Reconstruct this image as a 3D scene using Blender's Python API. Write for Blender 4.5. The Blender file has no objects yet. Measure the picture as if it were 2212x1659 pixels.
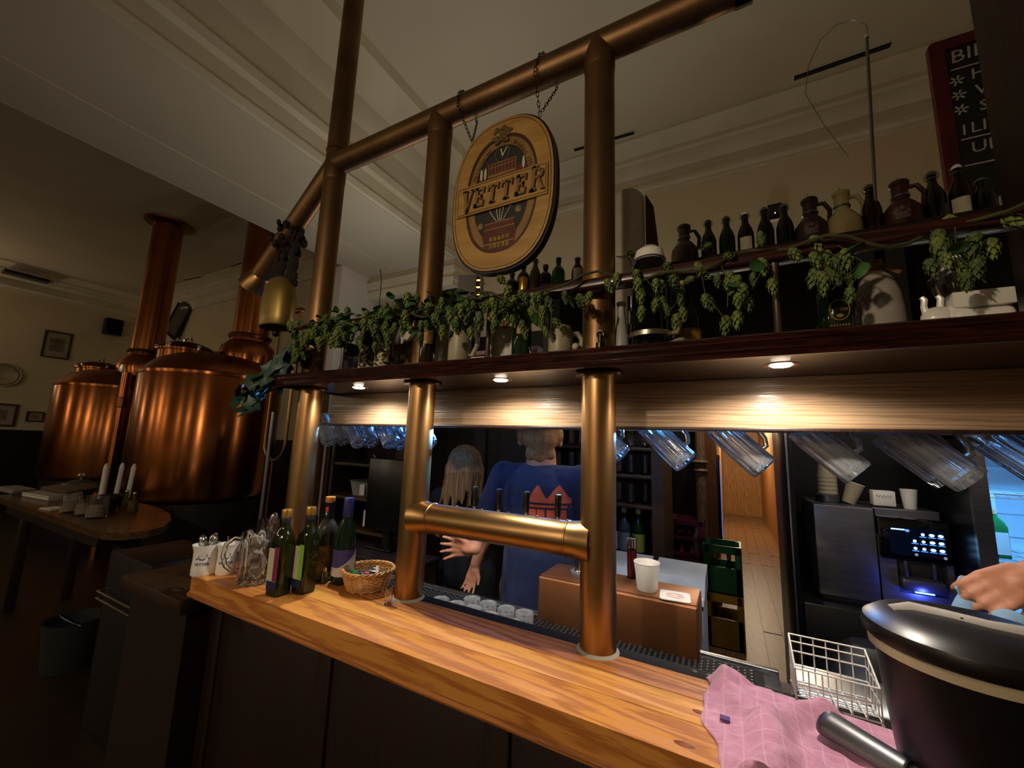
import bpy, bmesh, math, random
import numpy as np
from mathutils import Vector, Matrix
random.seed(7)
SC = bpy.context.scene
C = SC.collection
PI = math.pi

# ------------------------------------------------------------------ camera
F_PX, CX, CY, EYE = 865.0, 1106.0, 829.5, 1.58
ax = Vector((1616, 73.5, 865)).normalized()
az = Vector((212, 5730, -865)); az = (az - ax*az.dot(ax)).normalized()
ay = az.cross(ax)
RM = Matrix((ax, ay, az))                      # camera axes -> room axes
cd = bpy.data.cameras.new('camera'); cam = bpy.data.objects.new('camera', cd); C.objects.link(cam)
cd.sensor_fit = 'HORIZONTAL'; cd.sensor_width = 36; cd.lens = 36*F_PX/2212; cd.clip_start = .02; cd.clip_end = 60
cam.matrix_world = Matrix.Translation((0, 0, EYE)) @ RM.to_4x4()
SC.camera = cam

def at(u, v, x=None, y=None, z=None):
    """room point seen at a measured spot of the photograph, on a known plane"""
    d = RM @ Vector((u-CX, -(v-CY), -F_PX))
    if y is not None: t = y/d.y
    elif x is not None: t = x/d.x
    else: t = (z-EYE)/d.z
    return Vector((0, 0, EYE)) + d*t

# ------------------------------------------------------------------ world, exposure
w = bpy.data.worlds.new('world'); SC.world = w; w.use_nodes = True
w.node_tree.nodes['Background'].inputs[0].default_value = (.9, .7, .5, 1)
w.node_tree.nodes['Background'].inputs[1].default_value = .004
SC.view_settings.view_transform = 'Standard'; SC.view_settings.look = 'None'
SC.view_settings.exposure = 0.0; SC.view_settings.gamma = 1; SC.view_settings.use_curve_mapping = False
SC.cycles.max_bounces = 10; SC.cycles.transmission_bounces = 10; SC.cycles.transparent_max_bounces = 8
SC.cycles.sample_clamp_indirect = 4; SC.cycles.caustics_reflective = False
SC.cycles.use_denoising = True

def light(kind, loc, power, col, size=.1, rot=None, spot=None, blend=.6, size_y=None):
    l = bpy.data.lights.new(kind.lower()+'_light', kind); l.energy = power; l.color = col
    if kind == 'AREA':
        l.size = size
        if size_y: l.shape = 'RECTANGLE'; l.size_y = size_y
    else: l.shadow_soft_size = size
    if spot: l.spot_size = spot; l.spot_blend = blend
    o = bpy.data.objects.new(kind.lower()+'_light', l); C.objects.link(o); o.location = loc
    if rot: o.rotation_euler = rot
    return o
XL_ = -13.5; WARM = (1, .72, .42); WARMW = (1, .82, .62); COOL = (.86, .92, 1)
# downlights under the shelf (lamp housings are built with the shelf)
DOWN = [(-1.246, 1.062), (-.614, 1.058), (.109, 1.052)]
for i, (dx, dy) in enumerate(DOWN):
    light('SPOT', (dx, dy, 1.766), (13, 13, 15)[i], ((1, .95, .87), (1, .9, .77), (1, .88, .74))[i], .012, (0, 0, 0), math.radians(165), .5)
# worklight tube behind the bar, shining up at the ceiling and pier
light('AREA', (-1.75, 2.55, 2.2), 15, (1, .91, .78), .9, (PI, 0, 0), size_y=.08)
light('AREA', (-3.3, 3.0, 2.1), 4, (.95, .93, .92), .5, (PI, 0, 0), size_y=.08)
# pendant lamps of the guest room, behind the camera
PEND = [(-.75, -1.15, 2.35), (-1.9, -2.6, 2.5), (-6.0, -1.8, 2.5), (-7.4, -2.6, 2.5), (-3.0, -3.8, 2.5), (-9.2, -1.6, 2.5), (-5.4, -3.6, 2.5)]
for i, p in enumerate(PEND):
    light('POINT', p, 60 if i == 0 else 20, (1, .8, .58), .05)  # first one added close to the bar to brighten sign and garland
# corridor lamp
light('POINT', (.3, 9.5, 2.2), 75, (1, .8, .56), .08)
# unseen passage lamp and under-cabinet strip, added to brighten crates and back bar
light('POINT', (-.05, 3.95, 2.3), 12, (1, .84, .66), .06)
light('AREA', (.35, 2.0, 1.94), 7.5, (1, .92, .82), 1.9, (0, 0, 0), size_y=.05)
# unseen bowl uplighters added on the left wall to brighten the left ceiling
for sy in (.45, -1.6):
    light('POINT', (XL_+.22, sy, 3.12), 16, (1, .82, .6), .05)
# blue LED strip under the canopy, above the hanging mugs
light('AREA', (-.86, 1.585, 1.668), 42, (.12, .42, 1), 1.9, (math.radians(-90), 0, 0), size_y=.012).data.spread = math.radians(64)

# ------------------------------------------------------------------ mesh helpers
class MB:
    def __init__(s): s.v = []; s.f = []; s.m = []
    def add(s, vs, fs, mi=0):
        b = len(s.v); s.v += [tuple(p) for p in vs]; s.f += [tuple(b+i for i in f) for f in fs]; s.m += [mi]*len(fs); return s
    def box(s, x0, x1, y0, y1, z0, z1, mi=0, M=None):
        vs = [(x, y, z) for z in (z0, z1) for y in (y0, y1) for x in (x0, x1)]
        if M: vs = [M @ Vector(p) for p in vs]
        return s.add(vs, [(0, 2, 3, 1), (4, 5, 7, 6), (0, 1, 5, 4), (2, 6, 7, 3), (0, 4, 6, 2), (1, 3, 7, 5)], mi)
    def rbox(s, x0, x1, y0, y1, z0, z1, r=.004, mi=0, M=None, seg=2):
        bm = bmesh.new(); bmesh.ops.create_cube(bm, size=1)
        for v in bm.verts: v.co = Vector((x0+(v.co.x+.5)*(x1-x0), y0+(v.co.y+.5)*(y1-y0), z0+(v.co.z+.5)*(z1-z0)))
        bmesh.ops.bevel(bm, geom=list(bm.edges), offset=r, segments=seg, affect='EDGES', profile=.5)
        bm.verts.index_update()
        vs = [(M @ v.co) if M else v.co.copy() for v in bm.verts]; fs = [[v.index for v in f.verts] for f in bm.faces]
        bm.free(); return s.add(vs, fs, mi)
    def lathe(s, prof, n=32, M=None, mi=0, flute=None, closed=False):
        vs = []; fs = []; k = len(prof)
        for i in range(n):
            a = 2*PI*i/n; c, si = math.cos(a), math.sin(a)
            for j, (r, z) in enumerate(prof):
                rr = r*(1+flute(i, j) if flute else 1)
                p = Vector((rr*c, rr*si, z)); vs.append(M @ p if M else p)
        for i in range(n):
            b = ((i+1) % n)*k; a = i*k
            for j in range(k-1): fs.append((a+j, b+j, b+j+1, a+j+1))
            if closed: fs.append((a+k-1, b+k-1, b, a))
        if not closed:
            if prof[0][0] > 1e-6: fs.append(tuple(i*k for i in range(n))[::-1])
            if prof[-1][0] > 1e-6: fs.append(tuple(i*k+k-1 for i in range(n)))
        return s.add(vs, fs, mi)
    def cyl(s, a, b, r, r2=None, n=16, mi=0, cap=True):
        a = Vector(a); b = Vector(b); d = b-a; q = d.to_track_quat('Z', 'Y').to_matrix().to_4x4(); M = Matrix.Translation(a) @ q
        L = d.length; r2 = r if r2 is None else r2
        vs = []; 
        for rr, z in ((r, 0), (r2, L)):
            for i in range(n): vs.append(M @ Vector((rr*math.cos(2*PI*i/n), rr*math.sin(2*PI*i/n), z)))
        fs = [(i, (i+1) % n, n+(i+1) % n, n+i) for i in range(n)]
        if cap: fs += [tuple(range(n))[::-1], tuple(range(n, 2*n))]
        return s.add(vs, fs, mi)
    def tube(s, pts, r, n=8, mi=0, closed=False, flat=1.0):
        P = [Vector(p) for p in pts]; k = len(P); vs = []; fs = []
        up = None
        for i, p in enumerate(P):
            if closed: t = P[(i+1) % k]-P[i-1]
            else: t = P[min(i+1, k-1)]-P[max(i-1, 0)]
            t.normalize()
            if up is None: up = t.orthogonal().normalized()
            u = (up - t*up.dot(t)).normalized(); up = u; v = t.cross(u)
            rr = r[i] if isinstance(r, (list, tuple)) else r
            for j in range(n): a = 2*PI*j/n; vs.append(p+u*rr*math.cos(a)+v*rr*flat*math.sin(a))
        for i in range(k if closed else k-1):
            a = i*n; b = ((i+1) % k)*n
            for j in range(n): fs.append((a+j, a+(j+1) % n, b+(j+1) % n, b+j))
        if not closed: fs += [tuple(range(n))[::-1], tuple(range((k-1)*n, k*n))]
        return s.add(vs, fs, mi)
    def prism(s, poly, z0, z1, M=None, mi=0):
        n = len(poly); vs = [(x, y, z0) for x, y in poly]+[(x, y, z1) for x, y in poly]
        if M: vs = [M @ Vector(p) for p in vs]
        return s.add(vs, [tuple(range(n))[::-1], tuple(range(n, 2*n))]+[(i, (i+1) % n, n+(i+1) % n, n+i) for i in range(n)], mi)
    def ring(s, outer, inner, z0, z1, M=None, mi=0):
        n = len(outer); vs = [(x, y, z) for z in (z0, z1) for q in (outer, inner) for x, y in q]
        if M: vs = [M @ Vector(p) for p in vs]
        fs = []
        for i in range(n):
            j = (i+1) % n
            fs += [(2*n+i, 2*n+j, 3*n+j, 3*n+i), (i, n+i, n+j, j), (i, j, 2*n+j, 2*n+i), (n+i, 3*n+i, 3*n+j, n+j)]
        return s.add(vs, fs, mi)
    def ball(s, c, r, n=12, M=None, mi=0, sc=(1, 1, 1)):
        m = n//2; prof = [(max(r*math.sin(PI*j/m), 0), -r*math.cos(PI*j/m)) for j in range(m+1)]
        T = Matrix.Translation(c) @ Matrix.Diagonal((*sc, 1)).to_4x4()
        return s.lathe(prof, n, (M @ T) if M else T, mi)
    def grid(s, fn, nu, nv, mi=0, wrap=False):
        vs = [fn(i/nu, j/nv) for j in range(nv+1) for i in range(nu+1)]
        fs = [(j*(nu+1)+i, j*(nu+1)+i+1, (j+1)*(nu+1)+i+1, (j+1)*(nu+1)+i) for j in range(nv) for i in range(nu)]
        return s.add(vs, fs, mi)
    def mesh(s, name, mats, smooth=True, angle=35):
        me = bpy.data.meshes.new(name); me.from_pydata(s.v, [], s.f)
        for m in (mats if isinstance(mats, (list, tuple)) else [mats]): me.materials.append(m)
        me.polygons.foreach_set('material_index', s.m)
        if smooth:
            me.polygons.foreach_set('use_smooth', [True]*len(s.f)); me.set_sharp_from_angle(angle=math.radians(angle))
        me.validate(); me.update(); return me

def rect(cx, cy, w_, h_, r=0, n=6):
    if r <= 0: return [(cx-w_/2, cy-h_/2), (cx+w_/2, cy-h_/2), (cx+w_/2, cy+h_/2), (cx-w_/2, cy+h_/2)]
    out = []
    for sx, sy, a0 in ((1, -1, -PI/2), (1, 1, 0), (-1, 1, PI/2), (-1, -1, PI)):
        for i in range(n+1):
            a = a0+PI/2*i/n; out.append((cx+sx*(w_/2-r)+r*math.cos(a), cy+sy*(h_/2-r)+r*math.sin(a)))
    return out
def circ(cx, cy, rx, ry=None, n=32):
    ry = ry or rx
    return [(cx+rx*math.cos(2*PI*i/n), cy+ry*math.sin(2*PI*i/n)) for i in range(n)]

def link(name, me, parent=None, loc=None, rot=None, M=None):
    o = bpy.data.objects.new(name, me); C.objects.link(o)
    if parent: o.parent = parent
    if M is not None: o.matrix_local = M
    else:
        if loc is not None: o.location = loc
        if rot is not None: o.rotation_euler = rot
    return o
def ob(name, mb, mats, parent=None, loc=None, rot=None, M=None, smooth=True, world=False, angle=35):
    if world and parent:
        p = parent
        off = Vector((0, 0, 0))
        while p: off += p.location; p = p.parent
        mb.v = [tuple(Vector(v)-off) for v in mb.v]
    return link(name, mb.mesh(name, mats, smooth, angle), parent, loc, rot, M)
def tag(o, label, cat, group=None):
    o['label'] = label; o['category'] = cat
    if group: o['group'] = group
    return o
def thing(name, label, cat, loc=(0, 0, 0), rotz=0, group=None, M=None):
    o = bpy.data.objects.new(name, None); C.objects.link(o); o.empty_display_size = .05
    if M is not None: o.matrix_world = M
    else: o.location = loc; o.rotation_euler = (0, 0, rotz)
    return tag(o, label, cat, group)
def struct(o): o['kind'] = 'structure'; return o
def copy_tree(o, parent=None):
    c = o.copy(); C.objects.link(c); c.parent = parent
    for ch in o.children: copy_tree(ch, c)
    return c
def dup(o, label, loc=None, rotz=None, group=None, M=None):
    c = copy_tree(o); c['label'] = label
    if group: c['group'] = group
    if M is not None: c.matrix_world = M
    else:
        if loc is not None: c.location = loc
        if rotz is not None: c.rotation_euler = (0, 0, rotz)
    return c
def text(mb, s_, size, M, ext=.0005, bend=None, mi=0, shear=0, xs=1.0):
    """lettering as geometry; bend = radius wraps it round a cylinder (axis local Y)"""
    cu = bpy.data.curves.new('lettering', 'FONT'); cu.body = s_; cu.size = size; cu.align_x = 'CENTER'; cu.align_y = 'CENTER'
    cu.extrude = ext; cu.resolution_u = 2; cu.shear = shear
    o = bpy.data.objects.new('lettering', cu); me = bpy.data.meshes.new_from_object(o)
    vs = []
    for v in me.vertices:
        x, y, z = v.co; x *= xs
        if bend: a = x/bend; p = Vector((math.sin(a)*(bend+z), y, math.cos(a)*(bend+z)-bend))
        else: p = Vector((x, y, z))
        vs.append(M @ p)
    mb.add(vs, [list(p.vertices) for p in me.polygons], mi)
    bpy.data.meshes.remove(me); bpy.data.objects.remove(o); bpy.data.curves.remove(cu)
    return mb
FRONT = Matrix(((1, 0, 0, 0), (0, 0, -1, 0), (0, 1, 0, 0), (0, 0, 0, 1)))   # drawing plane -> upright, facing -Y
def upright(x, y, z, rz=0): return Matrix.Translation((x, y, z)) @ Matrix.Rotation(rz, 4, 'Z') @ FRONT

# ------------------------------------------------------------------ materials
def S(h):
    h = h.lstrip('#'); c = [int(h[i:i+2], 16)/255 for i in (0, 2, 4)]
    return tuple(((x+.055)/1.055)**2.4 if x > .04045 else x/12.92 for x in c)+(1,)
MATS = {}
def mat(name, col, rough=.5, metal=0, col2=None, scale=8, stretch=(1, 1, 1), bump=0, bscale=None, detail=6, trans=0, ior=1.45, emit=None, es=0, lo=.35, hi=.65, coat=0, aniso=0, rvar=0, spec=.5, sheen=0, alpha=1, kind='noise', sss=0):
    if name in MATS: return MATS[name]
    m = bpy.data.materials.new(name); MATS[name] = m; m.use_nodes = True
    nt = m.node_tree; N = nt.nodes; L = nt.links; b = N['Principled BSDF']; I = b.inputs
    if isinstance(col, str): col = S(col)
    if isinstance(col2, str): col2 = S(col2)
    I['Base Color'].default_value = col; I['Roughness'].default_value = rough; I['Metallic'].default_value = metal
    I['IOR'].default_value = ior; I['Transmission Weight'].default_value = trans; I['Coat Weight'].default_value = coat
    I['Specular IOR Level'].default_value = spec; I['Sheen Weight'].default_value = sheen; I['Alpha'].default_value = alpha
    I['Anisotropic'].default_value = aniso
    if sss: I['Subsurface Weight'].default_value = sss; I['Subsurface Radius'].default_value = (.02, .008, .004)
    if emit: I['Emission Color'].default_value = S(emit) if isinstance(emit, str) else emit; I['Emission Strength'].default_value = es
    if aniso:
        tg = N.new('ShaderNodeTangent'); tg.direction_type = 'RADIAL'; tg.axis = 'Z'; L.new(tg.outputs[0], I['Tangent']); I['Anisotropic Rotation'].default_value = .25
    if col2 or bump or rvar:
        tc = N.new('ShaderNodeTexCoord'); mp = N.new('ShaderNodeMapping'); mp.inputs['Scale'].default_value = stretch
        L.new(tc.outputs['Object'], mp.inputs['Vector'])
        if kind == 'wood':
            n0 = N.new('ShaderNodeTexNoise'); n0.inputs['Scale'].default_value = scale*.35; n0.inputs['Detail'].default_value = 3
            L.new(mp.outputs[0], n0.inputs['Vector'])
            tx = N.new('ShaderNodeTexWave'); tx.wave_type = 'BANDS'; tx.bands_direction = 'DIAGONAL'; tx.inputs['Scale'].default_value = scale; tx.inputs['Distortion'].default_value = 9
            tx.inputs['Detail'].default_value = 4; tx.inputs['Detail Scale'].default_value = 1.6; tx.inputs['Detail Roughness'].default_value = .65
            mx = N.new('ShaderNodeVectorMath'); mx.operation = 'ADD'; L.new(mp.outputs[0], mx.inputs[0]); L.new(n0.outputs['Color'], mx.inputs[1]); L.new(mx.outputs[0], tx.inputs['Vector'])
            out = tx.outputs['Fac']
        else:
            tx = N.new('ShaderNodeTexNoise'); tx.inputs['Scale'].default_value = scale; tx.inputs['Detail'].default_value = detail
            L.new(mp.outputs[0], tx.inputs['Vector']); out = tx.outputs['Fac']
        if col2:
            r = N.new('ShaderNodeValToRGB'); r.color_ramp.elements[0].color = col; r.color_ramp.elements[1].color = col2
            r.color_ramp.elements[0].position = lo; r.color_ramp.elements[1].position = hi
            L.new(out, r.inputs[0]); L.new(r.outputs[0], I['Base Color'])
        if rvar:
            mr = N.new('ShaderNodeMapRange'); mr.inputs['To Min'].default_value = max(rough-rvar, .02); mr.inputs['To Max'].default_value = rough+rvar
            L.new(out, mr.inputs['Value']); L.new(mr.outputs[0], I['Roughness'])
        if bump:
            bp = N.new('ShaderNodeBump'); bp.inputs['Strength'].default_value = bump; bp.inputs['Distance'].default_value = .004
            src = out
            if bscale:
                t2 = N.new('ShaderNodeTexNoise'); t2.inputs['Scale'].default_value = bscale; t2.inputs['Detail'].default_value = 4; L.new(mp.outputs[0], t2.inputs['Vector']); src = t2.outputs['Fac']
            L.new(src, bp.inputs['Height']); L.new(bp.outputs[0], I['Normal'])
    return m
M_ = mat
wall_m = M_('cream_plaster', '#d9ccab', .85, col2='#d0c2a0', scale=1.2, bump=.15, bscale=30)
ceil_m = M_('ceiling_plaster', '#cfc4ae', .85, col2='#c6b9a2', scale=.8, bump=.1, bscale=20)
trim_m = M_('white_stucco', '#dcd2bb', .7, col2='#d2c7af', scale=3)
floorb_m = M_('passage_oak', '#8a6a48', .4, col2='#6d4f33', scale=3, stretch=(8, .6, 1), kind='wood')
floor_m = M_('floor_oak', '#2a1c12', .45, col2='#1f140d', scale=3, stretch=(8, .6, 1), kind='wood')
darkwood = M_('dark_wood', '#1d100a', .45, col2='#2a1710', scale=4, stretch=(9, 9, .5), kind='wood')
blackwood = M_('black_wood', '#0d0908', .5, col2='#150d0b', scale=4, stretch=(9, 9, .5))
panel_m = M_('bar_panel_wood', '#1f0d07', .5, col2='#170905', scale=3, stretch=(10, 10, .6), kind='wood')
oak = M_('counter_oak', '#cb8a42', .38, col2='#aa682c', scale=2.2, stretch=(.7, 7, 7), kind='wood', rvar=.08, lo=.25, hi=.95, bump=.05)
oak2 = M_('counter_oak_pale', '#d2964c', .36, col2='#b57434', scale=1.9, stretch=(.6, 6, 6), kind='wood', rvar=.08, lo=.2, hi=.9, bump=.05)
oak3 = M_('counter_oak_worn', '#be7a3a', .42, col2='#935422', scale=2.6, stretch=(.5, 8, 8), kind='wood', rvar=.1, lo=.3, hi=.9, bump=.05)
fascia_m = M_('fascia_oak', '#a78c6f', .3, col2='#8b6f54', scale=3, stretch=(.35, 9, 16), kind='wood', bump=.16, rvar=.05, lo=.1, hi=1)
mahog = M_('mahogany', '#3b1a12', .28, col2='#27100b', scale=3, stretch=(.8, 9, 9), kind='wood', coat=.3)
copper = M_('kettle_copper', '#b77442', .25, 1, col2='#94552a', scale=2.2, rvar=.06, aniso=.75, bump=.06, bscale=3)
copperd = M_('copper_dark', '#80502f', .33, 1, col2='#64391f', scale=3, rvar=.05)
brass = M_('brass_pipe', '#a98c5c', .35, 1, col2='#986e48', scale=7, rvar=.1, stretch=(1, 1, .6), lo=.3, hi=.7)
copperpipe = M_('copper_pipe', '#8d6c48', .45, .9, col2='#70563a', scale=5, rvar=.06)
coppersheet = M_('copper_sheet', '#a8714a', .42, .85, col2='#8d5a38', scale=5, rvar=.06)
steel = M_('steel', '#b9bbbd', .28, 1, col2='#a3a5a8', scale=5, rvar=.05)
steeld = M_('steel_brushed', '#8b8d92', .35, 1, col2='#7a7c82', scale=4, stretch=(1, 1, 20))
chrome = M_('chrome', '#d5d5d5', .1, 1, rvar=.03)
blackp = M_('black_plastic', '#0c0c0d', .3, rvar=.05)
rubber = M_('black_rubber', '#0e0d0c', .7, bump=.1, bscale=60, spec=.25)
white = M_('white_ceramic', '#ece8df', .22, rvar=.04, coat=.3)
paper = M_('white_paper', '#e8e4da', .7, col2='#dcd7ca', scale=12)
stone = M_('stoneware', '#a8a184', .4, col2='#958e72', scale=9)
mugglass = M_('mug_glass', '#f4faff', .03, trans=.91, ior=1.47, rvar=.015, bump=.12, bscale=60)
wetglass = M_('wet_glass', '#f4faff', .03, trans=.84, ior=1.47, rvar=.015)
glass = M_('clear_glass', '#ffffff', .02, trans=1, ior=1.46, rvar=.01)
gglass = M_('green_glass', '#1f4a26', .06, trans=.75, ior=1.48, rvar=.02)
oglass = M_('olive_glass', '#353d10', .06, trans=.75, ior=1.48, rvar=.02)
bglass = M_('brown_glass', '#1c0f09', .12, trans=.2, ior=1.48, rvar=.03)
kglass = M_('black_glass', '#08080a', .06, rvar=.02, coat=.5)
gold = M_('gold_foil', '#c79a48', .3, .9, rvar=.05)
golddull = M_('gold_print', '#9c7c35', .5, .3, col2='#6d5522', scale=60)
labelc = M_('cream_label', '#c9c2a8', .6, col2='#b9b195', scale=30)
bluei = M_('blue_ink', '#2c3c78', .5, rvar=.05)
red_m = M_('red_print', '#c2462f', .5, rvar=.05)
orange_m = M_('orange_print', '#c2553a', .7, col2='#a84530', scale=40)
navy = M_('navy_cotton', '#16224a', .85, col2='#101a3a', scale=40, bump=.15, bscale=220, sheen=.1)
darkcloth = M_('dark_cotton', '#10131f', .9, col2='#0c0e17', scale=30, bump=.15, bscale=200)
greycloth = M_('grey_cotton', '#3c3a40', .9, col2='#313036', scale=30, bump=.15, bscale=200)
skin = M_('skin', '#c98f72', .5, col2='#bb7c60', scale=14, sss=.08)
hairb = M_('blond_hair', '#b87c4a', .6, col2='#865632', scale=30, stretch=(6, 6, 1), bump=.6, bscale=60)
hairl = M_('light_brown_hair', '#a88254', .55, col2='#64482c', scale=16, stretch=(7, 7, .5), bump=.9, bscale=26)
hop_m = M_('hop_green', '#828f45', .6, col2='#5c6c34', scale=25, sss=.05)
hop2_m = M_('hop_dull_green', '#66743a', .65, col2='#4a5a2f', scale=25)
leaf_m = M_('leaf_green', '#3f6a35', .5, col2='#2d5028', scale=18)
ivy_m = M_('ivy_green', '#264f3a', .45, col2='#1b3b2b', scale=12)
vine_m = M_('vine_brown', '#4a4a26', .8, col2='#38341c', scale=20)
pink = M_('pink_cotton', '#c98fa8', .9, col2='#bd7f9c', scale=60, bump=.25, bscale=240, sheen=.2)
purple = M_('purple_tag', '#5b3d73', .8, rvar=.05)
wicker = M_('wicker', '#c99c62', .5, col2='#a9783f', scale=40)
slate = M_('slate_board', '#121412', .75, col2='#1b1d1b', scale=6)
chalk = M_('chalk', '#b9b5a8', .9, col2='#9f9b90', scale=80)
redwood = M_('red_stained_frame', '#5c1512', .5, col2='#431010', scale=4, stretch=(8, 8, 1))
# ------------------------------------------------------------------ the room
XL, XR, YF, YB, ZC = -13.5, 3.4, -5.5, 4.45, 5.05
DX0, DX1, DZ = -.12, .67, 2.08          # doorway to the corridor
BX0, BX1, BZ = -4.5, -3.0, 3.89         # ceiling beam
fl = struct(ob('floor', MB().box(XL-.2, XR+.2, YF-.2, 12.4, -.1, 0), floor_m, smooth=False))
pl = MB()
board = MB().box(-.07, .07, -1.6, 1.6, 0, .004).mesh('floor_board', floorb_m, False)
for i in range(9):
    for j in range(4):
        link('floor_board', board, fl, (-.45+i*.145, 2.2+j*3.22+(i % 2)*.7, .001))
struct(ob('ceiling', MB().box(XL-.2, XR+.2, YF-.2, YB+.2, ZC, ZC+.15), ceil_m, smooth=False))
bm_ = MB().box(BX0, BX1, YF, YB, BZ, ZC)
beam = struct(ob('ceiling_beam', bm_, ceil_m, smooth=False))
ob('panel_joint', MB().box(-3.95, -3.94, YF, YB, BZ-.006, BZ), trim_m, beam, smooth=False)
# mouldings along both sides of the beam
def cornice(poly, axis, a, b, base, sign, name):
    m = MB(); n = len(poly); vs = []
    for t in (a, b):
        for d, z in poly: vs.append((base+sign*d, t, z) if axis == 'y' else (t, base+sign*d, z))
    m.add(vs, [tuple(range(n)), tuple(range(n, 2*n))[::-1]]+[(i, (i+1) % n, n+(i+1) % n, n+i) for i in range(n)])
    return struct(ob(name, m, trim_m, smooth=True, angle=25))
crown = [(0, 4.5), (.03, 4.5), (.03, 4.53), (.05, 4.56), (.05, 4.6), (.02, 4.62), (.02, 4.72), (.05, 4.74), (.09, 4.8), (.1, 4.86), (.13, 4.88), (.13, 4.93), (.2, 4.99), (.3, 5.02), (.3, ZC), (0, ZC)]
cornice(crown, 'x', BX1, XR, YB, -1, 'trim_1'); cornice(crown, 'x', XL, BX0, YB, -1, 'trim_2')
cornice(crown, 'y', YF, YB, XL, 1, 'trim_3')
side = [(0, 3.9), (.04, 3.9), (.05, 3.96), (.03, 4.0), (.03, 4.12), (.07, 4.15), (.08, 4.22), (.05, 4.26), (.05, 4.5), (.1, 4.6), (.12, 4.72), (.22, 4.84), (.34, 4.95), (.36, ZC), (0, ZC)]
cornice(side, 'y', YF, YB-.3, BX1, 1, 'trim_4'); cornice(side, 'y', YF, YB-.3, BX0, -1, 'trim_5')
# back wall with the corridor doorway
struct(ob('wall_back', MB().box(XL-.2, DX0, YB, YB+.2, 0, ZC).box(DX1, XR+.2, YB, YB+.2, 0, ZC).box(DX0, DX1, YB, YB+.2, DZ, ZC), wall_m, smooth=False))
struct(ob('wall_left', MB().box(XL-.2, XL, YF-.2, YB, 0, ZC), wall_m, smooth=False))
struct(ob('wall_right', MB().box(XR, XR+.2, YF-.2, YB, 0, ZC), wall_m, smooth=False))
struct(ob('wall_front', MB().box(XL, XR, YF-.2, YF, 0, ZC), wall_m, smooth=False))
struct(ob('wall_pier', MB().box(-4.78, BX0, 3.38, YB, 0, BZ), M_('pier_plaster', '#dcd6cc', .8, col2='#d2ccc2', scale=2, bump=.15, bscale=25), smooth=False))
bulk = struct(ob('trim_6', MB().box(BX0, BX1, 3.86, YB, 3.56, BZ).box(BX0, BX1+.05, 3.8, YB, 3.74, 3.79).box(BX0, BX1+.03, 3.83, YB, 3.62, 3.66), trim_m, smooth=False))
# dark wainscot, each panel its own piece
wl = struct(ob('baseboard_left', MB().box(XL, XL+.03, YF, YB, 0, 1.5).box(XL, XL+.05, YF, YB, 1.47, 1.52), blackwood, smooth=False))
wb = struct(ob('baseboard_back', MB().box(XL, -4.78, YB-.03, YB, 0, 1.5).box(XL, -4.78, YB-.05, YB, 1.47, 1.52), blackwood, smooth=False))
wb2 = struct(ob('wall_panelling', MB().box(BX1-.1, DX0-.1, YB-.04, YB, 0, 3.0).box(DX1+.1, XR, YB-.04, YB, 0, 3.0), blackwood, smooth=False))
pm = MB().rbox(-.2, .2, -.012, 0, 0, 1.9, .006).mesh('wainscot_panel', blackwood)
for i in range(6): link('wainscot_panel', pm, wb2, (-2.7+i*.45, YB-.04, .5))
# corridor beyond the doorway
cw = M_('corridor_wood', '#b58c58', .5, col2='#9c7444', scale=3, stretch=(6, 6, .5), kind='wood')
struct(ob('wall_corridor_left', MB().box(DX0-.25, DX0-.05, YB+.2, 12.3, 0, 2.5), cw, smooth=False))
struct(ob('wall_corridor_right', MB().box(DX1, DX1+.2, YB+.2, 12.3, 0, 2.5), cw, smooth=False))
ce = struct(ob('wall_corridor_end', MB().box(DX0-.25, DX1+.2, 12.2, 12.4, 0, 2.5), cw, smooth=False))
struct(ob('ceiling_corridor', MB().box(DX0-.25, DX1+.2, YB+.2, 12.4, 2.4, 2.5), wall_m, smooth=False))
dr = struct(ob('door_1', MB().box(DX0-.1, DX0, YB-.06, YB+.22, 0, DZ+.1).box(DX1, DX1+.1, YB-.06, YB+.22, 0, DZ+.1).box(DX0, DX1, YB-.06, YB+.22, DZ, DZ+.1), M_('door_frame_wood', '#6e4422', .45, col2='#58351a', scale=3, stretch=(8, 8, .6), kind='wood'), smooth=False))
sg = thing('door_notice', 'white paper notice on the corridor end wall', 'notice', (.22, 12.195, 1.75))
ob('sheet', MB().box(-.11, .11, -.004, 0, -.12, .12), paper, sg, smooth=False)
sg = thing('restroom_sign', 'small cream sign with a black arrow figure on the corridor end wall', 'sign', (.22, 12.195, 1.48))
ob('plate', MB().rbox(-.06, .06, -.006, 0, -.12, .12, .002), labelc, sg)
ob('figure', MB().prism([(-.012, -.09), (.012, -.09), (.012, .02), (.035, .02), (0, .08), (-.035, .02), (-.012, .02)], 0, .003, upright(0, -.006, 0)), blackp, sg)
ld = thing('wall_screen', 'narrow blue glowing screen edge beside the doorway in the corridor', 'screen', (DX0-.04, 5.6, 1.0))
ob('casing', MB().rbox(0, .05, -.3, .3, -.5, .55, .008), blackp, ld)
ob('panel', MB().box(.05, .053, -.06, .02, -.42, .48), M_('blue_screen', '#20508c', .3, emit='#3a86ff', es=1.2, rvar=.02), ld, smooth=False)

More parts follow.
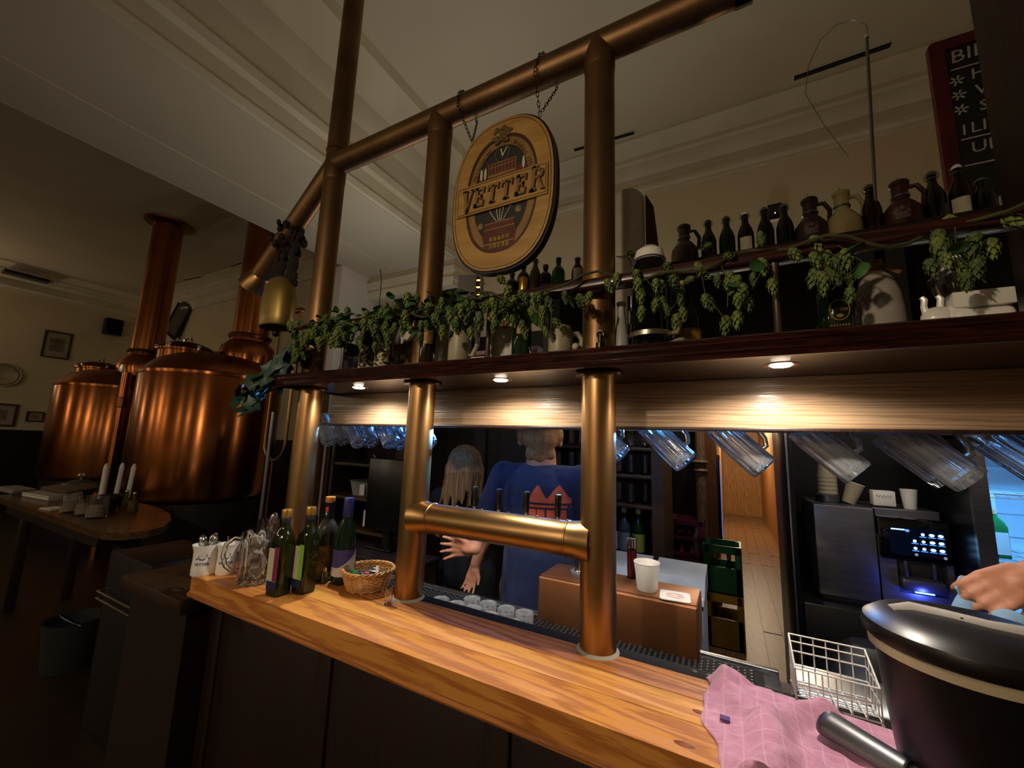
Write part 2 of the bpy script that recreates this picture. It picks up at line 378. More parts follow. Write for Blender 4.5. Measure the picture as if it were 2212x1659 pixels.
# ceiling slots
def slot(u0, v0, u1, v1, wd, label):
    a = at(u0, v0, z=ZC-.012); b = at(u1, v1, z=ZC-.012); d = (b-a); m = MB()
    L = d.length; t = thing('ceiling_vent', label, 'vent', (a+b)/2, math.atan2(d.y, d.x), 'black slot vents in the ceiling')
    ob('slot', MB().rbox(-L/2, L/2, -wd/2, wd/2, 0, .012, .003), blackp, t)
    ob('rim', MB().ring(rect(0, 0, L+.02, wd+.02), rect(0, 0, L-.004, wd-.004), .002, .012), trim_m, t, smooth=False)
slot(1240, 325, 1370, 287, .05, 'black slot vent crossing behind the copper post right of the oval sign')
slot(1715, 170, 1925, 97, .06, 'longest black slot vent, upper right beside the chalkboard')
slot(395, 605, 440, 598, .05, 'short black slot vent between the two copper chimneys')
slot(498, 576, 522, 568, .04, 'stub of black slot vent left of the near chimney')
a = at(10, 583, x=XL+.31); b = at(108, 604, x=XL+.31)
t = thing('ceiling_vent', 'thin dark slot vent above the framed pictures at far left', 'vent', (XL, (a.y+b.y)/2, a.z), 0, 'black slot vents in the ceiling')
ob('slot', MB().box(0, .32, -(b.y-a.y)/2, (b.y-a.y)/2, -.03, .03), blackp, t, smooth=False)

# ------------------------------------------------------------------ pendant lamps that light the room
bulb_m = M_('bulb_glow', '#ffd9a0', .3, emit=(1, .76, .5, 1), es=120, rvar=.01)
pd = None
for i, p in enumerate(PEND):
    lb = 'brass pendant lamp hanging over the guest tables behind the viewer'
    if pd is None:
        pd = thing('pendant_lamp', lb, 'lamp', p, 0, 'pendant lamps over the guest tables')
        ob('shade', MB().lathe([(.02, .19), (.05, .17), (.1, .1), (.14, .03), (.143, .03), (.104, .102), (.052, .176), (.02, .196)], 24, closed=True), copperd, pd)
        ob('cord', MB().cyl((0, 0, .19), (0, 0, ZC-p[2]), .004, n=6), blackp, pd)
        ob('bulb', MB().ball((0, 0, .085), .03), bulb_m, pd)
    else: dup(pd, lb, p)

for i, sy in enumerate((.45, -1.6)):
    t = thing('added_uplighter', ('added out-of-view bowl uplighter on the left wall beside the round plate', 'second added out-of-view bowl uplighter farther along the left wall')[i], 'lamp', (XL, sy, 3.0), 0, 'added bowl uplighters on the left wall')  # bowls added out of view to lift the dim left ceiling
    ob('bowl', MB().lathe([(0, 0), (.08, .01), (.15, .06), (.17, .1), (.16, .1), (.14, .06), (.07, .02), (0, .015)], 24, Matrix.Translation((.22, 0, 0))), trim_m, t); ob('bracket', MB().rbox(0, .1, -.03, .03, 0, .06, .005), trim_m, t); ob('bulb', MB().ball((.22, 0, .06), .03), bulb_m, t)
# ------------------------------------------------------------------ bar: counter, body, canopy, pipes
ZT = 1.10; YE = .769; YK = 1.03
ct = thing('bar_counter', 'long honey oak bar counter top with a grooved front edge', 'counter', (-.2, .9, 1.055))
xa, xb = -1.672, 1.3
edges = [YE+.028, .865, .945, YK]
for k, (y0, y1, mm) in enumerate(zip(edges[:-1], edges[1:], (oak, oak2, oak3))):
    ob('plank', MB().rbox(xa+.03, xb, y0+.0008, y1-.0008, ZT-.04, ZT, .0015), mm, ct, world=True)
pts = [(xb, YE), (xa+.05, YE)]
for i in range(7):
    a = -PI/2-PI/2*i/6; pts.append((xa+.05+.05*math.cos(a), YE+.05+.05*math.sin(a)))
pts += [(xa, YK), (xa+.029, YK), (xa+.029, YE+.06)]
for i in range(5):
    a = PI+PI/2*i/4; pts.append((xa+.029+.032+.032*math.cos(a), YE+.028+.032+.032*math.sin(a)))
pts += [(xb, YE+.028)]
nose = MB().prism(pts[::-1], ZT-.052, ZT+.001)
ob('nosing', nose, oak, ct, world=True)
ob('moulding', MB().box(xa+.02, xb, YE+.01, YE+.03, ZT-.075, ZT-.052).cyl((xa+.02, YE+.012, ZT-.064), (xb, YE+.012, ZT-.064), .011, n=10), oak3, ct, world=True)
knot = M_('knot_brown', '#5c2d12', .45, col2='#8a4a1e', scale=40)
for u, v, r in ((1510, 1538, .008), (1478, 1610, .012)):
    q = at(u, v, z=ZT); ob('knot', MB().lathe([(r, 0), (r*.9, .0006), (0, .0007)], 14, Matrix.Translation(q+Vector((0, 0, .0004))) @ Matrix.Diagonal((1.5, .7, 1, 1))), knot, ct, world=True)
gt = thing('drip_gutter', 'black rubber edged gutter strip behind the oak counter top', 'gutter', (-.2, 1.05, 1.06))
ob('strip', MB().rbox(xa+.03, xb, YK+.001, 1.076, 1.05, 1.099, .006), rubber, gt, world=True)
for i in range(7): q = at(1500+i*32, 1449+i*12, z=1.0995); ob('drain_hole', MB().lathe([(.006, 0), (.006, .001), (0, .0012)], 10, Matrix.Translation((q.x, 1.055, 1.0985))), blackp, gt, world=True)
bd = thing('bar_cabinet', 'dark brown panelled bar front below the counter', 'bar', (-.2, 1.0, 0))
ob('carcass', MB().box(xa+.06, xb, .86, 1.49, 0, ZT-.165).box(xa+.06, xb, .86, 1.03, .93, 1.055), panel_m, bd, world=True, smooth=False)
for i in range(5): ob('panel', MB().rbox(xa+.12+i*.56, xa+.12+i*.56+.5, .845, .86, .12, .98, .006), panel_m, bd, world=True)
for i in range(6): ob('stile', MB().rbox(xa+.06+i*.56, xa+.12+i*.56, .838, .86, .0, 1.05, .004), panel_m, bd, world=True)
ob('plinth', MB().box(xa+.06, xb, .85, .86, 0, .1), darkwood, bd, world=True, smooth=False)
lg = thing('side_ledge', 'low dark wooden ledge joined to the left end of the bar', 'ledge', (-1.85, .85, 0))
ob('top', MB().rbox(-2.08, -1.63, .74, 1.2, .99, 1.03, .004), M_('ledge_wood', '#34200f', .5, col2='#281808', scale=3, stretch=(1, 7, 7), kind='wood'), lg, world=True)
ob('body', MB().box(-2.05, -1.63, .77, 1.2, 0, .99), panel_m, lg, world=True, smooth=False)
ob('end_grain', MB().rbox(-1.628, -1.612, .74, .80, .985, 1.032, .002), panel_m, lg, world=True)
# work surface
wk = thing('work_surface', 'stainless steel work surface behind the counter', 'worktop', (-.2, 1.3, .91))
ob('sheet', MB().rbox(xa+.06, .1, 1.08, 1.5, .935, .95, .003), steel, wk, world=True)
ob('lip', MB().rbox(xa+.06, .1, 1.485, 1.505, .94, .962, .004), steel, wk, world=True)
sr = thing('sink_rim', 'raised steel sink rim right of the copper box', 'sink', (.6, 1.2, .95))
ob('rim', MB().rbox(.105, xb, 1.08, 1.24, .96, 1.095, .008), steel, sr, world=True)
mt = thing('drip_mat', 'studded black rubber drip mat on the steel work surface', 'mat', (-.4, 1.4, .95))
ob('mat', MB().rbox(-1.5, .06, 1.13, 1.465, .951, .957, .002), rubber, mt, world=True)
studs = MB()
for i in range(96):
    for j in range(5):
        x = -1.49+i*.016; y = 1.37+j*.018+(i % 2)*.008
        studs.lathe([(.0055, .956), (.004, .962), (0, .9625)], 6, Matrix.Translation((x, y, 0)))
so = ob('stud_field', studs, M_('rubber_stud', '#3a3d42', .35, rvar=.05), mt, world=True); so['kind'] = 'stuff'

# canopy shelf over the bar
sh = thing('bar_canopy', 'dark mahogany canopy shelf with moulded front over the bar', 'shelf', (0, 1.3, 1.7))
SX0, SX1, SY0, SY1, SZ = -1.545, 1.6, .935, 1.64, 1.815
ob('deck', MB().box(SX0, SX1, SY0, SY1, 1.777, SZ-.002), mahog, sh, world=True, smooth=False)
prof = [(.0, 1.772), (-.012, 1.772), (-.014, 1.778), (-.008, 1.783), (-.01, 1.787), (-.02, 1.79), (-.022, 1.796), (-.017, 1.8), (-.02, 1.803), (-.027, 1.806), (-.029, 1.812), (-.024, 1.816), (0, 1.816)]
mo = MB(); n = len(prof)
vs = [(x, SY0+d, z) for x, sg_ in ((SX1, 0), (SX0, 1)) for d, z in prof]
vs = [(SX1, SY0+d, z) for d, z in prof]+[(SX0+d, SY0+d, z) for d, z in prof]+[(SX0+d, SY1, z) for d, z in prof]
for k in (0, n): mo.add([vs[i] for i in range(k, k+n)]+[vs[i] for i in range(k+n, k+2*n)], [(i, i+1, n+i+1, n+i) for i in range(n-1)])
ob('moulding', mo, mahog, sh, world=True, angle=60)
ob('fascia', MB().rbox(-1.6, SX1, 1.22, 1.245, 1.645, 1.777, .003), fascia_m, sh, world=True)
ob('fascia_trim', MB().rbox(-1.6, SX1, 1.215, 1.25, 1.637, 1.646, .002), darkwood, sh, world=True)
ob('fascia_end', MB().rbox(-1.6, -1.575, 1.246, 1.6, 1.66, 1.777, .003), darkwood, sh, world=True)
for k in range(2):
    ob('mug_rail', MB().cyl((-1.84, 1.345+k*.17, 1.652), (1.5, 1.345+k*.17, 1.652), .006, n=10), steel, sh, world=True)
    for x in (-1.5, -.6, .3, 1.2): ob('rail_hanger', MB().cyl((x, 1.345+k*.17, 1.652), (x, 1.345+k*.17, 1.777), .005, n=8), steel, sh, world=True)
ob('back_board', MB().rbox(-1.6, SX1, 1.61, 1.635, 1.66, 1.777, .003), darkwood, sh, world=True)
ledm = M_('blue_led', '#1030a0', .3, emit='#4a8cff', es=14, rvar=.01)
led = thing('led_strip', 'thin blue LED strip under the canopy above the hanging mugs', 'light', (-.75, 1.598, 1.672))
ob('diffuser', MB().rbox(-1.0, .85, -.008, .008, -.004, .004, .002), ledm, led); ob('shield_channel', MB().box(-.92, .82, -.008, .01, .0045, .009).box(-.92, .82, .0082, .01, -.01, .0045), steel, led, smooth=False)  # back plate added to keep blue spill off the people behind
lens = M_('lamp_lens', '#fff3dc', .3, emit=(1, .86, .68, 1), es=55, rvar=.01)
dl = None
for i, (dx, dy) in enumerate(DOWN):
    lb = ('leftmost glowing downlight under the canopy, beside the first copper post', 'middle downlight under the canopy between the second and third posts', 'rightmost glowing downlight under the canopy, right of the third post')[i]
    if dl is None:
        dl = thing('downlight', lb, 'lamp', (dx, dy, 1.777), 0, 'recessed downlights under the canopy')
        ob('ring', MB().lathe([(.024, -.001), (.034, -.0015), (.036, 0), (.024, 0)], 28, closed=True), copperd, dl)
        ob('lens', MB().lathe([(.0235, .001), (.018, -.004), (0, -.006)], 20), lens, dl)
    else: dup(dl, lb, (dx, dy, 1.777))

# copper pipe frame
PX = (-1.485, -.9, -.298); PR = .0442; RZ = 2.778
pf = thing('pipe_frame', 'copper and brass pipe frame of posts, top rail and cross pipe on the bar', 'frame', (-.9, YK, ZT))
for i, x in enumerate(PX):
    ob('post', MB().cyl((x, YK, ZT), (x, YK, 1.776), PR, n=40), brass, pf, world=True)
    up = ZC if i == 0 else RZ
    ob('upper_post', MB().cyl((x, YK, SZ-.001), (x, YK, up), PR*.99, n=40), copperpipe, pf, world=True)
    ob('collar', MB().lathe([(PR, 1.766), (.062, 1.767), (.064, 1.772), (.062, 1.776), (PR, 1.776)], 32, Matrix.Translation((x, YK, 0)), closed=True), mahog, pf, world=True)
    ob('base_seal', MB().lathe([(PR, ZT), (.051, ZT), (.047, ZT+.005), (PR, ZT+.006)], 32, Matrix.Translation((x, YK, 0)), closed=True), M_('grey_sealant', '#9c9788', .7, rvar=.05), pf, world=True)
ob('top_rail', MB().cyl((PX[0], YK, RZ), (.075, YK, RZ), PR, n=40), copperpipe, pf, world=True)
ob('rail_end_cap', MB().cyl((.06, YK, RZ), (.10, YK, RZ), PR*1.06, n=32), blackp, pf, world=True)
for i, x in enumerate(PX):
    ob('rail_sleeve', MB().lathe([(PR*1.0, -.085), (PR*1.03, -.08), (PR*1.03, .005), (PR, .01)], 32, Matrix.Translation((x, YK, RZ))), copperpipe, pf, world=True)
ob('seam', MB().lathe([(PR*1.0, .055), (PR*1.06, .058), (PR*1.0, .062)], 32, Matrix.Translation((PX[0], YK, RZ)), closed=True), copperd, pf, world=True)
CZ = 1.345
ob('cross_pipe', MB().cyl((PX[1], YK, CZ), (PX[2], YK, CZ), PR*.99, n=40), brass, pf, world=True)
for s_, x in ((1, PX[1]), (-1, PX[2])):
    Mx = Matrix.Translation((x, YK, CZ)) @ Matrix.Rotation(s_*PI/2, 4, 'Y')
    ob('joint', MB().lathe([(PR*1.28, .012), (PR*1.2, .03), (PR*1.05, .055), (PR*1.01, .075)], 36, Mx), brass, pf, world=True)
    ob('seam', MB().lathe([(PR, .074), (PR*1.05, .076), (PR*1.05, .079), (PR, .081)], 36, Mx, closed=True), brass, pf, world=True)
for i in range(6): ob('rivet', MB().ball((-.82+i*.088, YK, CZ+PR), .004, 8), brass, pf, world=True)
e0 = Vector((PX[0], YK, RZ)); e1 = Vector((-2.03, 1.05, 2.33))
ob('branch_pipe', MB().cyl(e0, e1, PR*.97, n=36), copperpipe, pf, world=True)
dd = (e1-e0).normalized(); q = dd.to_track_quat('Z', 'Y').to_matrix().to_4x4()
ob('branch_flange', MB().lathe([(PR*.97, -.05), (PR*1.1, -.04), (PR*1.45, .02), (PR*1.5, .03), (PR*1.3, .034), (PR*.8, 0), (0, 0)], 32, Matrix.Translation(e1) @ q), brass, pf, world=True)
# beer tap levers behind the cross pipe
tp = None
for i, (u, v) in enumerate(((1025, 1094), (1077, 1101), (1137, 1110), (1205, 1119))):
    q = at(u, v, y=1.085); lb = ('leftmost', 'second', 'third', 'rightmost')[i]+' of the four black tap levers behind the cross pipe'
    q.z = CZ+.012
    if tp is None:
        tp = thing('tap_lever', lb, 'tap', q, 0, 'beer tap levers')
        ob('ferrule', MB().lathe([(.006, 0), (.0085, .002), (.0075, .012), (.006, .026), (.007, .03)], 16), chrome, tp)
        ob('grip', MB().lathe([(.0062, .03), (.0075, .034), (.0085, .06), (.0098, .084), (.0085, .089), (0, .09)], 16), blackp, tp)
        ob('valve', MB().cyl((0, 0, -.05), (0, 0, .001), .012, n=16).cyl((0, -.03, -.035), (0, .05, -.035), .01, n=14), chrome, tp)
    else: dup(tp, lb, q)

# gallery rail above the canopy
gr = thing('gallery_rail', 'slim wooden gallery rail on spindles along the canopy front', 'rail', (0, .95, SZ))
ob('handrail', MB().rbox(-1.5, 1.3, .93, .975, 1.975, 2.003, .008, seg=3), mahog, gr, world=True)
ob('handrail', MB().rbox(-1.505, -1.46, .976, 1.55, 1.975, 2.003, .008, seg=3), mahog, gr, world=True)
sp = MB().lathe([(.009, 0), (.009, .01), (.007, .014), (.0068, .08), (.0068, .15), (.009, .155), (.009, .161)], 14).mesh('spindle', M_('spindle_bronze', '#5c5044', .4, .6, rvar=.05))
for x in (-1.48, -1.214, -.6, .098, .66, 1.2): link('spindle', sp, gr, (x, .952-.95, 0))
for y in (1.2, 1.45): link('spindle', sp, gr, (-1.482, y-.95, 0))

# dark post on the canopy at right
rp = tag(ob('canopy_post', MB().rbox(.567, .84, 1.06, 1.26, SZ, 4.2, .008), M_('post_wood', '#2c140c', .5, col2='#1f0e09', scale=3, stretch=(8, 8, .5), kind='wood')), 'thick dark brown timber post on the canopy at the right edge', 'post')
# ------------------------------------------------------------------ hanging oval sign
tanw = M_('sign_tan', '#b08a48', .5, col2='#9c763a', scale=6, stretch=(1, 1, 6), bump=.08, bscale=40)
brown = M_('sign_brown', '#4a2a14', .55, col2='#3c2110', scale=10)
tanl = M_('sign_band_tan', '#8e6c3c', .55, col2='#7d5e33', scale=14)
inky = M_('sign_dark_field', '#23211c', .6, col2='#2c2822', scale=12)
redb = M_('sign_red_brown', '#5c2a18', .6, col2='#4a2114', scale=20)
sgn = thing('pub_sign', 'oval tan wooden sign reading VETTER hanging on chains from the pipe rail', 'sign', (-.611, 1.02, 2.375))
def sup(a, b, e=2.5, n=72):
    o = []
    for i in range(n):
        t = 2*PI*i/n; c, s_ = math.cos(t), math.sin(t)
        o.append((a*math.copysign(abs(c)**(2/e), c), b*math.copysign(abs(s_)**(2/e), s_)))
    return o
U = upright(0, 0, 0)
A, B = .19, .268
ob('backboard', MB().prism(sup(A, B), -.014, .012, U), M_('sign_edge', '#1c1210', .5, rvar=.05), sgn, angle=50)
ob('face', MB().ring(sup(A-.007, B-.007), sup(.132, .204, 2.3), .0125, .018, U), tanw, sgn, angle=50)
ob('edge_line', MB().ring(sup(A-.014, B-.014), sup(A-.016, B-.016), .0178, .0186, U), brown, sgn)
ob('brown_ring', MB().ring(sup(.133, .205, 2.3), sup(.124, .194, 2.25), .012, .0165, U), brown, sgn)
ob('text_band', MB().ring(sup(.124, .194, 2.25), sup(.1, .166, 2.2), .012, .015, U), tanl, sgn)
ob('band_line', MB().ring(sup(.101, .167, 2.2), sup(.0985, .1645, 2.2), .012, .0158, U), brown, sgn)
ob('dark_field', MB().prism(sup(.0985, .1645, 2.2), .012, .0135, U), inky, sgn)
ltr = MB()
def arc(s_, a0, a1, rx=.112, ry=.18):
    n_ = len(s_)
    for i, ch in enumerate(s_):
        if ch == ' ': continue
        t = a0+(a1-a0)*(i+.5)/n_; x, y = rx*math.cos(t), ry*math.sin(t)
        tg = math.atan2(-ry*math.cos(t), rx*math.sin(t))
        text(ltr, ch, .021, U @ Matrix.Translation((x, y, .0153)) @ Matrix.Rotation(tg, 4, 'Z'), .0004)
arc('Alt Heidelberger', math.radians(172), math.radians(112))
arc('Brauhaus 1987', math.radians(68), math.radians(17))
ob('arc_lettering', ltr, brown, sgn, smooth=False)['kind'] = 'stuff'
# facade drawing
fc = MB()
for i in range(9): x = -.05+i*.0125; fc.box(x-.0012, x+.0012, .034, .112, .0135, .0148, M=U)
for y0, y1 in ((.03, .036), (.064, .074), (.098, .101), (.11, .113)): fc.box(-.052, .052, y0, y1, .0135, .015, M=U)
ob('facade', fc, tanl, sgn, smooth=False)['kind'] = 'stuff'
ob('facade_wall', MB().box(-.09, .09, .03, .08, .0134, .0139, M=U).box(-.055, .055, .03, .115, .0134, .0141, M=U), redb, sgn, smooth=False)
for x in (-.078, -.063, .078): ob('chimney_stroke', MB().prism(circ(x, .085, .005, .022, 10), .0135, .0146, U), labelc, sgn, smooth=False)
ob('medallion_ring', MB().ring(circ(0, .142, .026, .034), circ(0, .142, .0245, .032), .0135, .0155, U), tanl, sgn)
ob('medallion_letter', text(MB(), 'V', .046, U @ Matrix.Translation((0, .142, .0145)), .0006, shear=.15), labelc, sgn, smooth=False)
rs = MB()
for i in range(34):
    a = random.uniform(0, 2*PI); r = random.uniform(0, 1)**.5
    x, y = .036*r*math.cos(a), .205+.03*r*math.sin(a); s_ = random.uniform(.006, .01)
    rs.ball((x, y, .019), s_, 6, U, sc=(1, 1, .6))
ob('hop_crest', rs, M_('sign_crest', '#6a532a', .6, col2='#4d3b1c', scale=40), sgn)['kind'] = 'stuff'
# barrel with plants
bp = MB()
ob('barrel', MB().prism([(-.05, -.195), (.05, -.195), (.062, -.14), (.05, -.095), (-.05, -.095), (-.062, -.14)], .0135, .0155, U), redb, sgn, smooth=False)
for y in (-.1, -.12, -.17): ob('barrel_hoop', MB().box(-.055, .055, y-.002, y+.002, .0155, .0166, M=U), tanl, sgn, smooth=False)
for j in range(2):
    for i in range(5): ob('barrel_window', MB().box(-.034+i*.015, -.023+i*.015, -.162-j*.024, -.148-j*.024, .0155, .0167, M=U), golddull, sgn, smooth=False)
for x, y in ((-.045, -.04), (-.02, 0), (0, -.01), (.02, 0), (.05, -.03)): bp.tube([U @ Vector((x*.25, -.095, .0145)), U @ Vector((x*.7, (-.095+y)/2, .0155)), U @ Vector((x, y, .0145))], .0016, 5)
ob('stems', bp, labelc, sgn)['kind'] = 'stuff'
for x, y in ((-.053, -.042), (.06, -.03), (.066, -.072), (-.072, -.1)): ob('blossom', MB().ball((x, y, .0145), .012, 8, U, sc=(1, 1, .35)), M_('sign_blossom', '#a07f58', .6, col2='#6e5338', scale=60), sgn)
# banner and raised lettering
ob('banner', MB().prism(rect(0, -.001, .332, .106), .0175, .024, U), tanw, sgn, smooth=False)
ob('banner_border', MB().ring(rect(0, -.001, .322, .096), rect(0, -.001, .318, .092), .024, .0246, U), brown, sgn, smooth=False)
def serif(ch):
    w_ = 1.0
    P = {'T': [[(.38, 0), (.62, 0), (.62, .9), (.38, .9)], [(0, .82), (1, .82), (1, 1), (0, 1)], [(0, .66), (.1, .66), (.1, .82), (0, .82)], [(.9, .66), (1, .66), (1, .82), (.9, .82)], [(.25, 0), (.75, 0), (.75, .09), (.25, .09)]],
         'E': [[(.12, 0), (.38, 0), (.38, 1), (.12, 1)], [(0, 0), (.95, 0), (.95, .16), (0, .16)], [(0, .84), (.92, .84), (.92, 1), (0, 1)], [(.38, .44), (.72, .44), (.72, .57), (.38, .57)], [(.85, .16), (.95, .16), (.95, .32), (.85, .32)], [(.82, .68), (.92, .68), (.92, .84), (.82, .84)], [(.64, .34), (.72, .34), (.72, .66), (.64, .66)]],
         'V': [[(.06, 1), (.38, 1), (.62, .12), (.52, 0), (.44, 0)], [(.8, 1), (.92, 1), (.58, 0), (.46, 0)], [(0, .92), (.46, .92), (.46, 1), (0, 1)], [(.7, .92), (1, .92), (1, 1), (.7, 1)]],
         'R': [[(.12, 0), (.38, 0), (.38, 1), (.12, 1)], [(0, 0), (.5, 0), (.5, .09), (0, .09)], [(0, .91), (.5, .91), (.5, 1), (0, 1)], [(.38, .88), (.7, .88), (.85, .8), (.62, .76), (.38, .86)], [(.85, .84), (.95, .72), (.9, .56), (.7, .46), (.66, .56), (.72, .66), (.68, .8)], [(.38, .46), (.72, .46), (.7, .57), (.38, .57)], [(.5, .48), (.74, .48), (1.0, .1), (1.1, .06), (1.08, 0), (.84, 0)]]}
    return P[ch]
ldk = M_('sign_letter_dark', '#3a2412', .5, rvar=.05); lt = M_('sign_letter_tan', '#8f6c36', .5, col2='#7b5a2b', scale=20)
for i, ch in enumerate('VETTER'):
    hz = .066 if ch not in 'VR' else .08
    w_ = .04 if ch != 'V' else .046; x0 = -.148+i*.0505; y0 = -.034 if ch != 'V' else -.046
    if ch == 'R': y0 = -.036; w_ = .046
    lo = MB(); sd = MB()
    for poly in serif(ch):
        pp = [(x0+px*w_+(py*hz)*.1, y0+py*hz) for px, py in poly]
        if sum(pp[k][0]*pp[(k+1) % len(pp)][1]-pp[(k+1) % len(pp)][0]*pp[k][1] for k in range(len(pp))) < 0: pp = pp[::-1]
        lo.prism(pp, .0242, .029, U); sd.prism([(a_+.0032, b_-.0022) for a_, b_ in pp], .0241, .0264, U)
    q = ob('letter', lo, lt, sgn, smooth=False); ob('letter_edge', sd, ldk, q, smooth=False)
# chains
lk = MB(); pts = []
for i in range(20):
    a = 2*PI*i/20; pts.append((.0042*math.cos(a), 0, .0062*math.copysign(1, math.sin(a))*(abs(math.sin(a))**.8)+.0032*math.sin(a)))
lk.tube(pts, .0012, 6, closed=True); linkm = lk.mesh('link', M_('dark_iron', '#2a2420', .5, .8, rvar=.05))
def chain(label, path):
    P = [Vector(p) for p in path]; t = thing('chain', label, 'chain', P[0], 0, 'chains holding the oval sign'); step = .0145; d = 0
    for a, b in zip(P[:-1], P[1:]):
        L = (b-a).length; n_ = max(1, round(L/step))
        for i in range(n_):
            c = a+(b-a)*((i+.5)/n_); q = (b-a).to_track_quat('Z', 'Y').to_matrix().to_4x4() @ Matrix.Rotation(PI/2*((i+d) % 2)+.4, 4, 'Z')
            link('link', linkm, t, M=Matrix.Translation(c-P[0]) @ q)
        d += n_
r_ = PR+.006
chain('left iron chain of the oval sign looped over the pipe rail', [(-.742, 1.02, 2.607), (-.785, YK-r_, 2.74), (-.79, YK-r_*.9, 2.8), (-.79, YK-.02, RZ+r_), (-.785, YK+.02, RZ+r_), (-.78, YK+r_, 2.78), (-.765, YK+r_*.8, 2.74), (-.745, 1.022, 2.62)])
chain('right iron chain of the oval sign looped over the pipe rail', [(-.487, 1.02, 2.612), (-.49, YK-r_, 2.74), (-.48, YK-r_*.9, 2.8), (-.475, YK-.02, RZ+r_), (-.465, YK+.02, RZ+r_), (-.45, YK+r_, 2.78), (-.455, YK+r_*.8, 2.74), (-.482, 1.022, 2.63)])

# ------------------------------------------------------------------ cow bell on the branch pipe
bl = thing('cow_bell', 'large brass cow bell hanging by a dark leather strap from the branch pipe', 'bell', (-1.765, 1.02, 2.06))
bp = [(.08, 0), (.083, .004), (.086, .05), (.087, .1), (.084, .145), (.076, .185), (.058, .218), (.03, .235), (0, .238)]
ob('bell_body', MB().lathe(bp, 28, Matrix.Diagonal((1, .72, 1, 1))), M_('aged_brass', '#a08848', .42, .75, col2='#7d6a38', scale=5, rvar=.06), bl, angle=60)
ob('mouth', MB().lathe([(.079, -.001), (.07, .02), (0, .02)], 24, Matrix.Diagonal((1, .72, 1, 1))), blackp, bl)
ob('clapper', MB().cyl((0, 0, .02), (.004, 0, -.02), .006).ball((.005, 0, -.026), .016), M_('dark_iron2', '#241e1a', .5, .7, rvar=.05), bl)
lea = M_('dark_leather', '#1f110c', .85, col2='#140a07', scale=30, bump=.5, bscale=60)
sl = []; sr_ = []
for i in range(9):
    t = i/8; sl.append((-.045+.015*math.sin(t*PI)+.02*t, .0, .225+.2*t)); sr_.append((.045+.02*t, .01, .215+.21*t))
ob('strap', MB().tube(sl, [.028+.006*math.sin(i*2.3) for i in range(9)], 10, flat=.5), lea, bl)
ob('strap', MB().tube(sr_, [.022+.004*math.sin(i*2.9) for i in range(9)], 10, flat=.5), lea, bl)
tf = MB()
for i in range(70):
    a = random.uniform(0, 2*PI); q = Vector((.01+.055*math.cos(a), random.uniform(-.05, .05), .43+.05*math.sin(a)))
    if i > 30: q = Vector(random.choice(sl+sr_))+Vector((random.uniform(-.03, .03), random.uniform(-.02, .02), random.uniform(-.01, .01)))
    tf.ball(q, random.uniform(.008, .016), 6, sc=(1, .8, 1.5))
o = ob('fringe', tf, lea, bl); o['kind'] = 'stuff'
ob('name_tag', MB().rbox(-.105, -.098, -.02, .03, .02, .19, .002), darkwood, bl)
tg = MB()
for i in range(9): tg.box(-.1055, -.1045, -.012, .022, .03+i*.017, .039+i*.017)
ob('tag_marks', tg, paper, bl, smooth=False)['kind'] = 'stuff'

# ------------------------------------------------------------------ hop garland
def cone_mesh(name, m):
    b = MB(); rows = 5; k = 5
    for r in range(rows):
        t = r/(rows-1); z = -.004-.03*t; rad = .0095*math.sin(PI*(.28+.62*t))+.001
        for i in range(k):
            a = 2*PI*(i+.5*(r % 2))/k; c, s_ = math.cos(a), math.sin(a); w_ = .0062*(1-.35*t); L = .0125
            def P(rr, dz, side): return (rr*c-side*s_, rr*s_+side*c, z+dz)
            b.add([P(rad*.55, .003, 0), P(rad, -.003, -w_), P(rad*1.18, -L, 0), P(rad, -.003, w_), P(rad*1.22, -.004, 0)], [(0, 1, 4), (0, 4, 3), (1, 2, 4), (4, 2, 3)])
    b.lathe([(.002, 0), (.009, -.006), (.0095, -.02), (0, -.036)], 6)
    return b.mesh(name, m, True, 20)
conem = [cone_mesh('hop_cone', hop_m), cone_mesh('hop_cone', hop2_m)]
def leaf_mesh(name, m, L=.03, W=.02):
    pts = [(0, 0), (.45*W, .18*L), (W*.62, .42*L), (.4*W, .75*L), (0, L)]
    vs = [(0, 0, 0), (0, .5*L, .004), (0, L, -.002)]+[(x, y, -.003) for x, y in pts[1:4]]+[(-x, y, -.003) for x, y in pts[1:4]]
    return MB().add(vs, [(0, 3, 1), (3, 4, 1), (4, 5, 1), (5, 2, 1), (0, 1, 6), (6, 1, 7), (7, 1, 8), (8, 1, 2)]).mesh(name, m, True, 80)
leafm = leaf_mesh('hop_leaf', leaf_m)
gd = thing('hop_garland', 'green hop garland with cones and leaves draped along the gallery rail', 'garland', (-.4, .945, 1.95))
def along(mb, pts, r, n=6): mb.tube(pts, r, n)
pts = []
x = -1.5
while x < 1.1:
    pts.append((x+.4, -.025+.02*math.sin(x*23), .035+.018*math.sin(x*17)+.01*math.sin(x*41))); x += .03
ob('vine', MB().tube(pts, .0035, 6), vine_m, gd)
def hop_at(p, tilt=.5, s_=None, kind=None):
    s_ = s_ or random.uniform(.72, 1.02)
    Mh = Matrix.Translation(p) @ Matrix.Rotation(random.uniform(0, 6.28), 4, 'Z') @ Matrix.Rotation(random.gauss(0, tilt), 4, 'X') @ Matrix.Diagonal((s_, s_, s_, 1))
    link('hop_cone', conem[(0 if random.random() < .6 else 1) if kind is None else kind], gd, M=Mh)
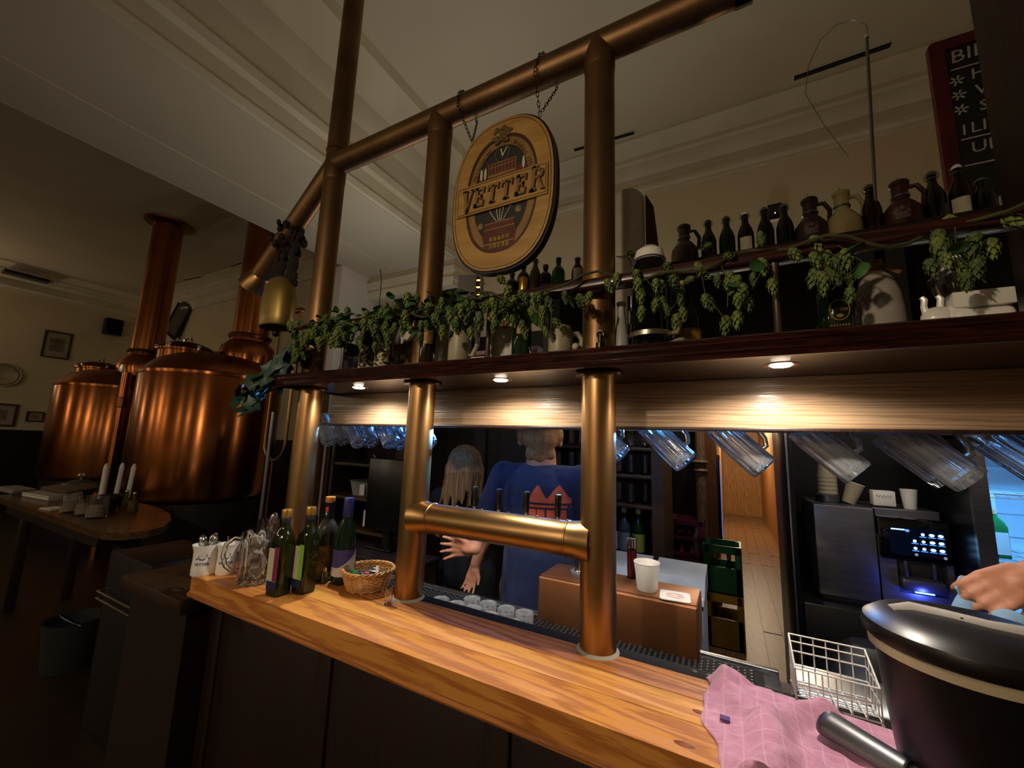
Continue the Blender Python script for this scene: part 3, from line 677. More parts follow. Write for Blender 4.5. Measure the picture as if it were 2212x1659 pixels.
def leaf_at(p, s_=None):
    s_ = s_ or random.uniform(.9, 1.5)
    Mh = Matrix.Translation(p) @ Matrix.Rotation(random.uniform(0, 6.28), 4, 'Z') @ Matrix.Rotation(random.uniform(-1.2, .8), 4, 'X') @ Matrix.Diagonal((s_, s_, s_, 1))
    link('hop_leaf', leafm, gd, M=Mh)
# dense left half
for i in range(150):
    x = random.uniform(-1.48, -.40); dens = 1 if x < -.95 else .8
    y = random.gauss(-.012, .018); z = random.gauss(.035, .026)
    hop_at(Vector((x+.4, min(y, .02)-.0, z)), .6, random.uniform(.85, 1.2))
for i in range(120):
    x = random.uniform(-1.48, -.6); leaf_at(Vector((x+.4, random.gauss(-.015, .02), random.gauss(.05, .022))))
# loose hanging sprigs: (x, drop)
for x, dz, n_ in ((-1.42, .1, 8), (-1.33, .05, 3), (-1.12, .07, 4), (-1.0, .06, 6), (-.82, .07, 4), (-.68, .09, 4), (-.52, .08, 4), (-.44, .11, 7), (-.40, .1, 6), (-.33, .05, 4), (-.16, .08, 7), (-.1, .11, 7), (-.04, .13, 6), (.0, .1, 4), (.055, .07, 7), (.17, .06, 7), (.2, .09, 5), (.33, .08, 7), (.36, .11, 5), (.48, .09, 6), (.55, .07, 6), (.7, .08, 5), (.85, .07, 5)):
    st = [Vector((x+.4, -.02, .03)), Vector((x+.4+random.uniform(-.02, .03), -.035, .03-dz*.5)), Vector((x+.4+random.uniform(-.02, .05), -.03, .03-dz))]
    ob('sprig', MB().tube(st, .0013, 5), vine_m, gd)
    for k in range(n_):
        t = (k+.5)/n_; p = st[0].lerp(st[2], t)+Vector((random.uniform(-.03, .035), random.uniform(-.02, .015), random.uniform(-.012, .015))); hop_at(p, .35)
    if random.random() < .7: leaf_at(st[1])
for i in range(22):
    x = random.uniform(-.38, .95); hop_at(Vector((x+.4, random.gauss(-.015, .015), random.gauss(.05, .02))), .9)
# ivy at the left end
iv = thing('ivy_sprig', 'dark green ivy trailing off the left end of the canopy', 'plant', (-1.55, .95, 1.83))
ivm = MB(); ivl = []
for i in range(10):
    a = 2*PI*i/10; r = .03*(1 if i % 2 == 0 else .72)*(1.25 if i == 0 else 1); ivl.append((r*math.sin(a), r*math.cos(a)))
ivp = MB().add([(0, 0, .005)]+[(x_, y_, -.002) for x_, y_ in ivl], [(0, 1+(i+1) % 10, 1+i) for i in range(10)]).mesh('ivy_leaf', ivy_m, True, 80)
pth = [Vector((.1, .05, .1)), Vector((.02, 0, .06)), Vector((-.05, -.03, -.01)), Vector((-.1, -.03, -.06)), Vector((-.16, -.02, -.1)), Vector((-.21, -.02, -.125))]
ob('stem', MB().tube(pth, .003, 6), vine_m, iv)
for i in range(84):
    t = random.random()**.9*(len(pth)-1.001); k = int(t); p = pth[k].lerp(pth[k+1], t-k)+Vector((random.gauss(0, .024), random.gauss(0, .022), random.gauss(0, .028)))
    s_ = random.uniform(.85, 1.45)*(1.1-.35*t/5)
    link('ivy_leaf', ivp, iv, M=Matrix.Translation(p) @ Matrix.Rotation(random.uniform(-.9, .9), 4, 'Z') @ Matrix.Rotation(random.uniform(.5, 1.7), 4, 'X') @ Matrix.Rotation(random.uniform(-1, 1), 4, 'Z') @ Matrix.Diagonal((s_, s_, s_, 1)))

# ------------------------------------------------------------------ bottles on the overhead cabinet
BZ0 = 2.455
oc = thing('overhead_cabinet', 'long black overhead back-bar cabinet with glass doors above the passage', 'cabinet', (.3, 2.1, 1.95))
ob('body', MB().box(-.86, 1.9, 2.12, 2.36, 1.95, BZ0-.03).box(-.86, 1.9, 1.92, 2.12, 1.95, 1.99).box(-.86, -.83, 1.92, 2.12, 1.95, BZ0-.03).box(.38, .42, 1.92, 2.12, 1.95, BZ0-.03), blackwood, oc, world=True, smooth=False)
ob('top', MB().rbox(-.88, 1.92, 1.9, 2.38, BZ0-.03, BZ0, .004), darkwood, oc, world=True)
for i in range(4):
    x = -.82+i*.68
    d_ = ob('door', MB().ring(rect(x+.33, (1.99+BZ0-.03)/2, .65, BZ0-.03-1.995), rect(x+.33, (1.99+BZ0-.03)/2, .54, BZ0-.03-2.1), 0, .02, upright(0, 1.92, 0)), blackwood, oc, world=True, smooth=False)
    ob('pane', MB().box(x+.05, x+.61, 1.908, 1.912, 2.03, BZ0-.07), M_('dark_pane', '#1a1512', .08, trans=.75, rvar=.02), d_, world=True, smooth=False)
brn = M_('amber_glass', '#8a4a1c', .15, trans=.3, rvar=.03)
ab = None
for i in range(5):
    p = (.03+i*.055, 2.02, 1.991); lb = ('first', 'second', 'third', 'fourth', 'fifth')[i]+' dim amber bottle from the left inside the glass-fronted cabinet'
    if ab is None:
        ab = thing('amber_bottle', lb, 'bottle', p, 0, 'amber bottles inside the overhead cabinet')
        ob('glass', MB().lathe([(.022, 0), (.024, .005), (.024, .09), (.01, .13), (.01, .17), (0, .171)], 16), brn, ab); ob('cap', MB().lathe([(.011, .168), (.011, .182), (0, .182)], 12), darkwood, ab)
    else: dup(ab, lb, p)

def swing(label, p, glassm, h=.27, r=.034, stop=None, group='swing-top bottles on the overhead cabinet', lab=None, rz=0):
    t = thing('swing_top_bottle', label, 'bottle', p, math.atan2(-p[0], p[1]), group)
    k = h/.27
    ob('glass', MB().lathe([(r*.9, 0), (r, .006), (r, .14*k), (r*.85, .17*k), (r*.48, .205*k), (r*.4, .225*k), (r*.4, .245*k), (r*.46, .247*k), (r*.46, .256*k), (0, .257*k)], 24), glassm, t)
    ob('stopper', MB().lathe([(r*.44, .257*k), (r*.46, .262*k), (r*.36, .272*k), (r*.2, .277*k), (0, .278*k)], 14), stop or white, t)
    wp = [(r*.5, 0, .235*k), (r*.62, 0, .25*k), (r*.5, 0, .268*k), (0, 0, .275*k), (-r*.5, 0, .268*k), (-r*.62, 0, .25*k), (-r*.5, 0, .235*k)]
    ob('wire_bail', MB().tube(wp, .0014, 5).lathe([(r*.41, .238*k), (r*.45, .238*k), (r*.45, .241*k), (r*.41, .241*k)], 14, closed=True), steeld, t)
    if lab: ob('label', MB().grid(lambda u, v: ((r+.0006)*math.sin((u-.5)*1.5), -(r+.0006)*math.cos((u-.5)*1.5), .03+.07*v), 10, 1), lab, t)
    return t
def jug(label, p, m, h=.27, r=.062, lab=None, spikes=True):
    t = thing('siphon_jug', label, 'jug', p, math.atan2(-p[0], p[1]), 'two-litre jugs on the overhead cabinet')
    k = h/.27
    ob('body', MB().lathe([(r*.88, 0), (r, .008), (r*1.0, .09*k), (r*.93, .12*k), (r*.6, .155*k), (r*.42, .17*k), (r*.4, .185*k), (r*.42, .24*k), (r*.5, .247*k), (r*.5, .262*k), (r*.42, .268*k), (0, .266*k)], 28), m, t)
    ob('neck_band', MB().lathe([(r*.41, .182*k), (r*.48, .184*k), (r*.48, .192*k), (r*.41, .194*k)], 24, closed=True), steeld, t)
    if spikes:
        for a in (.4, 2.4, 4.6): ob('crown_pin', MB().cyl((r*.36*math.cos(a), r*.36*math.sin(a), .262*k), (r*.4*math.cos(a), r*.4*math.sin(a), .282*k), .003, .001, 6), steeld, t)
    hp = [(r*.42, .01, .235*k), (r*.8, .015, .235*k), (r*1.1, .015, .19*k), (r*1.02, .01, .12*k)]
    ob('handle', MB().tube(hp, .009, 8), m, t)
    if lab: ob('emblem', MB().grid(lambda u, v: ((r*1.012)*math.sin((u-.5)*.8)*(1-.0*v), -(r*1.012)*math.cos((u-.5)*.8), .045+.05*v), 8, 6), lab, t)
    return t
def onc(u, v): q = at(u, v, y=2.02); return Vector((q.x, 2.02, BZ0)), q.z-BZ0
embl = M_('grey_emblem', '#5c4a40', .6, col2='#2c1a14', scale=90, lo=.45, hi=.55)
dkj = M_('dark_stoneware', '#2c1a14', .4, col2='#20120e', scale=8); olj = M_('olive_stoneware', '#4a3d20', .4, col2='#33280f', scale=8)
crj = M_('cream_stoneware', '#9c8c60', .45, col2='#857548', scale=9)
items = [
 ('b', 1107, 590, kglass, 'dark bottle half hidden behind the lower right rim of the oval sign'),
 ('w', 1132, 570, bglass, 'stout brown bottle just right of the oval sign bottom'),
 ('s', 1157, 560, M_('pale_glass', '#57532f', .12, trans=.2, rvar=.03), 'pale swing-top bottle, third from the left below the oval sign'),
 ('b', 1179, 573, bglass, 'shortest dark bottle between two taller ones below the oval sign'),
 ('w', 1207, 558, gglass, 'slim-necked dark wine bottle left of the third copper post'),
 ('sl', 1248, 556, bglass, 'brown swing-top bottle with white label touching the third copper post'),
 ('j', 1477, 488, olj, 'olive brown jug, leftmost on the overhead cabinet right of the third post'),
 ('s', 1529, 478, kglass, 'black swing-top bottle directly right of the olive brown jug'),
 ('s', 1568, 470, M_('deep_green_glass', '#101c10', .12, trans=.2, rvar=.03), 'second swing-top bottle right of the olive brown jug'),
 ('sw', 1608, 461, bglass, 'swing-top bottle with a bright white stopper and pale label'),
 ('s', 1650, 451, M_('deep_brown_glass', '#160c08', .12, trans=.15, rvar=.03), 'swing-top bottle left of the small black wall device'),
 ('s', 1692, 444, kglass, 'swing-top bottle between the wall device and the dark jug'),
 ('jl', 1747, 430, dkj, 'dark brown jug with a grey emblem, between swing-top bottle and cream jug'),
 ('jc', 1815, 415, crj, 'cream stoneware jug with a black band on the overhead cabinet'),
 ('s', 1876, 402, bglass, 'swing-top bottle beside the thin pale upright tube'),
 ('jl', 1940, 393, M_('red_brown_stoneware', '#3c1a12', .4, col2='#2a110c', scale=8), 'largest red brown jug right of the pale upright tube'),
 ('s', 2010, 374, kglass, 'dark swing-top bottle right of the largest jug'),
 ('sw', 2065, 360, bglass, 'swing-top bottle with a pale seal in front of the chalkboard'),
 ('s', 2118, 388, kglass, 'rightmost dark bottle beside the timber post'),
]
for k, u, v, m, lb in items:
    p, h = onc(u, v)
    if k[0] == 's':
        swing(lb, p, m, h, .034, None if k != 's' else M_('grey_stopper', '#57524a', .4, rvar=.05), lab=labelc if 'l' in k or 'w' in k else None)
    elif k[0] == 'j': jug(lb, p, m, h, .062, lab=embl if 'l' in k else None)
    else:
        t = thing('bottle', lb, 'bottle', p, 0, 'plain bottles on the overhead cabinet'); r = .038
        ob('glass', MB().lathe([(r*.9, 0), (r, .006), (r, h*.55), (r*.8, h*.66), (r*.36, h*.76), (r*.34, h*.97), (r*.4, h*.975), (r*.4, h), (0, h)], 24), m, t)
        ob('cap', MB().lathe([(r*.41, h*.86), (r*.43, h*.99), (r*.38, h*1.004), (0, h*1.004)], 16), blackp if k == 'w' else darkwood, t)
# band on the cream jug
q = at(1815, 500, y=2.02)
# thin upright tube with a wire, wall device, chalkboard
p0 = at(1893, 490, y=2.0); p1 = at(1872, 78, y=2.0)
tb = thing('upright_tube', 'thin pale upright tube with a curved wire at its top beside the chalkboard', 'tube', (p0.x, 2.0, BZ0))
ob('rod', MB().cyl((0, 0, 0), (p1.x-p0.x, 0, p1.z-BZ0), .006, n=10), steeld, tb)
wp = []
for u, v in ((1874, 92), (1868, 62), (1840, 52), (1805, 62), (1770, 95), (1745, 150), (1738, 210), (1780, 280), (1830, 345)):
    q = at(u, v, y=2.05); wp.append((q.x-p0.x, .03, q.z-BZ0))
ob('wire', MB().tube(wp, .0016, 5), steeld, tb)
ob('tip', MB().ball((p1.x-p0.x, 0, p1.z-BZ0), .009, 8), labelc, tb)
q = at(1673, 461, y=YB-.01)
wd = thing('wall_device', 'small black square device with white rim on the back wall', 'device', (q.x, YB, q.z))
ob('housing', MB().rbox(-.075, .075, -.05, 0, -.095, .095, .02), white, wd); ob('face', MB().rbox(-.06, .06, -.056, -.045, -.08, .08, .004), kglass, wd)
ob('status_light', MB().ball((.0, -.056, -.02), .006, 8), M_('status_led', '#ffe9b0', .3, emit='#ffe9b0', es=3, rvar=.01), wd)
cb = thing('chalkboard', 'tall chalkboard in a red frame with white chalk writing', 'chalkboard', (1.06, 2.2, BZ0))
ob('slate', MB().box(-.19, .26, .0, .012, -.0, .93), slate, cb, smooth=False)
ob('frame', MB().ring(rect(.035, .455, .5, .97, .02), rect(.035, .455, .4, .87, .003), -.014, .014, upright(0, 0, 0)), redwood, cb, smooth=False)
ch = MB(); CU = upright(0, -.001, 0)
def chk(s_, x, z, size): text(ch, s_, size, CU @ Matrix.Translation((x, z, .0)) @ Matrix.Rotation(.06, 4, 'Z'), .0006, shear=.1)
chk('BIE', -.095, .85, .085); chk('HE', -.055, .745, .07); chk('W', -.055, .665, .07); chk('SA', -.05, .59, .066); chk('1LITE', -.075, .50, .07); chk('UET', -.065, .41, .07); chk('5', -.045, .255, .1)
for zz in (.79, .455, .335): ch.box(-.15, .03, -.002, -.001, zz-.003, zz+.003)
for zz in (.735, .665, .595):
    for k in range(3): ch.box(-.024, .024, -.0035, .0035, 0, .0006, M=CU @ Matrix.Translation((-.138, zz, 0)) @ Matrix.Rotation(k*PI/3+.2, 4, 'Z'))
ob('chalk_writing', ch, chalk, cb, smooth=False)['kind'] = 'stuff'
ob('chalk_drawing', MB().prism([(-.09, .16), (-.05, .19), (-.0, .185), (.005, .13), (-.05, .115)], 0, .0006, CU).ring(circ(.02, .155, .022, .024, 14), circ(.02, .155, .014, .015, 14), 0, .0006, CU), chalk, cb, smooth=False)
# ------------------------------------------------------------------ glass mugs
def rr(u0, u1, v, y):
    a = at(u0, v, y=y); b = at(u1, v, y=y); x = (a.x+b.x)/2
    return abs(b.x-a.x)/2*y/math.hypot(x, y)
def mug_parts(t, h=.15, r=.037, flutes=12, m=None):
    m = m or mugglass
    fl_ = lambda i, j: (.045*math.cos(flutes*2*PI*i/72) if 1 < j < 7 else (.03*math.cos(flutes*4*PI*i/72) if j in (0, 1) else 0))
    ob('body', MB().lathe([(r*.5, .002), (r*.96, 0), (r, .004), (r*1.0, .02), (r*1.0, h*.35), (r*1.0, h*.7), (r*.98, h*.8), (r*1.0, h*.86), (r*1.0, h), (r*.93, h), (r*.92, h*.86), (r*.88, h*.5), (r*.86, .022), (r*.7, .014), (r*.3, .012)], 72, flute=fl_, closed=True), m, t)
    hp = [(r*.9, 0, h*.83), (r*1.35, 0, h*.86), (r*1.75, 0, h*.76), (r*1.85, 0, h*.55), (r*1.65, 0, h*.34), (r*1.3, 0, h*.24), (r*.92, 0, h*.25)]
    ob('handle', MB().tube(hp, .0055, 8, flat=1.4), m, t)
def hang_M(base):
    zz = Vector((-.7, .14, .7)).normalized(); xx = Vector((.7, 0, .7)); xx = (xx-zz*xx.dot(zz)).normalized(); yy = zz.cross(xx)
    R_ = Matrix((xx, yy, zz)).transposed().to_4x4()
    return Matrix.Translation(base) @ R_
hm = [(712, 953, 1.33, 'leftmost hanging glass mug, front row beside the first post'), (742, 953, 1.5, 'hanging glass mug in the back row, nearest the first post'),
      (777, 957, 1.33, 'second front-row hanging glass mug between the first and second posts'), (803, 957, 1.5, 'back-row hanging glass mug in the middle between the first and second posts'),
      (846, 958, 1.33, 'front-row hanging glass mug just left of the second post'), (868, 961, 1.5, 'back-row hanging glass mug just left of the second post'),
      (928, 960, 1.42, 'hanging glass mug peeking out right of the second post'),
      (1340, 985, 1.33, 'hanging glass mug half hidden behind the third post'), (1482, 1000, 1.33, 'blue glinting hanging glass mug, second right of the third post'),
      (1652, 1012, 1.33, 'blue glinting hanging glass mug above the lit corridor'), (1855, 1024, 1.33, 'hanging glass mug left of the coffee machine screen'),
      (2052, 1035, 1.45, 'back hanging glass mug of the overlapping pair above the coffee machine'), (2100, 1040, 1.33, 'front hanging glass mug of the overlapping pair above the coffee machine'),
      (2300, 1045, 1.36, 'hanging glass mug at the right picture edge above the lit fridge')]
m0 = None
for u, v, y, lb in hm:
    q = at(u, v, y=y); Mh = hang_M(q)
    if m0 is None:
        m0 = thing('beer_mug', lb, 'mug', group='glass mugs hanging under the canopy', M=Mh); mug_parts(m0, .165, .0375, 12)
    else: dup(m0, lb, M=Mh)
# upside-down mugs on the drip mat
um = [(952, 1293), (986, 1303), (1020, 1292), (1022, 1313), (1055, 1302), (1058, 1327), (1094, 1313), (1133, 1322), (1107, 1343)]
m1 = None
for i, (u, v) in enumerate(um):
    q = at(u, v, z=1.05); lb = ['small upturned glass mug, leftmost on the drip mat', 'second upturned glass mug from the left, front row', 'upturned glass mug in the back row beside the leftmost pair', 'third upturned glass mug of the front row', 'upturned glass mug in the middle of the back row', 'fourth upturned glass mug of the front row', 'upturned glass mug third from the right on the drip mat', 'upturned glass mug at the right end, back row', 'upturned glass mug at the right end, front row with its handle showing'][i]
    Mh = Matrix.Translation((q.x, q.y, .958+.092)) @ Matrix.Rotation(PI, 4, 'X') @ Matrix.Rotation((0 if i == 8 else (PI/2 if q.y < 1.25 else -PI/2))+random.uniform(-.25, .25), 4, 'Z')
    if m1 is None:
        m1 = thing('upturned_mug', lb, 'mug', group='upturned mugs on the drip mat', M=Mh); mug_parts(m1, .092, .029, 9, wetglass)
    else: dup(m1, lb, M=Mh)

# ------------------------------------------------------------------ things on the canopy shelf
def shelf(u, v, y): q = at(u, v, y=y); return Vector((q.x, y, SZ)), q.z-SZ
def lathe_thing(name, label, cat, p, prof, m, part='body', n=28, group=None):
    t = thing(name, label, cat, p, 0, group); ob(part, MB().lathe(prof, n), m, t); return t
def wine(name, label, p, h, r, m, capm, labm=None, l0=.08, l1=.4, group=None, cat='bottle', ang=2.6):
    t = thing(name, label, cat, p, math.atan2(-p[0], p[1]), group)
    ob('glass', MB().lathe([(r*.6, .004), (r*.9, 0), (r, .006), (r, h*.5), (r*.93, h*.58), (r*.6, h*.7), (r*.4, h*.8), (r*.37, h*.95), (r*.42, h*.955), (r*.42, h*.985), (0, h*.985)], 28), m, t)
    ob('capsule', MB().lathe([(r*.4, h*.84), (r*.43, h*.86), (r*.45, h*.99), (r*.4, h), (0, h)], 20), capm, t)
    if labm: 
        lo = ob('label', MB().grid(lambda u, v: ((r+.0007)*math.sin((u-.5)*ang), -(r+.0007)*math.cos((u-.5)*ang), h*(l0+(l1-l0)*v)), 16, 1), labm, t)
    return t
# dark folded stand at the left
p, h = shelf(775, 690, 1.12)
t = thing('dark_menu_stand', 'dark blue-black folded card leaning near the left gallery spindles', 'stand', p)
ob('panel', MB().prism([(-.085, 0), (.06, 0), (.06, .12), (-.03, .16)], -.006, .006, upright(0, 0, 0, .3)), M_('blue_black_card', '#10151f', .6, col2='#0c1018', scale=20), t, smooth=False)
ob('back_flap', MB().prism([(-.07, 0), (.07, 0), (.05, .13), (-.03, .14)], -.005, .005, upright(0, .045, 0, .1)), M_('blue_black_card', '#10151f'), t, smooth=False)
# two printed bottles
printm = M_('gold_block_print', '#c8b98a', .6, col2='#1a0f0a', scale=70, stretch=(1, 1, 1.6), lo=.47, hi=.53, detail=2)
for u, lb in ((803, 'brown bottle with cream block print, left of the printed pair on the canopy'), (836, 'brown bottle with cream block print, right of the printed pair on the canopy')):
    p, h = shelf(u, 655, 1.1); r = .033
    t = thing('printed_bottle', lb, 'bottle', p, .83, 'printed brown bottles on the canopy')
    ob('glass', MB().lathe([(r*.9, 0), (r, .006), (r, .15), (r*.75, .185), (r*.45, .21), (r*.42, .25), (0, .25)], 26), bglass, t)
    ob('print', MB().grid(lambda u_, v_: ((r+.0006)*math.sin((u_-.5)*2.2), -(r+.0006)*math.cos((u_-.5)*2.2), .02+.115*v_), 14, 6), printm, t)
    ob('stopper', MB().ball((0, 0, .262), .012, 10), chrome, t)
    ob('wire_bail', MB().tube([(r*.45, 0, .235), (r*.6, 0, .26), (0, 0, .278), (-r*.6, 0, .26), (-r*.45, 0, .235)], .0015, 5), steeld, t)
# thin wire standing up
p, h = shelf(826, 580, 1.12)
t = thing('wire_flower_pick', 'thin black wire standing up behind the printed bottles', 'wire', p)
ob('wire', MB().tube([(0, 0, 0), (.002, 0, h*.6), (0, 0, h*.9), (-.012, 0, h)], .0015, 6), blackp, t)
# round wooden plaque
p, h = shelf(888, 700, 1.16)
t = thing('round_plaque', 'round wooden plaque with a pale skyline top half behind the second post', 'plaque', p, -.35)
Up = upright(0, 0, h*.62, 0); R0 = h*.6
ob('disc', MB().prism(circ(0, 0, R0, R0, 40), -.006, .004, Up), M_('plaque_wood', '#6b5230', .6, col2='#574022', scale=8, stretch=(1, 1, 5)), t)
sky = [(R0*.93*math.cos(a), R0*.93*math.sin(a)) for a in [math.radians(10+i*8) for i in range(21)]]+[(-R0*.8, R0*.14), (-R0*.4, R0*.1), (-R0*.3, R0*.24), (-R0*.2, R0*.1), (R0*.1, R0*.28), (R0*.3, R0*.16), (R0*.5, R0*.3), (R0*.8, R0*.16)]
ob('skyline', MB().prism(sky, .004, .0055, Up), paper, t, smooth=False)
# brown bottle with gold label
p, h = shelf(931, 640, 1.0)
t = wine('brown_bottle', 'dark brown bottle with a gold label standing right of the second post', p, h, .026, bglass, darkwood, golddull, .32, .58, ang=1.2)
# white papers
p, h = shelf(962, 690, 1.14)
t = thing('paper_stack', 'upright white papers beside the grey-green stoneware mug', 'papers', p)
for k in range(3): ob('sheet', MB().box(-.028, .028, -.001, .001, 0, .15-k*.008, M=Matrix.Translation((0, k*.006, 0)) @ Matrix.Rotation(.1*k, 4, 'Y')), paper, t, smooth=False)
# stoneware mugs
def stein(label, p, h, r, hx, rz, rim=.0, taper=0):
    t = thing('stoneware_mug', label, 'mug', p, rz, 'stoneware mugs on the canopy')
    ob('body', MB().lathe([(r*.92, 0), (r, .008), (r*1.0, h*.6), (r*.97, h*.8), (r*(.82-taper), h*.92), (r*(.8-taper), h), (r*(.72-taper), h), (r*(.72-taper), h*.9), (r*.86, h*.7), (r*.86, .012), (0, .01)], 32), stone, t)
    ob('handle', MB().tube([(r*.9, 0, h*.75), (r*1.4, 0, h*.78), (r*1.75, 0, h*.6), (r*1.7, 0, h*.35), (r*1.3, 0, h*.18), (r*.92, 0, h*.2)], .008, 8), stone, t)
    return t
p, h = shelf(997, 683, 1.0); stein('tall grey-green stoneware mug left of a gallery spindle', p, h+.02, .036, 1, .1)
p, h = shelf(1211, 707, 1.0); stein('short pale stoneware cup left of the third post', p, h, .033, 1, .3, taper=-.08)
# white carton and papers
p, h = shelf(1098, 660, 1.16)
t = thing('white_carton', 'white carton with a red mark behind the gallery spindle', 'carton', p, .25)
ob('box', MB().rbox(-.06, .06, -.03, .03, 0, .2, .002), paper, t); ob('red_mark', MB().box(-.01, .012, -.0312, -.03, .15, .18), red_m, t, smooth=False); ob('flap', MB().box(-.062, -.04, -.04, -.036, 0, .13), paper, t, smooth=False)
# green bottles
p, h = shelf(1131, 600, 1.0); wine('green_bottle', 'green bottle with a faint gold label between carton and stoneware cup', p, h, .028, gglass, gold, golddull, .3, .5, ang=1.1)
p, h = shelf(1795, 570, 1.02); wine('green_bottle', 'dark green bottle with a gold round label left of the pale jug', p, h, .034, M_('dark_green_glass', '#0c1f14', .08, trans=.2, rvar=.02), gold, None, .2, .42)
lb_ = MB()
Ml = upright(p.x, 1.02-.0348, SZ+h*.33)
lb_.ring(circ(0, 0, .017, .022, 28), circ(0, 0, .015, .02, 28), 0, .0008, Ml); text(lb_, 'VETTER', .0085, Ml, .0004); lb_.prism(circ(0, -.012, .006, .004, 10), 0, .0006, Ml)
for k in range(7): lb_.box(-.016+k*.0046, -.0135+k*.0046, -.0335, -.0295, 0, .0006, M=Ml)
gt_ = [o for o in C.objects if o.name.startswith('green_bottle')][-1]
_iv = Matrix.Rotation(-gt_.rotation_euler.z, 4, 'Z') @ Matrix.Translation(-gt_.location); lb_.v = [tuple(_iv @ Vector(v_)) for v_ in lb_.v]
ob('gold_emblem', lb_, golddull, gt_, smooth=False)
# carton label top device with lit digits
p, h = shelf(1017, 612, 1.3)
t = thing('till_display', 'white till display pole with small yellow lit digits behind the garland', 'display', p, .35)
ob('pole', MB().cyl((0, 0, 0), (0, 0, h-.06), .008, n=10), paper, t); ob('head', MB().rbox(-.05, .05, -.02, .02, h-.1, h+.03, .004), M_('till_white', '#c9c4ba', .5, rvar=.04), t)
ob('screen', MB().box(.028, .046, -.0215, -.02, h-.09, h+.02), M_('till_screen', '#3a0c14', .3, emit='#400810', es=.2, rvar=.02), t, smooth=False)
for k in range(3): ob('digit', MB().box(.03, .044, -.0225, -.0215, h-.0+k*-.03, h+.006+k*-.03), M_('till_digit', '#fff09a', .3, emit='#f4e27a', es=2.5, rvar=.01), t, smooth=False)
# small tools left of the third post
p, h = shelf(1268, 742, 1.0)
t = thing('bottle_opener', 'small dark metal opener lying beside the short stoneware cup', 'opener', p, .2)
ob('bar', MB().rbox(-.035, .035, -.008, .008, 0, .02, .004), blackp, t); ob('knob', MB().ball((-.03, 0, .03), .01), labelc, t)
p, h = shelf(1297, 720, .985)
t = thing('cork_stopper', 'small black bottle pourer in front of the third post', 'pourer', p)
ob('base', MB().lathe([(.011, 0), (.012, .03), (.006, .034), (.006, .05), (0, .05)], 14), blackp, t); ob('ring', MB().tube([(.009*math.cos(a), 0, .055+.009*math.sin(a)) for a in [i*PI/6 for i in range(12)]], .003, 6, closed=True), blackp, t)
# pale bottle figure
p, h = shelf(1342, 690, 1.05)
t = lathe_thing('pale_vase', 'slender grey-white vase right of the third post', 'vase', p, [(.022, 0), (.024, .006), (.019, .06), (.012, .1), (.009, .13), (.011, .15), (0, .15)], M_('grey_glaze', '#a9a8a2', .35, col2='#97968f', scale=12)); ob('rim', MB().lathe([(.011, .148), (.013, .152), (.011, .156)], 16, closed=True), white, t)
# big black lidded mug
y = 1.08; p, h = shelf(1402, 536, y); r = rr(1357, 1449, 690, y)
t = thing('black_lidded_stein', 'large glossy black stein with silver band, cream handle and white lid', 'stein', p, -.25)
ob('body', MB().lathe([(r*1.06, 0), (r*1.1, .012), (r*1.08, .055), (r*1.0, .068), (r*.96, .11), (r*.93, h*.62), (r*.9, h*.8), (r*.78, h*.86), (0, h*.86)], 40), kglass, t)
ob('silver_band', MB().lathe([(r*1.06, .052), (r*1.12, .054), (r*1.12, .066), (r*1.04, .068)], 40, closed=True), M_('silver_band', '#b0aa98', .3, .9, col2='#8d8776', scale=20), t)
ob('lid', MB().lathe([(r*.72, h*.86), (r*.74, h*.9), (r*.66, h*.96), (r*.4, h*1.0), (0, h*1.01)], 32), white, t)
ob('lid_wire', MB().tube([(r*.76*math.cos(a), r*.76*math.sin(a), h*.875) for a in [i*PI/12 for i in range(24)]], .0022, 6, closed=True), steeld, t)
ob('handle', MB().tube([(r*.9, -.0, h*.7), (r*1.4, -.01, h*.73), (r*1.68, -.015, h*.6), (r*1.66, -.015, h*.42), (r*1.6, -.015, h*.27), (r*1.35, -.01, h*.19), (r*1.02, 0, h*.2)], .0065, 8), M_('cream_handle', '#a89878', .4, col2='#8f7f60', scale=10), t)
lbm = MB(); Ml = Matrix.Identity(4)
ob('emblem', MB().ring(circ(0, 0, .011, .02, 18), circ(0, 0, .005, .012, 18), 0, .001, Matrix.Rotation(-.95, 4, 'Z') @ upright(0, -r*1.005, .115)), M_('grey_print', '#8f8d86', .5, rvar=.05), t)
# folded card with rounded top, side panel coloured brown for its shade
y = 1.30
p, h = shelf(1372, 405, y)
t = thing('folded_card', 'tall folded card with a rounded pale front and shade-brown side behind the black stein', 'card', p)
pn = [(-.075, 0), (.03, 0), (.03, h-.1)]+[(-.022+.052*math.cos(a), h-.06+.06*math.sin(a)) for a in [math.radians(k*15) for k in range(0, 13)]]+[(-.075, h-.1)]
ob('front_panel', MB().prism(pn, -.002, .002, upright(0, 0, 0, .2)), M_('pale_card', '#b7aa99', .7, col2='#a69988', scale=10), t, smooth=False)
pn = [(0, 0), (.085, 0), (.06, h*.5), (.03, h-.07), (0, h-.03)]
ob('side_panel', MB().prism(pn, -.002, .002, upright(.032, .01, 0, .75)), M_('card_shade_brown', '#4a2c18', .6, col2='#38200f', scale=14), t, smooth=False)  # shade on this panel is put into its brown colour
ob('cord', MB().tube([(-.06, -.02, h*.62), (-.02, -.03, h*.6), (.005, -.03, h*.5), (0, -.03, h*.42), (-.02, -.025, h*.3), (-.01, -.02, h*.2)], .0014, 5), blackp, t)
# metal bracket by the post
p, h = shelf(1362, 640, 1.2)
t = thing('iron_bracket', 'small dark iron bracket in front of the folded card', 'bracket', p)
ob('upright', MB().rbox(-.008, .002, -.004, .004, 0, h, .001), blackp, t); ob('arm', MB().rbox(-.008, .05, -.004, .004, h-.01, h, .001), blackp, t)
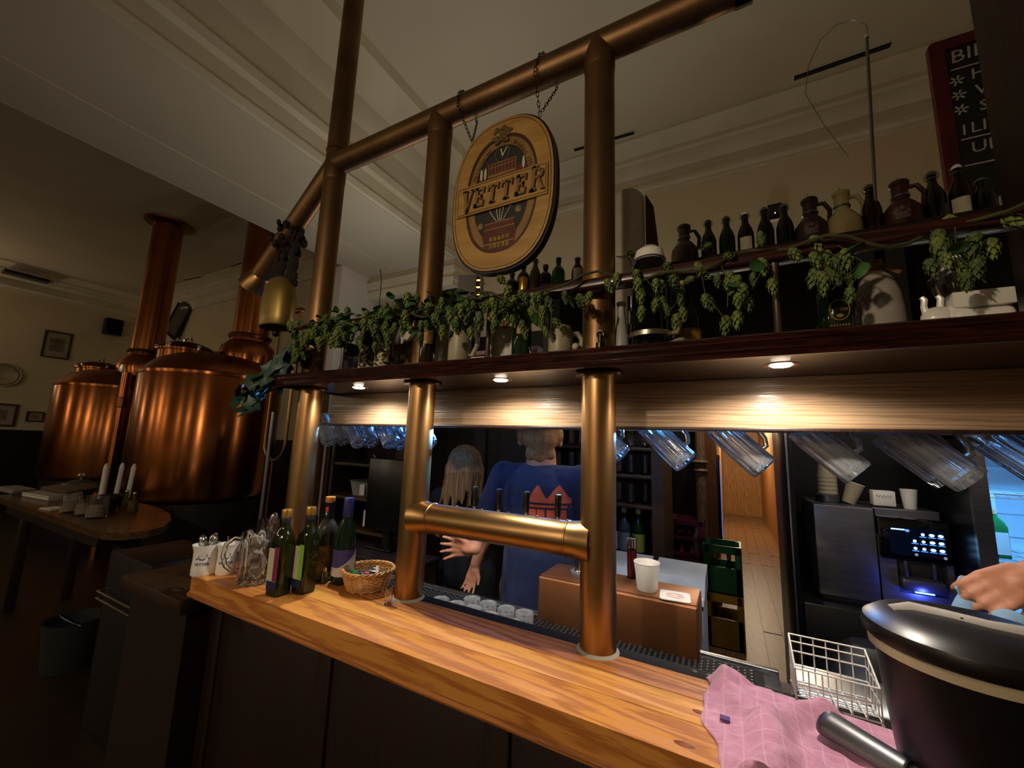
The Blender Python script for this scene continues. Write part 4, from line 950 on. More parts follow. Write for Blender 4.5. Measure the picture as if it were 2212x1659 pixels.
# bottle with yellow label, plate
p, h = shelf(1485, 640, 1.25); r = .034
t = thing('yellow_label_bottle', 'dark bottle with a yellow label behind the stein handle', 'bottle', p)
ob('glass', MB().lathe([(r*.9, 0), (r, .006), (r, h*.66), (r*.7, h*.78), (r*.4, h*.86), (r*.4, h), (0, h)], 24), bglass, t)
ob('label', MB().grid(lambda u_, v_: ((r+.0006)*math.sin((u_-.5)*2.6), -(r+.0006)*math.cos((u_-.5)*2.6), h*.22+h*.3*v_), 14, 4), M_('yellow_label', '#c99a2c', .6, col2='#8c5f14', scale=45, lo=.5, hi=.7), t); ob('cap', MB().lathe([(r*.42, h*.94), (r*.42, h*1.01), (0, h*1.01)], 14), blackp, t)
p, h = shelf(1470, 722, .99)
t = thing('small_plate', 'pale dome plate edge lying right of the black stein', 'plate', p)
ob('dish', MB().lathe([(.036, 0), (.036, .005), (.026, .018), (.01, .026), (0, .027)], 28), stone, t); ob('foot', MB().lathe([(.02, 0), (.02, .002), (0, .002)], 20), stone, t)
# pale jug with copper neck
y = 1.06; p, h = shelf(1888, 566, y); r = rr(1833, 1946, 670, y)
t = thing('pale_jug', 'large pale round-shouldered jug with a copper neck at right on the canopy', 'jug', p)
ob('body', MB().lathe([(r*.96, 0), (r, .008), (r*.98, h*.4), (r*.9, h*.58), (r*.68, h*.75), (r*.42, h*.86), (0, h*.86)], 36), M_('pale_stoneware', '#a59b90', .6, col2='#968c80', scale=7), t)
ob('neck', MB().lathe([(r*.44, h*.84), (r*.42, h*.9), (r*.36, h*.93), (r*.38, h), (r*.3, h), (0, h*.98)], 24), copperpipe, t)
ob('spout', MB().cyl((r*.3, -.01, h*.9), (r*.85, -.02, h*.78), .008, .006, 10), copperpipe, t)
# white figurines and a carton
for u, v, hh, lb in ((2022, 645, .06, 'small white ceramic goose figure left of the cellophane bag'), (2060, 660, .05, 'small white ceramic hen figure under the cellophane bag')):
    p, h = shelf(u, v, 1.0); t = thing('ceramic_bird', lb, 'figurine', p, 0, 'white figurines on the canopy')
    ob('body', MB().ball((0, 0, .024), .022, 14, sc=(1.15, .8, 1.05)), white, t); ob('neck', MB().tube([(-.014, 0, .03), (-.018, 0, .048), (-.016, 0, .062), (-.02, 0, .068)], [.007, .005, .005, .004], 8), white, t); ob('base', MB().lathe([(.016, 0), (.02, .006), (.016, .012), (0, .012)], 16), white, t)
p, h = shelf(2055, 615, 1.04)
t = thing('cellophane_bag', 'crumpled clear cellophane bag behind the white figurines', 'bag', p)
ob('bag', MB().lathe([(.02, 0), (.03, .03), (.022, .07), (.03, .11), (.012, .13), (.02, .15), (0, .15)], 14, flute=lambda i, j: .2*math.sin(i*2.1+j*1.7)), glass, t, angle=15); ob('tie', MB().lathe([(.013, .127), (.015, .13), (.013, .133)], 12, closed=True), white, t)
p, h = shelf(2110, 632, 1.0)
t = thing('white_carton', 'low white carton on top of a rounded white dish at far right', 'carton', p)
ob('dish', MB().rbox(-.04, .04, -.02, .03, 0, .035, .012, seg=3), white, t); ob('box', MB().rbox(-.038, .04, -.018, .028, .0365, .066, .002), paper, t)
# ------------------------------------------------------------------ things on the oak counter
def cyl_label(r, a0, a1, z0, z1, n=14, c=0): return MB().grid(lambda u, v: (r*math.sin(a0+(a1-a0)*u), -r*math.cos(a0+(a1-a0)*u), z0+(z1-z0)*v), n, 2)
# white mugs
def white_mug(label, p, rz, h, r, flare=1.0):
    t = thing('white_mug', label, 'mug', p, rz, 'white cutlery mugs on the counter')
    ob('body', MB().lathe([(r*.7, .002), (r*.95, 0), (r*1.02, .005), (r*1.0, .03), (r*.96, h*.5), (r*.98, h*.8), (r*1.06*flare, h), (r*.98*flare, h), (r*.9, h*.8), (r*.88, .008), (0, .007)], 36), white, t)
    ob('handle', MB().tube([(0, r*.95, h*.8), (0, r*1.5, h*.82), (0, r*1.8, h*.6), (0, r*1.6, h*.32), (0, r*.97, h*.24)], .0055, 8), white, t)
    pr = MB(); text(pr, 'VETTER', h*.13, Matrix.Translation((0, -r*1.0, h*.4)) @ FRONT, .0004, bend=r*1.0)
    ob('lettering', pr, bluei, t, smooth=False)
    sk = MB(); pts = [(-.9, 0), (-.75, .12), (-.6, .1), (-.5, .42), (-.42, .1), (-.2, .02), (.1, 0), (.35, .08), (.48, .62), (.55, .3), (.66, .5), (.75, .12), (.9, .08)]
    for (x0, y0), (x1, y1) in zip(pts[:-1], pts[1:]):
        vs = []
        for x, y in ((x0, y0-.08), (x1, y1-.08), (x1, y1+.04), (x0, y0+.04)):
            a = x*.62; vs.append((r*1.005*math.sin(a), -r*1.005*math.cos(a), h*(.56+.3*y)))
        sk.add(vs, [(0, 1, 2, 3)])
    ob('skyline_print', sk, bluei, t, smooth=False)
    return t
pa = at(438, 1240, z=ZT); pb = at(486, 1238, z=ZT)
hh = .1
white_mug('leftmost white VETTER mug holding spoons, at the counter end', pa, .9, hh, .036, 1.08)
white_mug('white VETTER mug between the spoon mug and the glass mug', pb, 1.0, hh*1.0, .03, 1.1)
pc = at(505, 1218, z=ZT)+Vector((.0, .07, 0))
white_mug('third white mug, mostly hidden behind the first two', pc, 2.2, hh*1.05, .033, 1.05)
def spoon(label, p, rot, L=.13, fork=False):
    t = thing('spoon' if not fork else 'fork', label, 'cutlery', p, 0, 'cutlery in the white mugs'); t.rotation_euler = rot
    ob('stem', MB().tube([(0, 0, 0), (0, .001, L*.4), (0, .003, L*.75)], [.0022, .0018, .0016], 6), chrome, t)
    if fork:
        for x in (-.006, 0, .006): ob('tine', MB().tube([(0, .003, L*.74), (x, .004, L*.8), (x, .002, L)], .0012, 5), chrome, t)
    else: ob('bowl', MB().ball((0, .003, L*.88), .017, 12, sc=(.75, .28, 1.2)), chrome, t)
for k in range(4): spoon(('tilted spoon leaning right in the leftmost white mug', 'spoon bowl upright in the leftmost white mug', 'rear spoon in the leftmost white mug', 'spoon leaning toward the second white mug')[k], pa+Vector((.004*k, .006*k-.01, .012)), (.15*k-.2, .12+.08*k, k*1.3), .118)
for k in range(2): spoon(('thin fork in the middle white mug', 'second fork in the middle white mug')[k], pb+Vector((.003*k, .004*k, .012)), (.1, .1+.12*k, k), .115, True)
# big glass mug full of wrapped straws and packets
pg = at(550, 1256, z=ZT)
t = thing('glass_mug', 'large ribbed glass mug full of wrapped packets on the counter', 'mug', pg, -2.2)
mug_parts(t, .165, .053, 8, glass)
pkm = M_('packet_paper', '#c9bcae', .5, col2='#8d7868', scale=14); ppm = M_('packet_white', '#e4e0da', .5, rvar=.05)
for k in range(26):
    a = random.uniform(0, 6.28); rad = random.uniform(0, .024); q = pg+Vector((rad*math.cos(a), rad*math.sin(a), .028+.0042*k))
    t = thing('sugar_packet', 'crumpled wrapped packet inside the large glass mug', 'packet', q, random.uniform(0, 3), 'packets inside the large glass mug'); t.rotation_euler = (random.uniform(-.5, .5), random.uniform(.6, 1.3), random.uniform(0, 6))
    ob('wrapper', MB().rbox(-.011, .011, -.004, .004, -.018, .018, .003), pkm if k % 3 else ppm, t); ob('crimp', MB().box(-.011, .011, -.0012, .0012, .018, .022), ppm, t, smooth=False)
pg2 = pg+Vector((-.075, .07, 0))
t = thing('glass_tumbler', 'tall clear straight glass behind the large glass mug', 'glass', pg2); r = .036
ob('body', MB().lathe([(r*.7, .003), (r*.9, 0), (r*.95, .005), (r, .18), (r*.95, .18), (r*.9, .015), (r*.4, .012)], 32, closed=True), glass, t)
for k in range(3): spoon(('knife handle standing in the tall clear glass', 'second steel handle in the tall clear glass', 'third steel handle in the tall clear glass')[k], pg2+Vector((0, 0, .016)), (.05*k, .12-.1*k, k*2), .15+.02*k)
# oil bottles (flattened, square shouldered)
def loft(secs, n=8):
    m = MB(); rings = []
    for w_, d_, z, rd in secs: rings.append([(x, y, z) for x, y in rect(0, 0, w_, d_, rd, 5)])
    k = len(rings[0]); vs = [p for r_2 in rings for p in r_2]; fs = [(i*k+j, i*k+(j+1) % k, (i+1)*k+(j+1) % k, (i+1)*k+j) for i in range(len(rings)-1) for j in range(k)]
    fs += [tuple(range(k))[::-1], tuple(range((len(rings)-1)*k, len(rings)*k))]
    return m.add(vs, fs)
def oil(label, p, rz, strip, h=.252):
    t = thing('oil_bottle', label, 'bottle', p, rz, 'square olive oil bottles on the counter')
    ob('glass', loft([(.054, .05, 0, .012), (.058, .054, .006, .013), (.058, .054, h*.6, .013), (.056, .052, h*.66, .018), (.046, .043, h*.73, .02), (.03, .03, h*.78, .0149), (.026, .026, h*.83, .0129), (.026, .026, h*.91, .0129)]), oglass, t, angle=40)
    ob('oil', loft([(.046, .042, .008, .01), (.05, .046, .014, .011), (.05, .046, h*.56, .011)]), M_('dark_oil', '#161105', .2, col2='#0e0b03', scale=4), t)
    ob('cap', MB().lathe([(.0145, h*.9), (.0155, h*.905), (.0155, h*.985), (.0145, h), (0, h)], 28, flute=lambda i, j: .015*(i % 2)), gold, t)
    ob('neck_sleeve', MB().lathe([(.0136, h*.84), (.0138, h*.9), (.0132, h*.905)], 20), M_('neck_sleeve', '#1c1a26', .4, rvar=.05), t)
    y_ = -.0275
    la = ob('label', MB().box(-.024, .02, y_-.0004, y_, .03, h*.55), labelc, t, smooth=False)
    ob('colour_strip', MB().box(.002, .022, y_-.0009, y_-.0004, .045, h*.57), strip, la, smooth=False)
    ob('blue_foot', MB().box(-.02, .022, y_-.0009, y_-.0004, .02, .044), M_('navy_print', '#22264e', .5, rvar=.05), la, smooth=False)
    ob('side_label', MB().box(-.027, -.024, y_-.0006, y_, .035, h*.56), M_('dark_label', '#2a2420', .5, col2='#1c1815', scale=20), t, smooth=False)
q = at(600, 1283, z=ZT); oil('olive oil bottle with a wine-red label strip, left of the two', q, .08, M_('wine_red_print', '#7c2a4c', .5, rvar=.05), .252)
q = at(654, 1278, z=ZT); oil('olive oil bottle with a bright green label strip, right of the two', q, .02, M_('lime_print', '#86b83e', .5, rvar=.05), .258)
# clear spirit bottle
q = at(697, 1250, z=ZT); h = .275; r = .035
t = thing('spirit_bottle', 'clear black-necked spirit bottle with red cap behind the oil bottles', 'bottle', q, .9)
ob('glass', MB().lathe([(r*.9, 0), (r, .008), (r, h*.55), (r*.95, h*.62), (r*.6, h*.7), (r*.42, h*.74), (r*.4, h*.9), (0, h*.9)], 28), M_('smoky_glass', '#8a8a88', .05, trans=.85, rvar=.02), t)
ob('neck_wrap', MB().lathe([(r*.5, h*.73), (r*.5, h*.76), (r*.44, h*.79), (r*.44, h*.93), (0, h*.93)], 24), blackp, t)
ob('cap', MB().lathe([(r*.45, h*.93), (r*.47, h*.935), (r*.47, h*.99), (r*.44, h), (0, h)], 24), M_('red_gold_cap', '#b5532a', .4, .3, col2='#c79a48', scale=60, stretch=(.01, .01, 1)), t)
ob('seal', cyl_label(r*.45, -.9, -.2, h*.82, h*.88), red_m, t); ob('neck_print', cyl_label(r*.452, -.75, -.45, h*.74, h*.81), paper, t)
ob('label', cyl_label(r*1.01, -1.4, .9, h*.1, h*.42), M_('tan_label', '#8c7442', .5, col2='#2a2620', scale=25), t)
# wine bottle
q = at(738, 1258, z=ZT); h = .277; r = .0365
t = thing('wine_bottle', 'green wine bottle with blue capsule and purple-white label', 'bottle', q, .95)
ob('glass', MB().lathe([(r*.9, 0), (r, .006), (r, h*.42), (r*.97, h*.5), (r*.8, h*.62), (r*.5, h*.74), (r*.4, h*.8), (r*.38, h*.97), (0, h*.97)], 32), M_('bottle_green', '#3a6a48', .05, trans=.85, rvar=.02), t)
ob('wine', MB().lathe([(r*.8, .006), (r*.85, .012), (r*.85, h*.4), (0, h*.4)], 24), M_('dark_wine', '#0c1410', .3, rvar=.03), t)
ob('capsule', MB().lathe([(r*.42, h*.77), (r*.46, h*.78), (r*.45, h*.985), (r*.42, h), (0, h)], 24), M_('blue_capsule', '#3b3f80', .35, .3, rvar=.05), t)
ob('label', cyl_label(r*1.012, -1.6, 1.3, h*.1, h*.4, 24), M_('label_white', '#cfc9c0', .6, col2='#c4beb4', scale=14), t)
pv = MB()
for k in range(20):
    a0 = -1.6+2.9*k/20; a1 = -1.6+2.9*(k+1)/20; f = lambda a: h*(.2+.2*max(0, (a+.6)/1.9)**1.3)
    pv.add([(r*1.018*math.sin(a), -r*1.018*math.cos(a), z) for a, z in ((a0, f(a0)), (a1, f(a1)), (a1, h*.405), (a0, h*.405))], [(0, 1, 2, 3)])
ob('purple_field', pv, M_('purple_label', '#45407c', .5, rvar=.05), t)
# small shaker beside wine bottle
q = at(712, 1256, z=ZT)+Vector((0, -.02, 0))
t = thing('salt_shaker', 'tiny clear shaker between the spirit bottle and the wine bottle', 'shaker', q)
ob('glass', MB().lathe([(.008, 0), (.0095, .003), (.0085, .035), (.006, .04), (0, .04)], 16), glass, t); ob('cap', MB().lathe([(.007, .038), (.0072, .05), (.004, .054), (0, .054)], 14), chrome, t)
# wicker basket
q = at(793, 1270, z=ZT); BR, BH = .08, .06
bk = thing('wicker_basket', 'small round wicker basket filled with odds and ends', 'basket', q)
rad = lambda z: BR*(.74+.26*(z/BH)**.7)
ob('base', MB().lathe([(rad(0)*.98, .001), (rad(0), .004), (0, .005)], 32), wicker, bk)
ns = 26
stakes = MB().tube([(rad(z), 0, z) for z in (0, BH*.25, BH*.5, BH*.75, BH)], .0022, 6).mesh('stake', wicker)
for k in range(ns): link('stake', stakes, bk, M=Matrix.Rotation(2*PI*k/ns, 4, 'Z'))
wv = MB()
for j in range(11):
    z = .005+j*(BH-.008)/11; pts = [((rad(z)+.0026*math.cos(ns*a/2+PI*j))*math.cos(a), (rad(z)+.0026*math.cos(ns*a/2+PI*j))*math.sin(a), z) for a in [2*PI*i/78 for i in range(78)]]
    wv.tube(pts, .0021, 5, closed=True)
ob('weave', wv, wicker, bk)['kind'] = 'stuff'
for s_ in range(3): ob('rim_strand', MB().tube([((rad(BH)+.0035*math.cos(9*a+s_*2.09))*math.cos(a), (rad(BH)+.0035*math.cos(9*a+s_*2.09))*math.sin(a), BH+.0035*math.sin(9*a+s_*2.09)) for a in [2*PI*i/90 for i in range(90)]], .003, 6, closed=True), wicker, bk)
grn = M_('green_plastic', '#12a05c', .35, rvar=.05); bpl = M_('blue_plastic', '#2a2fb0', .35, rvar=.05)
def bit(name, label, cat, dp, rot, parts):
    t = thing(name, label, cat, q+Vector(dp), 0, 'odds and ends in the wicker basket'); t.rotation_euler = rot
    for n_, m_, mm in parts: ob(n_, m_, mm, t)
cp = [(.006*math.cos(a), .0024*a/1.0-.02, .006*math.sin(a)) for a in [i*.5 for i in range(40)]]
bit('green_coil', 'bright green plastic coil at the front of the wicker basket', 'coil', (-.03, -.03, .047), (0, 0, 1.2), [('coil', MB().tube(cp, .0025, 6), grn), ('clip', MB().rbox(-.004, .004, .026, .034, -.004, .004, .001), grn)])
bit('red_tab_lighter', 'dark lighter with a red tab in the wicker basket', 'lighter', (.005, -.012, .046), (.1, .2, .6), [('body', MB().rbox(-.026, .026, -.007, .007, -.005, .005, .003), blackp), ('tab', MB().box(-.008, .006, -.0072, .0072, .0052, .0062), red_m)])
bit('grey_usb_stick', 'grey metal gadget in the wicker basket', 'gadget', (.012, .012, .05), (.2, 0, .3), [('body', MB().rbox(-.022, .022, -.008, .008, -.005, .005, .002), steeld), ('cap', MB().rbox(.022, .03, -.006, .006, -.003, .003, .001), chrome)])
bit('wooden_peg', 'pale wooden peg standing across the wicker basket', 'peg', (.034, .004, .05), (0, .5, -.8), [('left_half', MB().rbox(-.03, .03, -.0045, -.0005, -.004, .004, .001), M_('peg_wood', '#d9b98c', .6, rvar=.05)), ('right_half', MB().rbox(-.03, .03, .0005, .0045, -.004, .004, .001), M_('peg_wood', '#d9b98c'))])
bit('blue_pen', 'blue ballpoint pen at the right side of the wicker basket', 'pen', (.048, -.022, .05), (0, .25, .9), [('barrel', MB().cyl((-.03, 0, 0), (.03, 0, 0), .0035), bpl), ('tip', MB().cyl((-.03, 0, 0), (-.038, 0, 0), .0033, .0008), chrome)])
bit('blue_marker', 'second blue pen lying low in the wicker basket', 'pen', (.042, -.036, .046), (0, .1, .5), [('barrel', MB().cyl((-.024, 0, 0), (.024, 0, 0), .004), bpl), ('cap', MB().cyl((.012, 0, 0), (.028, 0, 0), .0048), bpl)])
bit('black_adapter', 'small black plug at the bottom of the wicker basket', 'plug', (-.004, -.036, .042), (.3, .1, 1.9), [('body', MB().rbox(-.018, .018, -.009, .009, -.007, .007, .003), blackp), ('pin', MB().cyl((.018, 0, 0), (.028, 0, 0), .002), chrome)])
bit('silver_clip', 'silver paper clip bundle at the back of the wicker basket', 'clip', (-.012, .024, .048), (.4, 0, 0), [('clip', MB().tube([(-.015, 0, 0), (.015, 0, 0), (.017, .005, 0), (-.012, .006, 0)], .0016, 6), chrome), ('jaw', MB().rbox(-.01, .01, .006, .014, -.003, .003, .001), steeld)])
bit('black_cable_tie', 'coil of thin grey cord left in the wicker basket', 'cord', (-.035, .012, .044), (0, 0, 0), [('loop', MB().tube([(.016*math.cos(a), .012*math.sin(a), .002*math.sin(3*a)) for a in [i*PI/10 for i in range(20)]], .0018, 6, closed=True), steeld), ('knot', MB().ball((.016, 0, .002), .004, 8), blackp)])
q2 = at(868, 1287, z=ZT)+Vector((-.03, .0, 0))
t = thing('shot_glass', 'small clear glass squeezed between wicker basket and second post', 'glass', (-.905, .95, ZT)); r = .012
ob('body', MB().lathe([(r*.8, .002), (r*.9, 0), (r, .05), (r*.92, .05), (r*.78, .012), (r*.3, .01)], 24, closed=True), glass, t)
# ---- right end: ice bucket, cloth, scoop, wire rack
bc = Vector((.305, .905, ZT+.006))
ib = thing('ice_bucket', 'big black insulated ice bucket with cream rim and domed lid', 'bucket', bc)
dk = M_('bucket_black', '#120d0c', .36, col2='#0c0908', scale=3, rvar=.05)
R1 = .112
ob('body', MB().lathe([(R1*.72, .002), (R1*.78, 0), (R1*.82, .01), (R1*.9, .09), (R1*.97, .176), (0, .176)], 56), dk, ib)
ob('cream_rim', MB().lathe([(R1*.97, .176), (R1*1.03, .179), (R1*1.04, .19), (R1*1.0, .193), (0, .193)], 56), M_('rim_cream', '#b7a88a', .35, rvar=.05), ib)
ob('lid', MB().lathe([(R1*1.0, .193), (R1*1.07, .196), (R1*1.1, .206), (R1*1.07, .218), (R1*.94, .228), (R1*.7, .234), (0, .235)], 56), dk, ib)
sc_ = [(-.085, .0, .233), (-.055, .018, .2355), (-.02, .008, .236), (.02, -.012, .236), (.06, -.02, .2355), (.085, 0, .233)]
ob('handle_inlay', MB().tube(sc_, [.008, .011, .009, .009, .011, .008], 10, flat=.35), M_('handle_grey', '#8f8a84', .4, rvar=.05), ib)
ob('hinge_pin', MB().rbox(-.006, .006, -.003, .003, .234, .239, .001), blackp, ib)
# pink cloth
def clo(u, v):
    x0 = -.073+.044*v; x = x0+u*(.44-.1*v); y = 1.035-.33*v
    f1 = math.sin(15*u+8*v+.9*math.sin(6*v)); f2 = math.sin(21*u-9*v+1.2*math.sin(5*u+2)); f3 = math.sin(4*u+13*v)
    z = 1.104+.024*max(0, f1)**1.3+.012*max(0, f2)**1.5*(1-.3*v)+.004*(1+f3)*.5+.0012*math.sin(60*u+20*v)*math.sin(48*v)
    fr = math.hypot(x-bc.x, y-bc.y)
    if fr < .1: z = 1.1025
    elif fr < .14: z = 1.1025+(z-1.1025)*(fr-.1)/.04
    if x > .05 and y > 1.0: z = min(z, 1.1045)
    edge = min(u*14, 1)*min((1-v)*16+.3, 1); z = 1.102+(z-1.102)*edge
    y += .012*math.sin(6*u)*(1-v); x += .01*math.sin(9*v+1)+.004*math.sin(23*v)*(1-u)
    if y < YE-.004:
        d_ = YE-.004-y; y = YE-.006-.004*math.sin(30*u); z = 1.108-d_*1.2
    return (x, y, z)
t = thing('pink_dishcloth', 'crumpled pink cotton dishcloth lying over the counter edge', 'cloth', (.1, .9, ZT))
cm = MB().grid(clo, 110, 90)
pkc = M_('pink_check', '#c58fa8', .9, col2='#b57c98', scale=55, bump=.3, bscale=260, sheen=.2)
nt = pkc.node_tree; bs = nt.nodes['Principled BSDF']; src = bs.inputs['Base Color'].links[0].from_socket; mpn = [n_ for n_ in nt.nodes if n_.type == 'MAPPING'][0]
prev = src
for dr_ in ('X', 'Y'):
    wv_ = nt.nodes.new('ShaderNodeTexWave'); wv_.bands_direction = dr_; wv_.inputs['Scale'].default_value = 11; wv_.inputs['Distortion'].default_value = 1.5; nt.links.new(mpn.outputs[0], wv_.inputs['Vector'])
    rp2 = nt.nodes.new('ShaderNodeValToRGB'); rp2.color_ramp.elements[0].position = .965; rp2.color_ramp.elements[1].position = .998; nt.links.new(wv_.outputs['Fac'], rp2.inputs[0])
    mx2 = nt.nodes.new('ShaderNodeMix'); mx2.data_type = 'RGBA'; mx2.inputs['B'].default_value = S('#c997ae'); nt.links.new(rp2.outputs[0], mx2.inputs['Factor']); nt.links.new(prev, mx2.inputs['A']); prev = mx2.outputs['Result']
nt.links.new(prev, bs.inputs['Base Color'])
o = ob('fabric', cm, pkc, t, world=True, angle=180)
sm = o.modifiers.new('thick', 'SOLIDIFY'); sm.thickness = .0016; sm.offset = 1
qq = Vector(clo(.1, .45)); ob('care_tag', MB().rbox(qq.x-.008, qq.x+.008, qq.y-.007, qq.y+.007, qq.z+.002, qq.z+.006, .001), purple, t, world=True)
# metal scoop, hollow side down
s0 = at(1800, 1572, z=1.125); s1 = at(1915, 1640, z=1.125); dv = (s1-s0); L = dv.length+.03
sc2 = thing('ice_scoop', 'brushed metal ice scoop lying hollow side down on the pink cloth', 'scoop', s0+Vector((0, 0, -.0)), math.atan2(dv.y, dv.x))
def scf(u, v):
    w_ = (.027*math.sqrt(min(1, max(0, 1-((.16-u)/.16)**2 if u < .16 else 1)))+.0005)*(1-.22*u); a = PI*v
    return (-.02+u*(L+.02), w_*math.cos(a), -.006+w_*1.0*math.sin(a))
o = ob('trough', MB().grid(scf, 28, 16), M_('scoop_aluminium', '#77777a', .38, .9, col2='#68686b', scale=8, rvar=.05), sc2, angle=180); sm = o.modifiers.new('thick', 'SOLIDIFY'); sm.thickness = .0015
ob('rim', MB().tube([scf(u, 0) for u in [i/20 for i in range(21)]], .0016, 6).tube([scf(u, 1) for u in [i/20 for i in range(21)]], .0016, 6), M_('scoop_aluminium', '#77777a'), sc2)
ob('stub_handle', MB().cyl((L*.98, 0, .004), (L+.05, 0, .012), .009, .01, 14), M_('scoop_aluminium', '#77777a'), sc2)
# white wire rack
c0 = at(1722, 1512, z=1.105); c1 = at(1888, 1560, z=1.105)
wr = thing('wire_rack', 'small white wire rack beside the ice bucket', 'rack', (c0.x, c0.y, 1.1))
W = .128; D = .085; HF, HB = .062, .095; wm = M_('white_wire', '#d3d3d0', .35, rvar=.04); rw = .0017
fr_ = MB()
for z, f in ((.004, 1), (HF*.55, 1), (HF, 1)): fr_.tube([(0, 0, z), (W, 0, z), (W, D, z), (0, D, z)], rw, 6, closed=True)
fr_.tube([(0, D, HB*.85), (W, D, HB*.85)], rw, 6); fr_.tube([(0, D, HB), (W, D, HB)], rw, 6); fr_.tube([(0, 0, HF), (0, D, HB)], rw, 6); fr_.tube([(W, 0, HF), (W, D, HB)], rw, 6)
ob('frame', fr_, wm, wr)
wv = MB()
for k in range(7): x = W*k/6; wv.tube([(x, 0, .004), (x, 0, HF)], rw*.8, 5); wv.tube([(x, D, .004), (x, D, HB)], rw*.8, 5); wv.tube([(x, 0, .004), (x, D, .004)], rw*.8, 5)
for k in range(5): y = D*k/4; wv.tube([(0, y, .004), (0, y, HF+(HB-HF)*k/4)], rw*.8, 5); wv.tube([(W, y, .004), (W, y, HF+(HB-HF)*k/4)], rw*.8, 5); wv.tube([(0, y, .004), (W, y, .004)], rw*.8, 5)
ob('wire_mesh', wv, wm, wr)['kind'] = 'stuff'
for x in (0, W):
    for y in (0, D): ob('foot', MB().ball((x, y, .001), .003, 8), wm, wr)
# copper box with cup, coaster, jigger
cbx = thing('copper_box', 'copper clad box with rounded edges behind the third post', 'box', (-.37, 1.5, .951))
ob('shell', MB().rbox(-.265, .265, -.075, .115, 0, .157, .006, seg=3), coppersheet, cbx)
ob('lid', MB().rbox(-.262, .262, -.06, .112, .157, .1605, .002), coppersheet, cbx)
TZ = .951+.1605
q = at(1398, 1274, z=TZ)
t = thing('paper_cup', 'white paper cup standing on the copper box', 'cup', q); r = .031; h = .088
ob('cup', MB().lathe([(r*1.0, 0), (r*1.04, .002), (r*1.36, h), (r*1.31, h), (r*1.0, .008), (0, .007)], 40), paper, t); ob('rim', MB().lathe([(r*1.33, h-.001), (r*1.4, h), (r*1.36, h+.003), (r*1.32, h+.001)], 40, closed=True), paper, t)
q = at(1458, 1289, z=TZ)
t = thing('beer_coaster', 'white square beer mat with red print beside the paper cup', 'coaster', q, .12)
ob('card', MB().prism(rect(0, 0, .092, .092, .012), .0005, .003), paper, t)
pr = MB().ring(circ(0, 0, .027, .023), circ(0, 0, .0255, .0215), .003, .0034); text(pr, 'MALTER', .0125, Matrix.Translation((0, -.001, .0031)), .0002); pr.ring(circ(0, 0, .018, .0155), circ(0, 0, .0172, .0147), .003, .0033)
for k in range(9): a = math.radians(35+k*14); text(pr, '-', .012, Matrix.Translation((.0225*math.cos(a), .019*math.sin(a), .0031)) @ Matrix.Rotation(a, 4, 'Z'), .0002)
ob('red_print', pr, red_m, t, smooth=False)['kind'] = 'stuff'
q = at(1238, 1243, z=TZ); 
t = thing('metal_shaker', 'tapered chrome shaker cup on a grey disc on the copper box', 'shaker', (-.5, 1.53, TZ)); r = .024
ob('disc', MB().lathe([(.045, 0), (.046, .01), (.043, .012), (0, .012)], 32), M_('grey_disc', '#6c6a66', .5, rvar=.05), t); ob('cup', MB().lathe([(r*1.3, .0125), (r*1.2, .02), (r*.85, .07), (r*.88, .075), (r*.7, .075), (0, .07)], 32, flute=lambda i, j: .03*(i % 2)), chrome, t)
t = thing('syrup_carafe', 'slim dark red syrup carafe with clear lid just right of the third post', 'carafe', (-.335, 1.6, TZ)); r = .017
ob('glass', MB().lathe([(r*.8, .002), (r, .006), (r*1.05, .1), (r*.95, .1)], 20), M_('red_syrup', '#4a1015', .1, trans=.4, rvar=.02), t); ob('lid', MB().lathe([(r*1.1, .1), (r*1.15, .103), (r*1.0, .14), (r*.9, .142), (0, .142)], 20), glass, t); ob('foot', MB().lathe([(r*1.2, 0), (r*.9, .004), (0, .004)], 20), glass, t)
# ------------------------------------------------------------------ back bar
gs = thing('glass_shelf', 'dark back-bar shelf unit stacked with drinking glasses', 'shelf', (-.7, 2.6, 0))
ob('carcass', MB().box(-1.08, -.36, 2.74, 2.78, 0, 2.2).box(-1.08, -1.05, 2.45, 2.74, 0, 2.2).box(-.40, -.36, 2.45, 2.74, 0, 2.2), darkwood, gs, world=True, smooth=False)
SH = [.965, 1.26, 1.43, 1.59, 1.8]
for z in SH: ob('board', MB().rbox(-1.05, -.4, 2.45, 2.74, z-.02, z, .003), darkwood, gs, world=True)
ob('base_cabinet', MB().rbox(-1.05, -.4, 2.46, 2.74, 0, .94, .004), darkwood, gs, world=True)
names = ['lowest', 'middle', 'upper']; ORD = ['first', 'second', 'third', 'fourth', 'fifth', 'sixth', 'seventh', 'eighth']
tg_ = None
for si, z in enumerate(SH[1:4]):
    for k in range(8):
        p = (-1.0+k*.078, 2.53+.03*(k % 2), z); lb = f'{ORD[k]} clear tumbler from the left on the {names[si]} glass shelf'
        if tg_ is None:
            tg_ = thing('tumbler', lb, 'glass', p, 0, 'tumblers on the lowest glass shelf'); r = .026
            ob('body', MB().lathe([(r*.7, .003), (r*.85, 0), (r*.9, .004), (r, .115), (r*.95, .115), (r*.84, .012), (r*.3, .01)], 18, closed=True), glass, tg_)
        else: dup(tg_, lb, p, group=f'tumblers on the {names[si]} glass shelf')
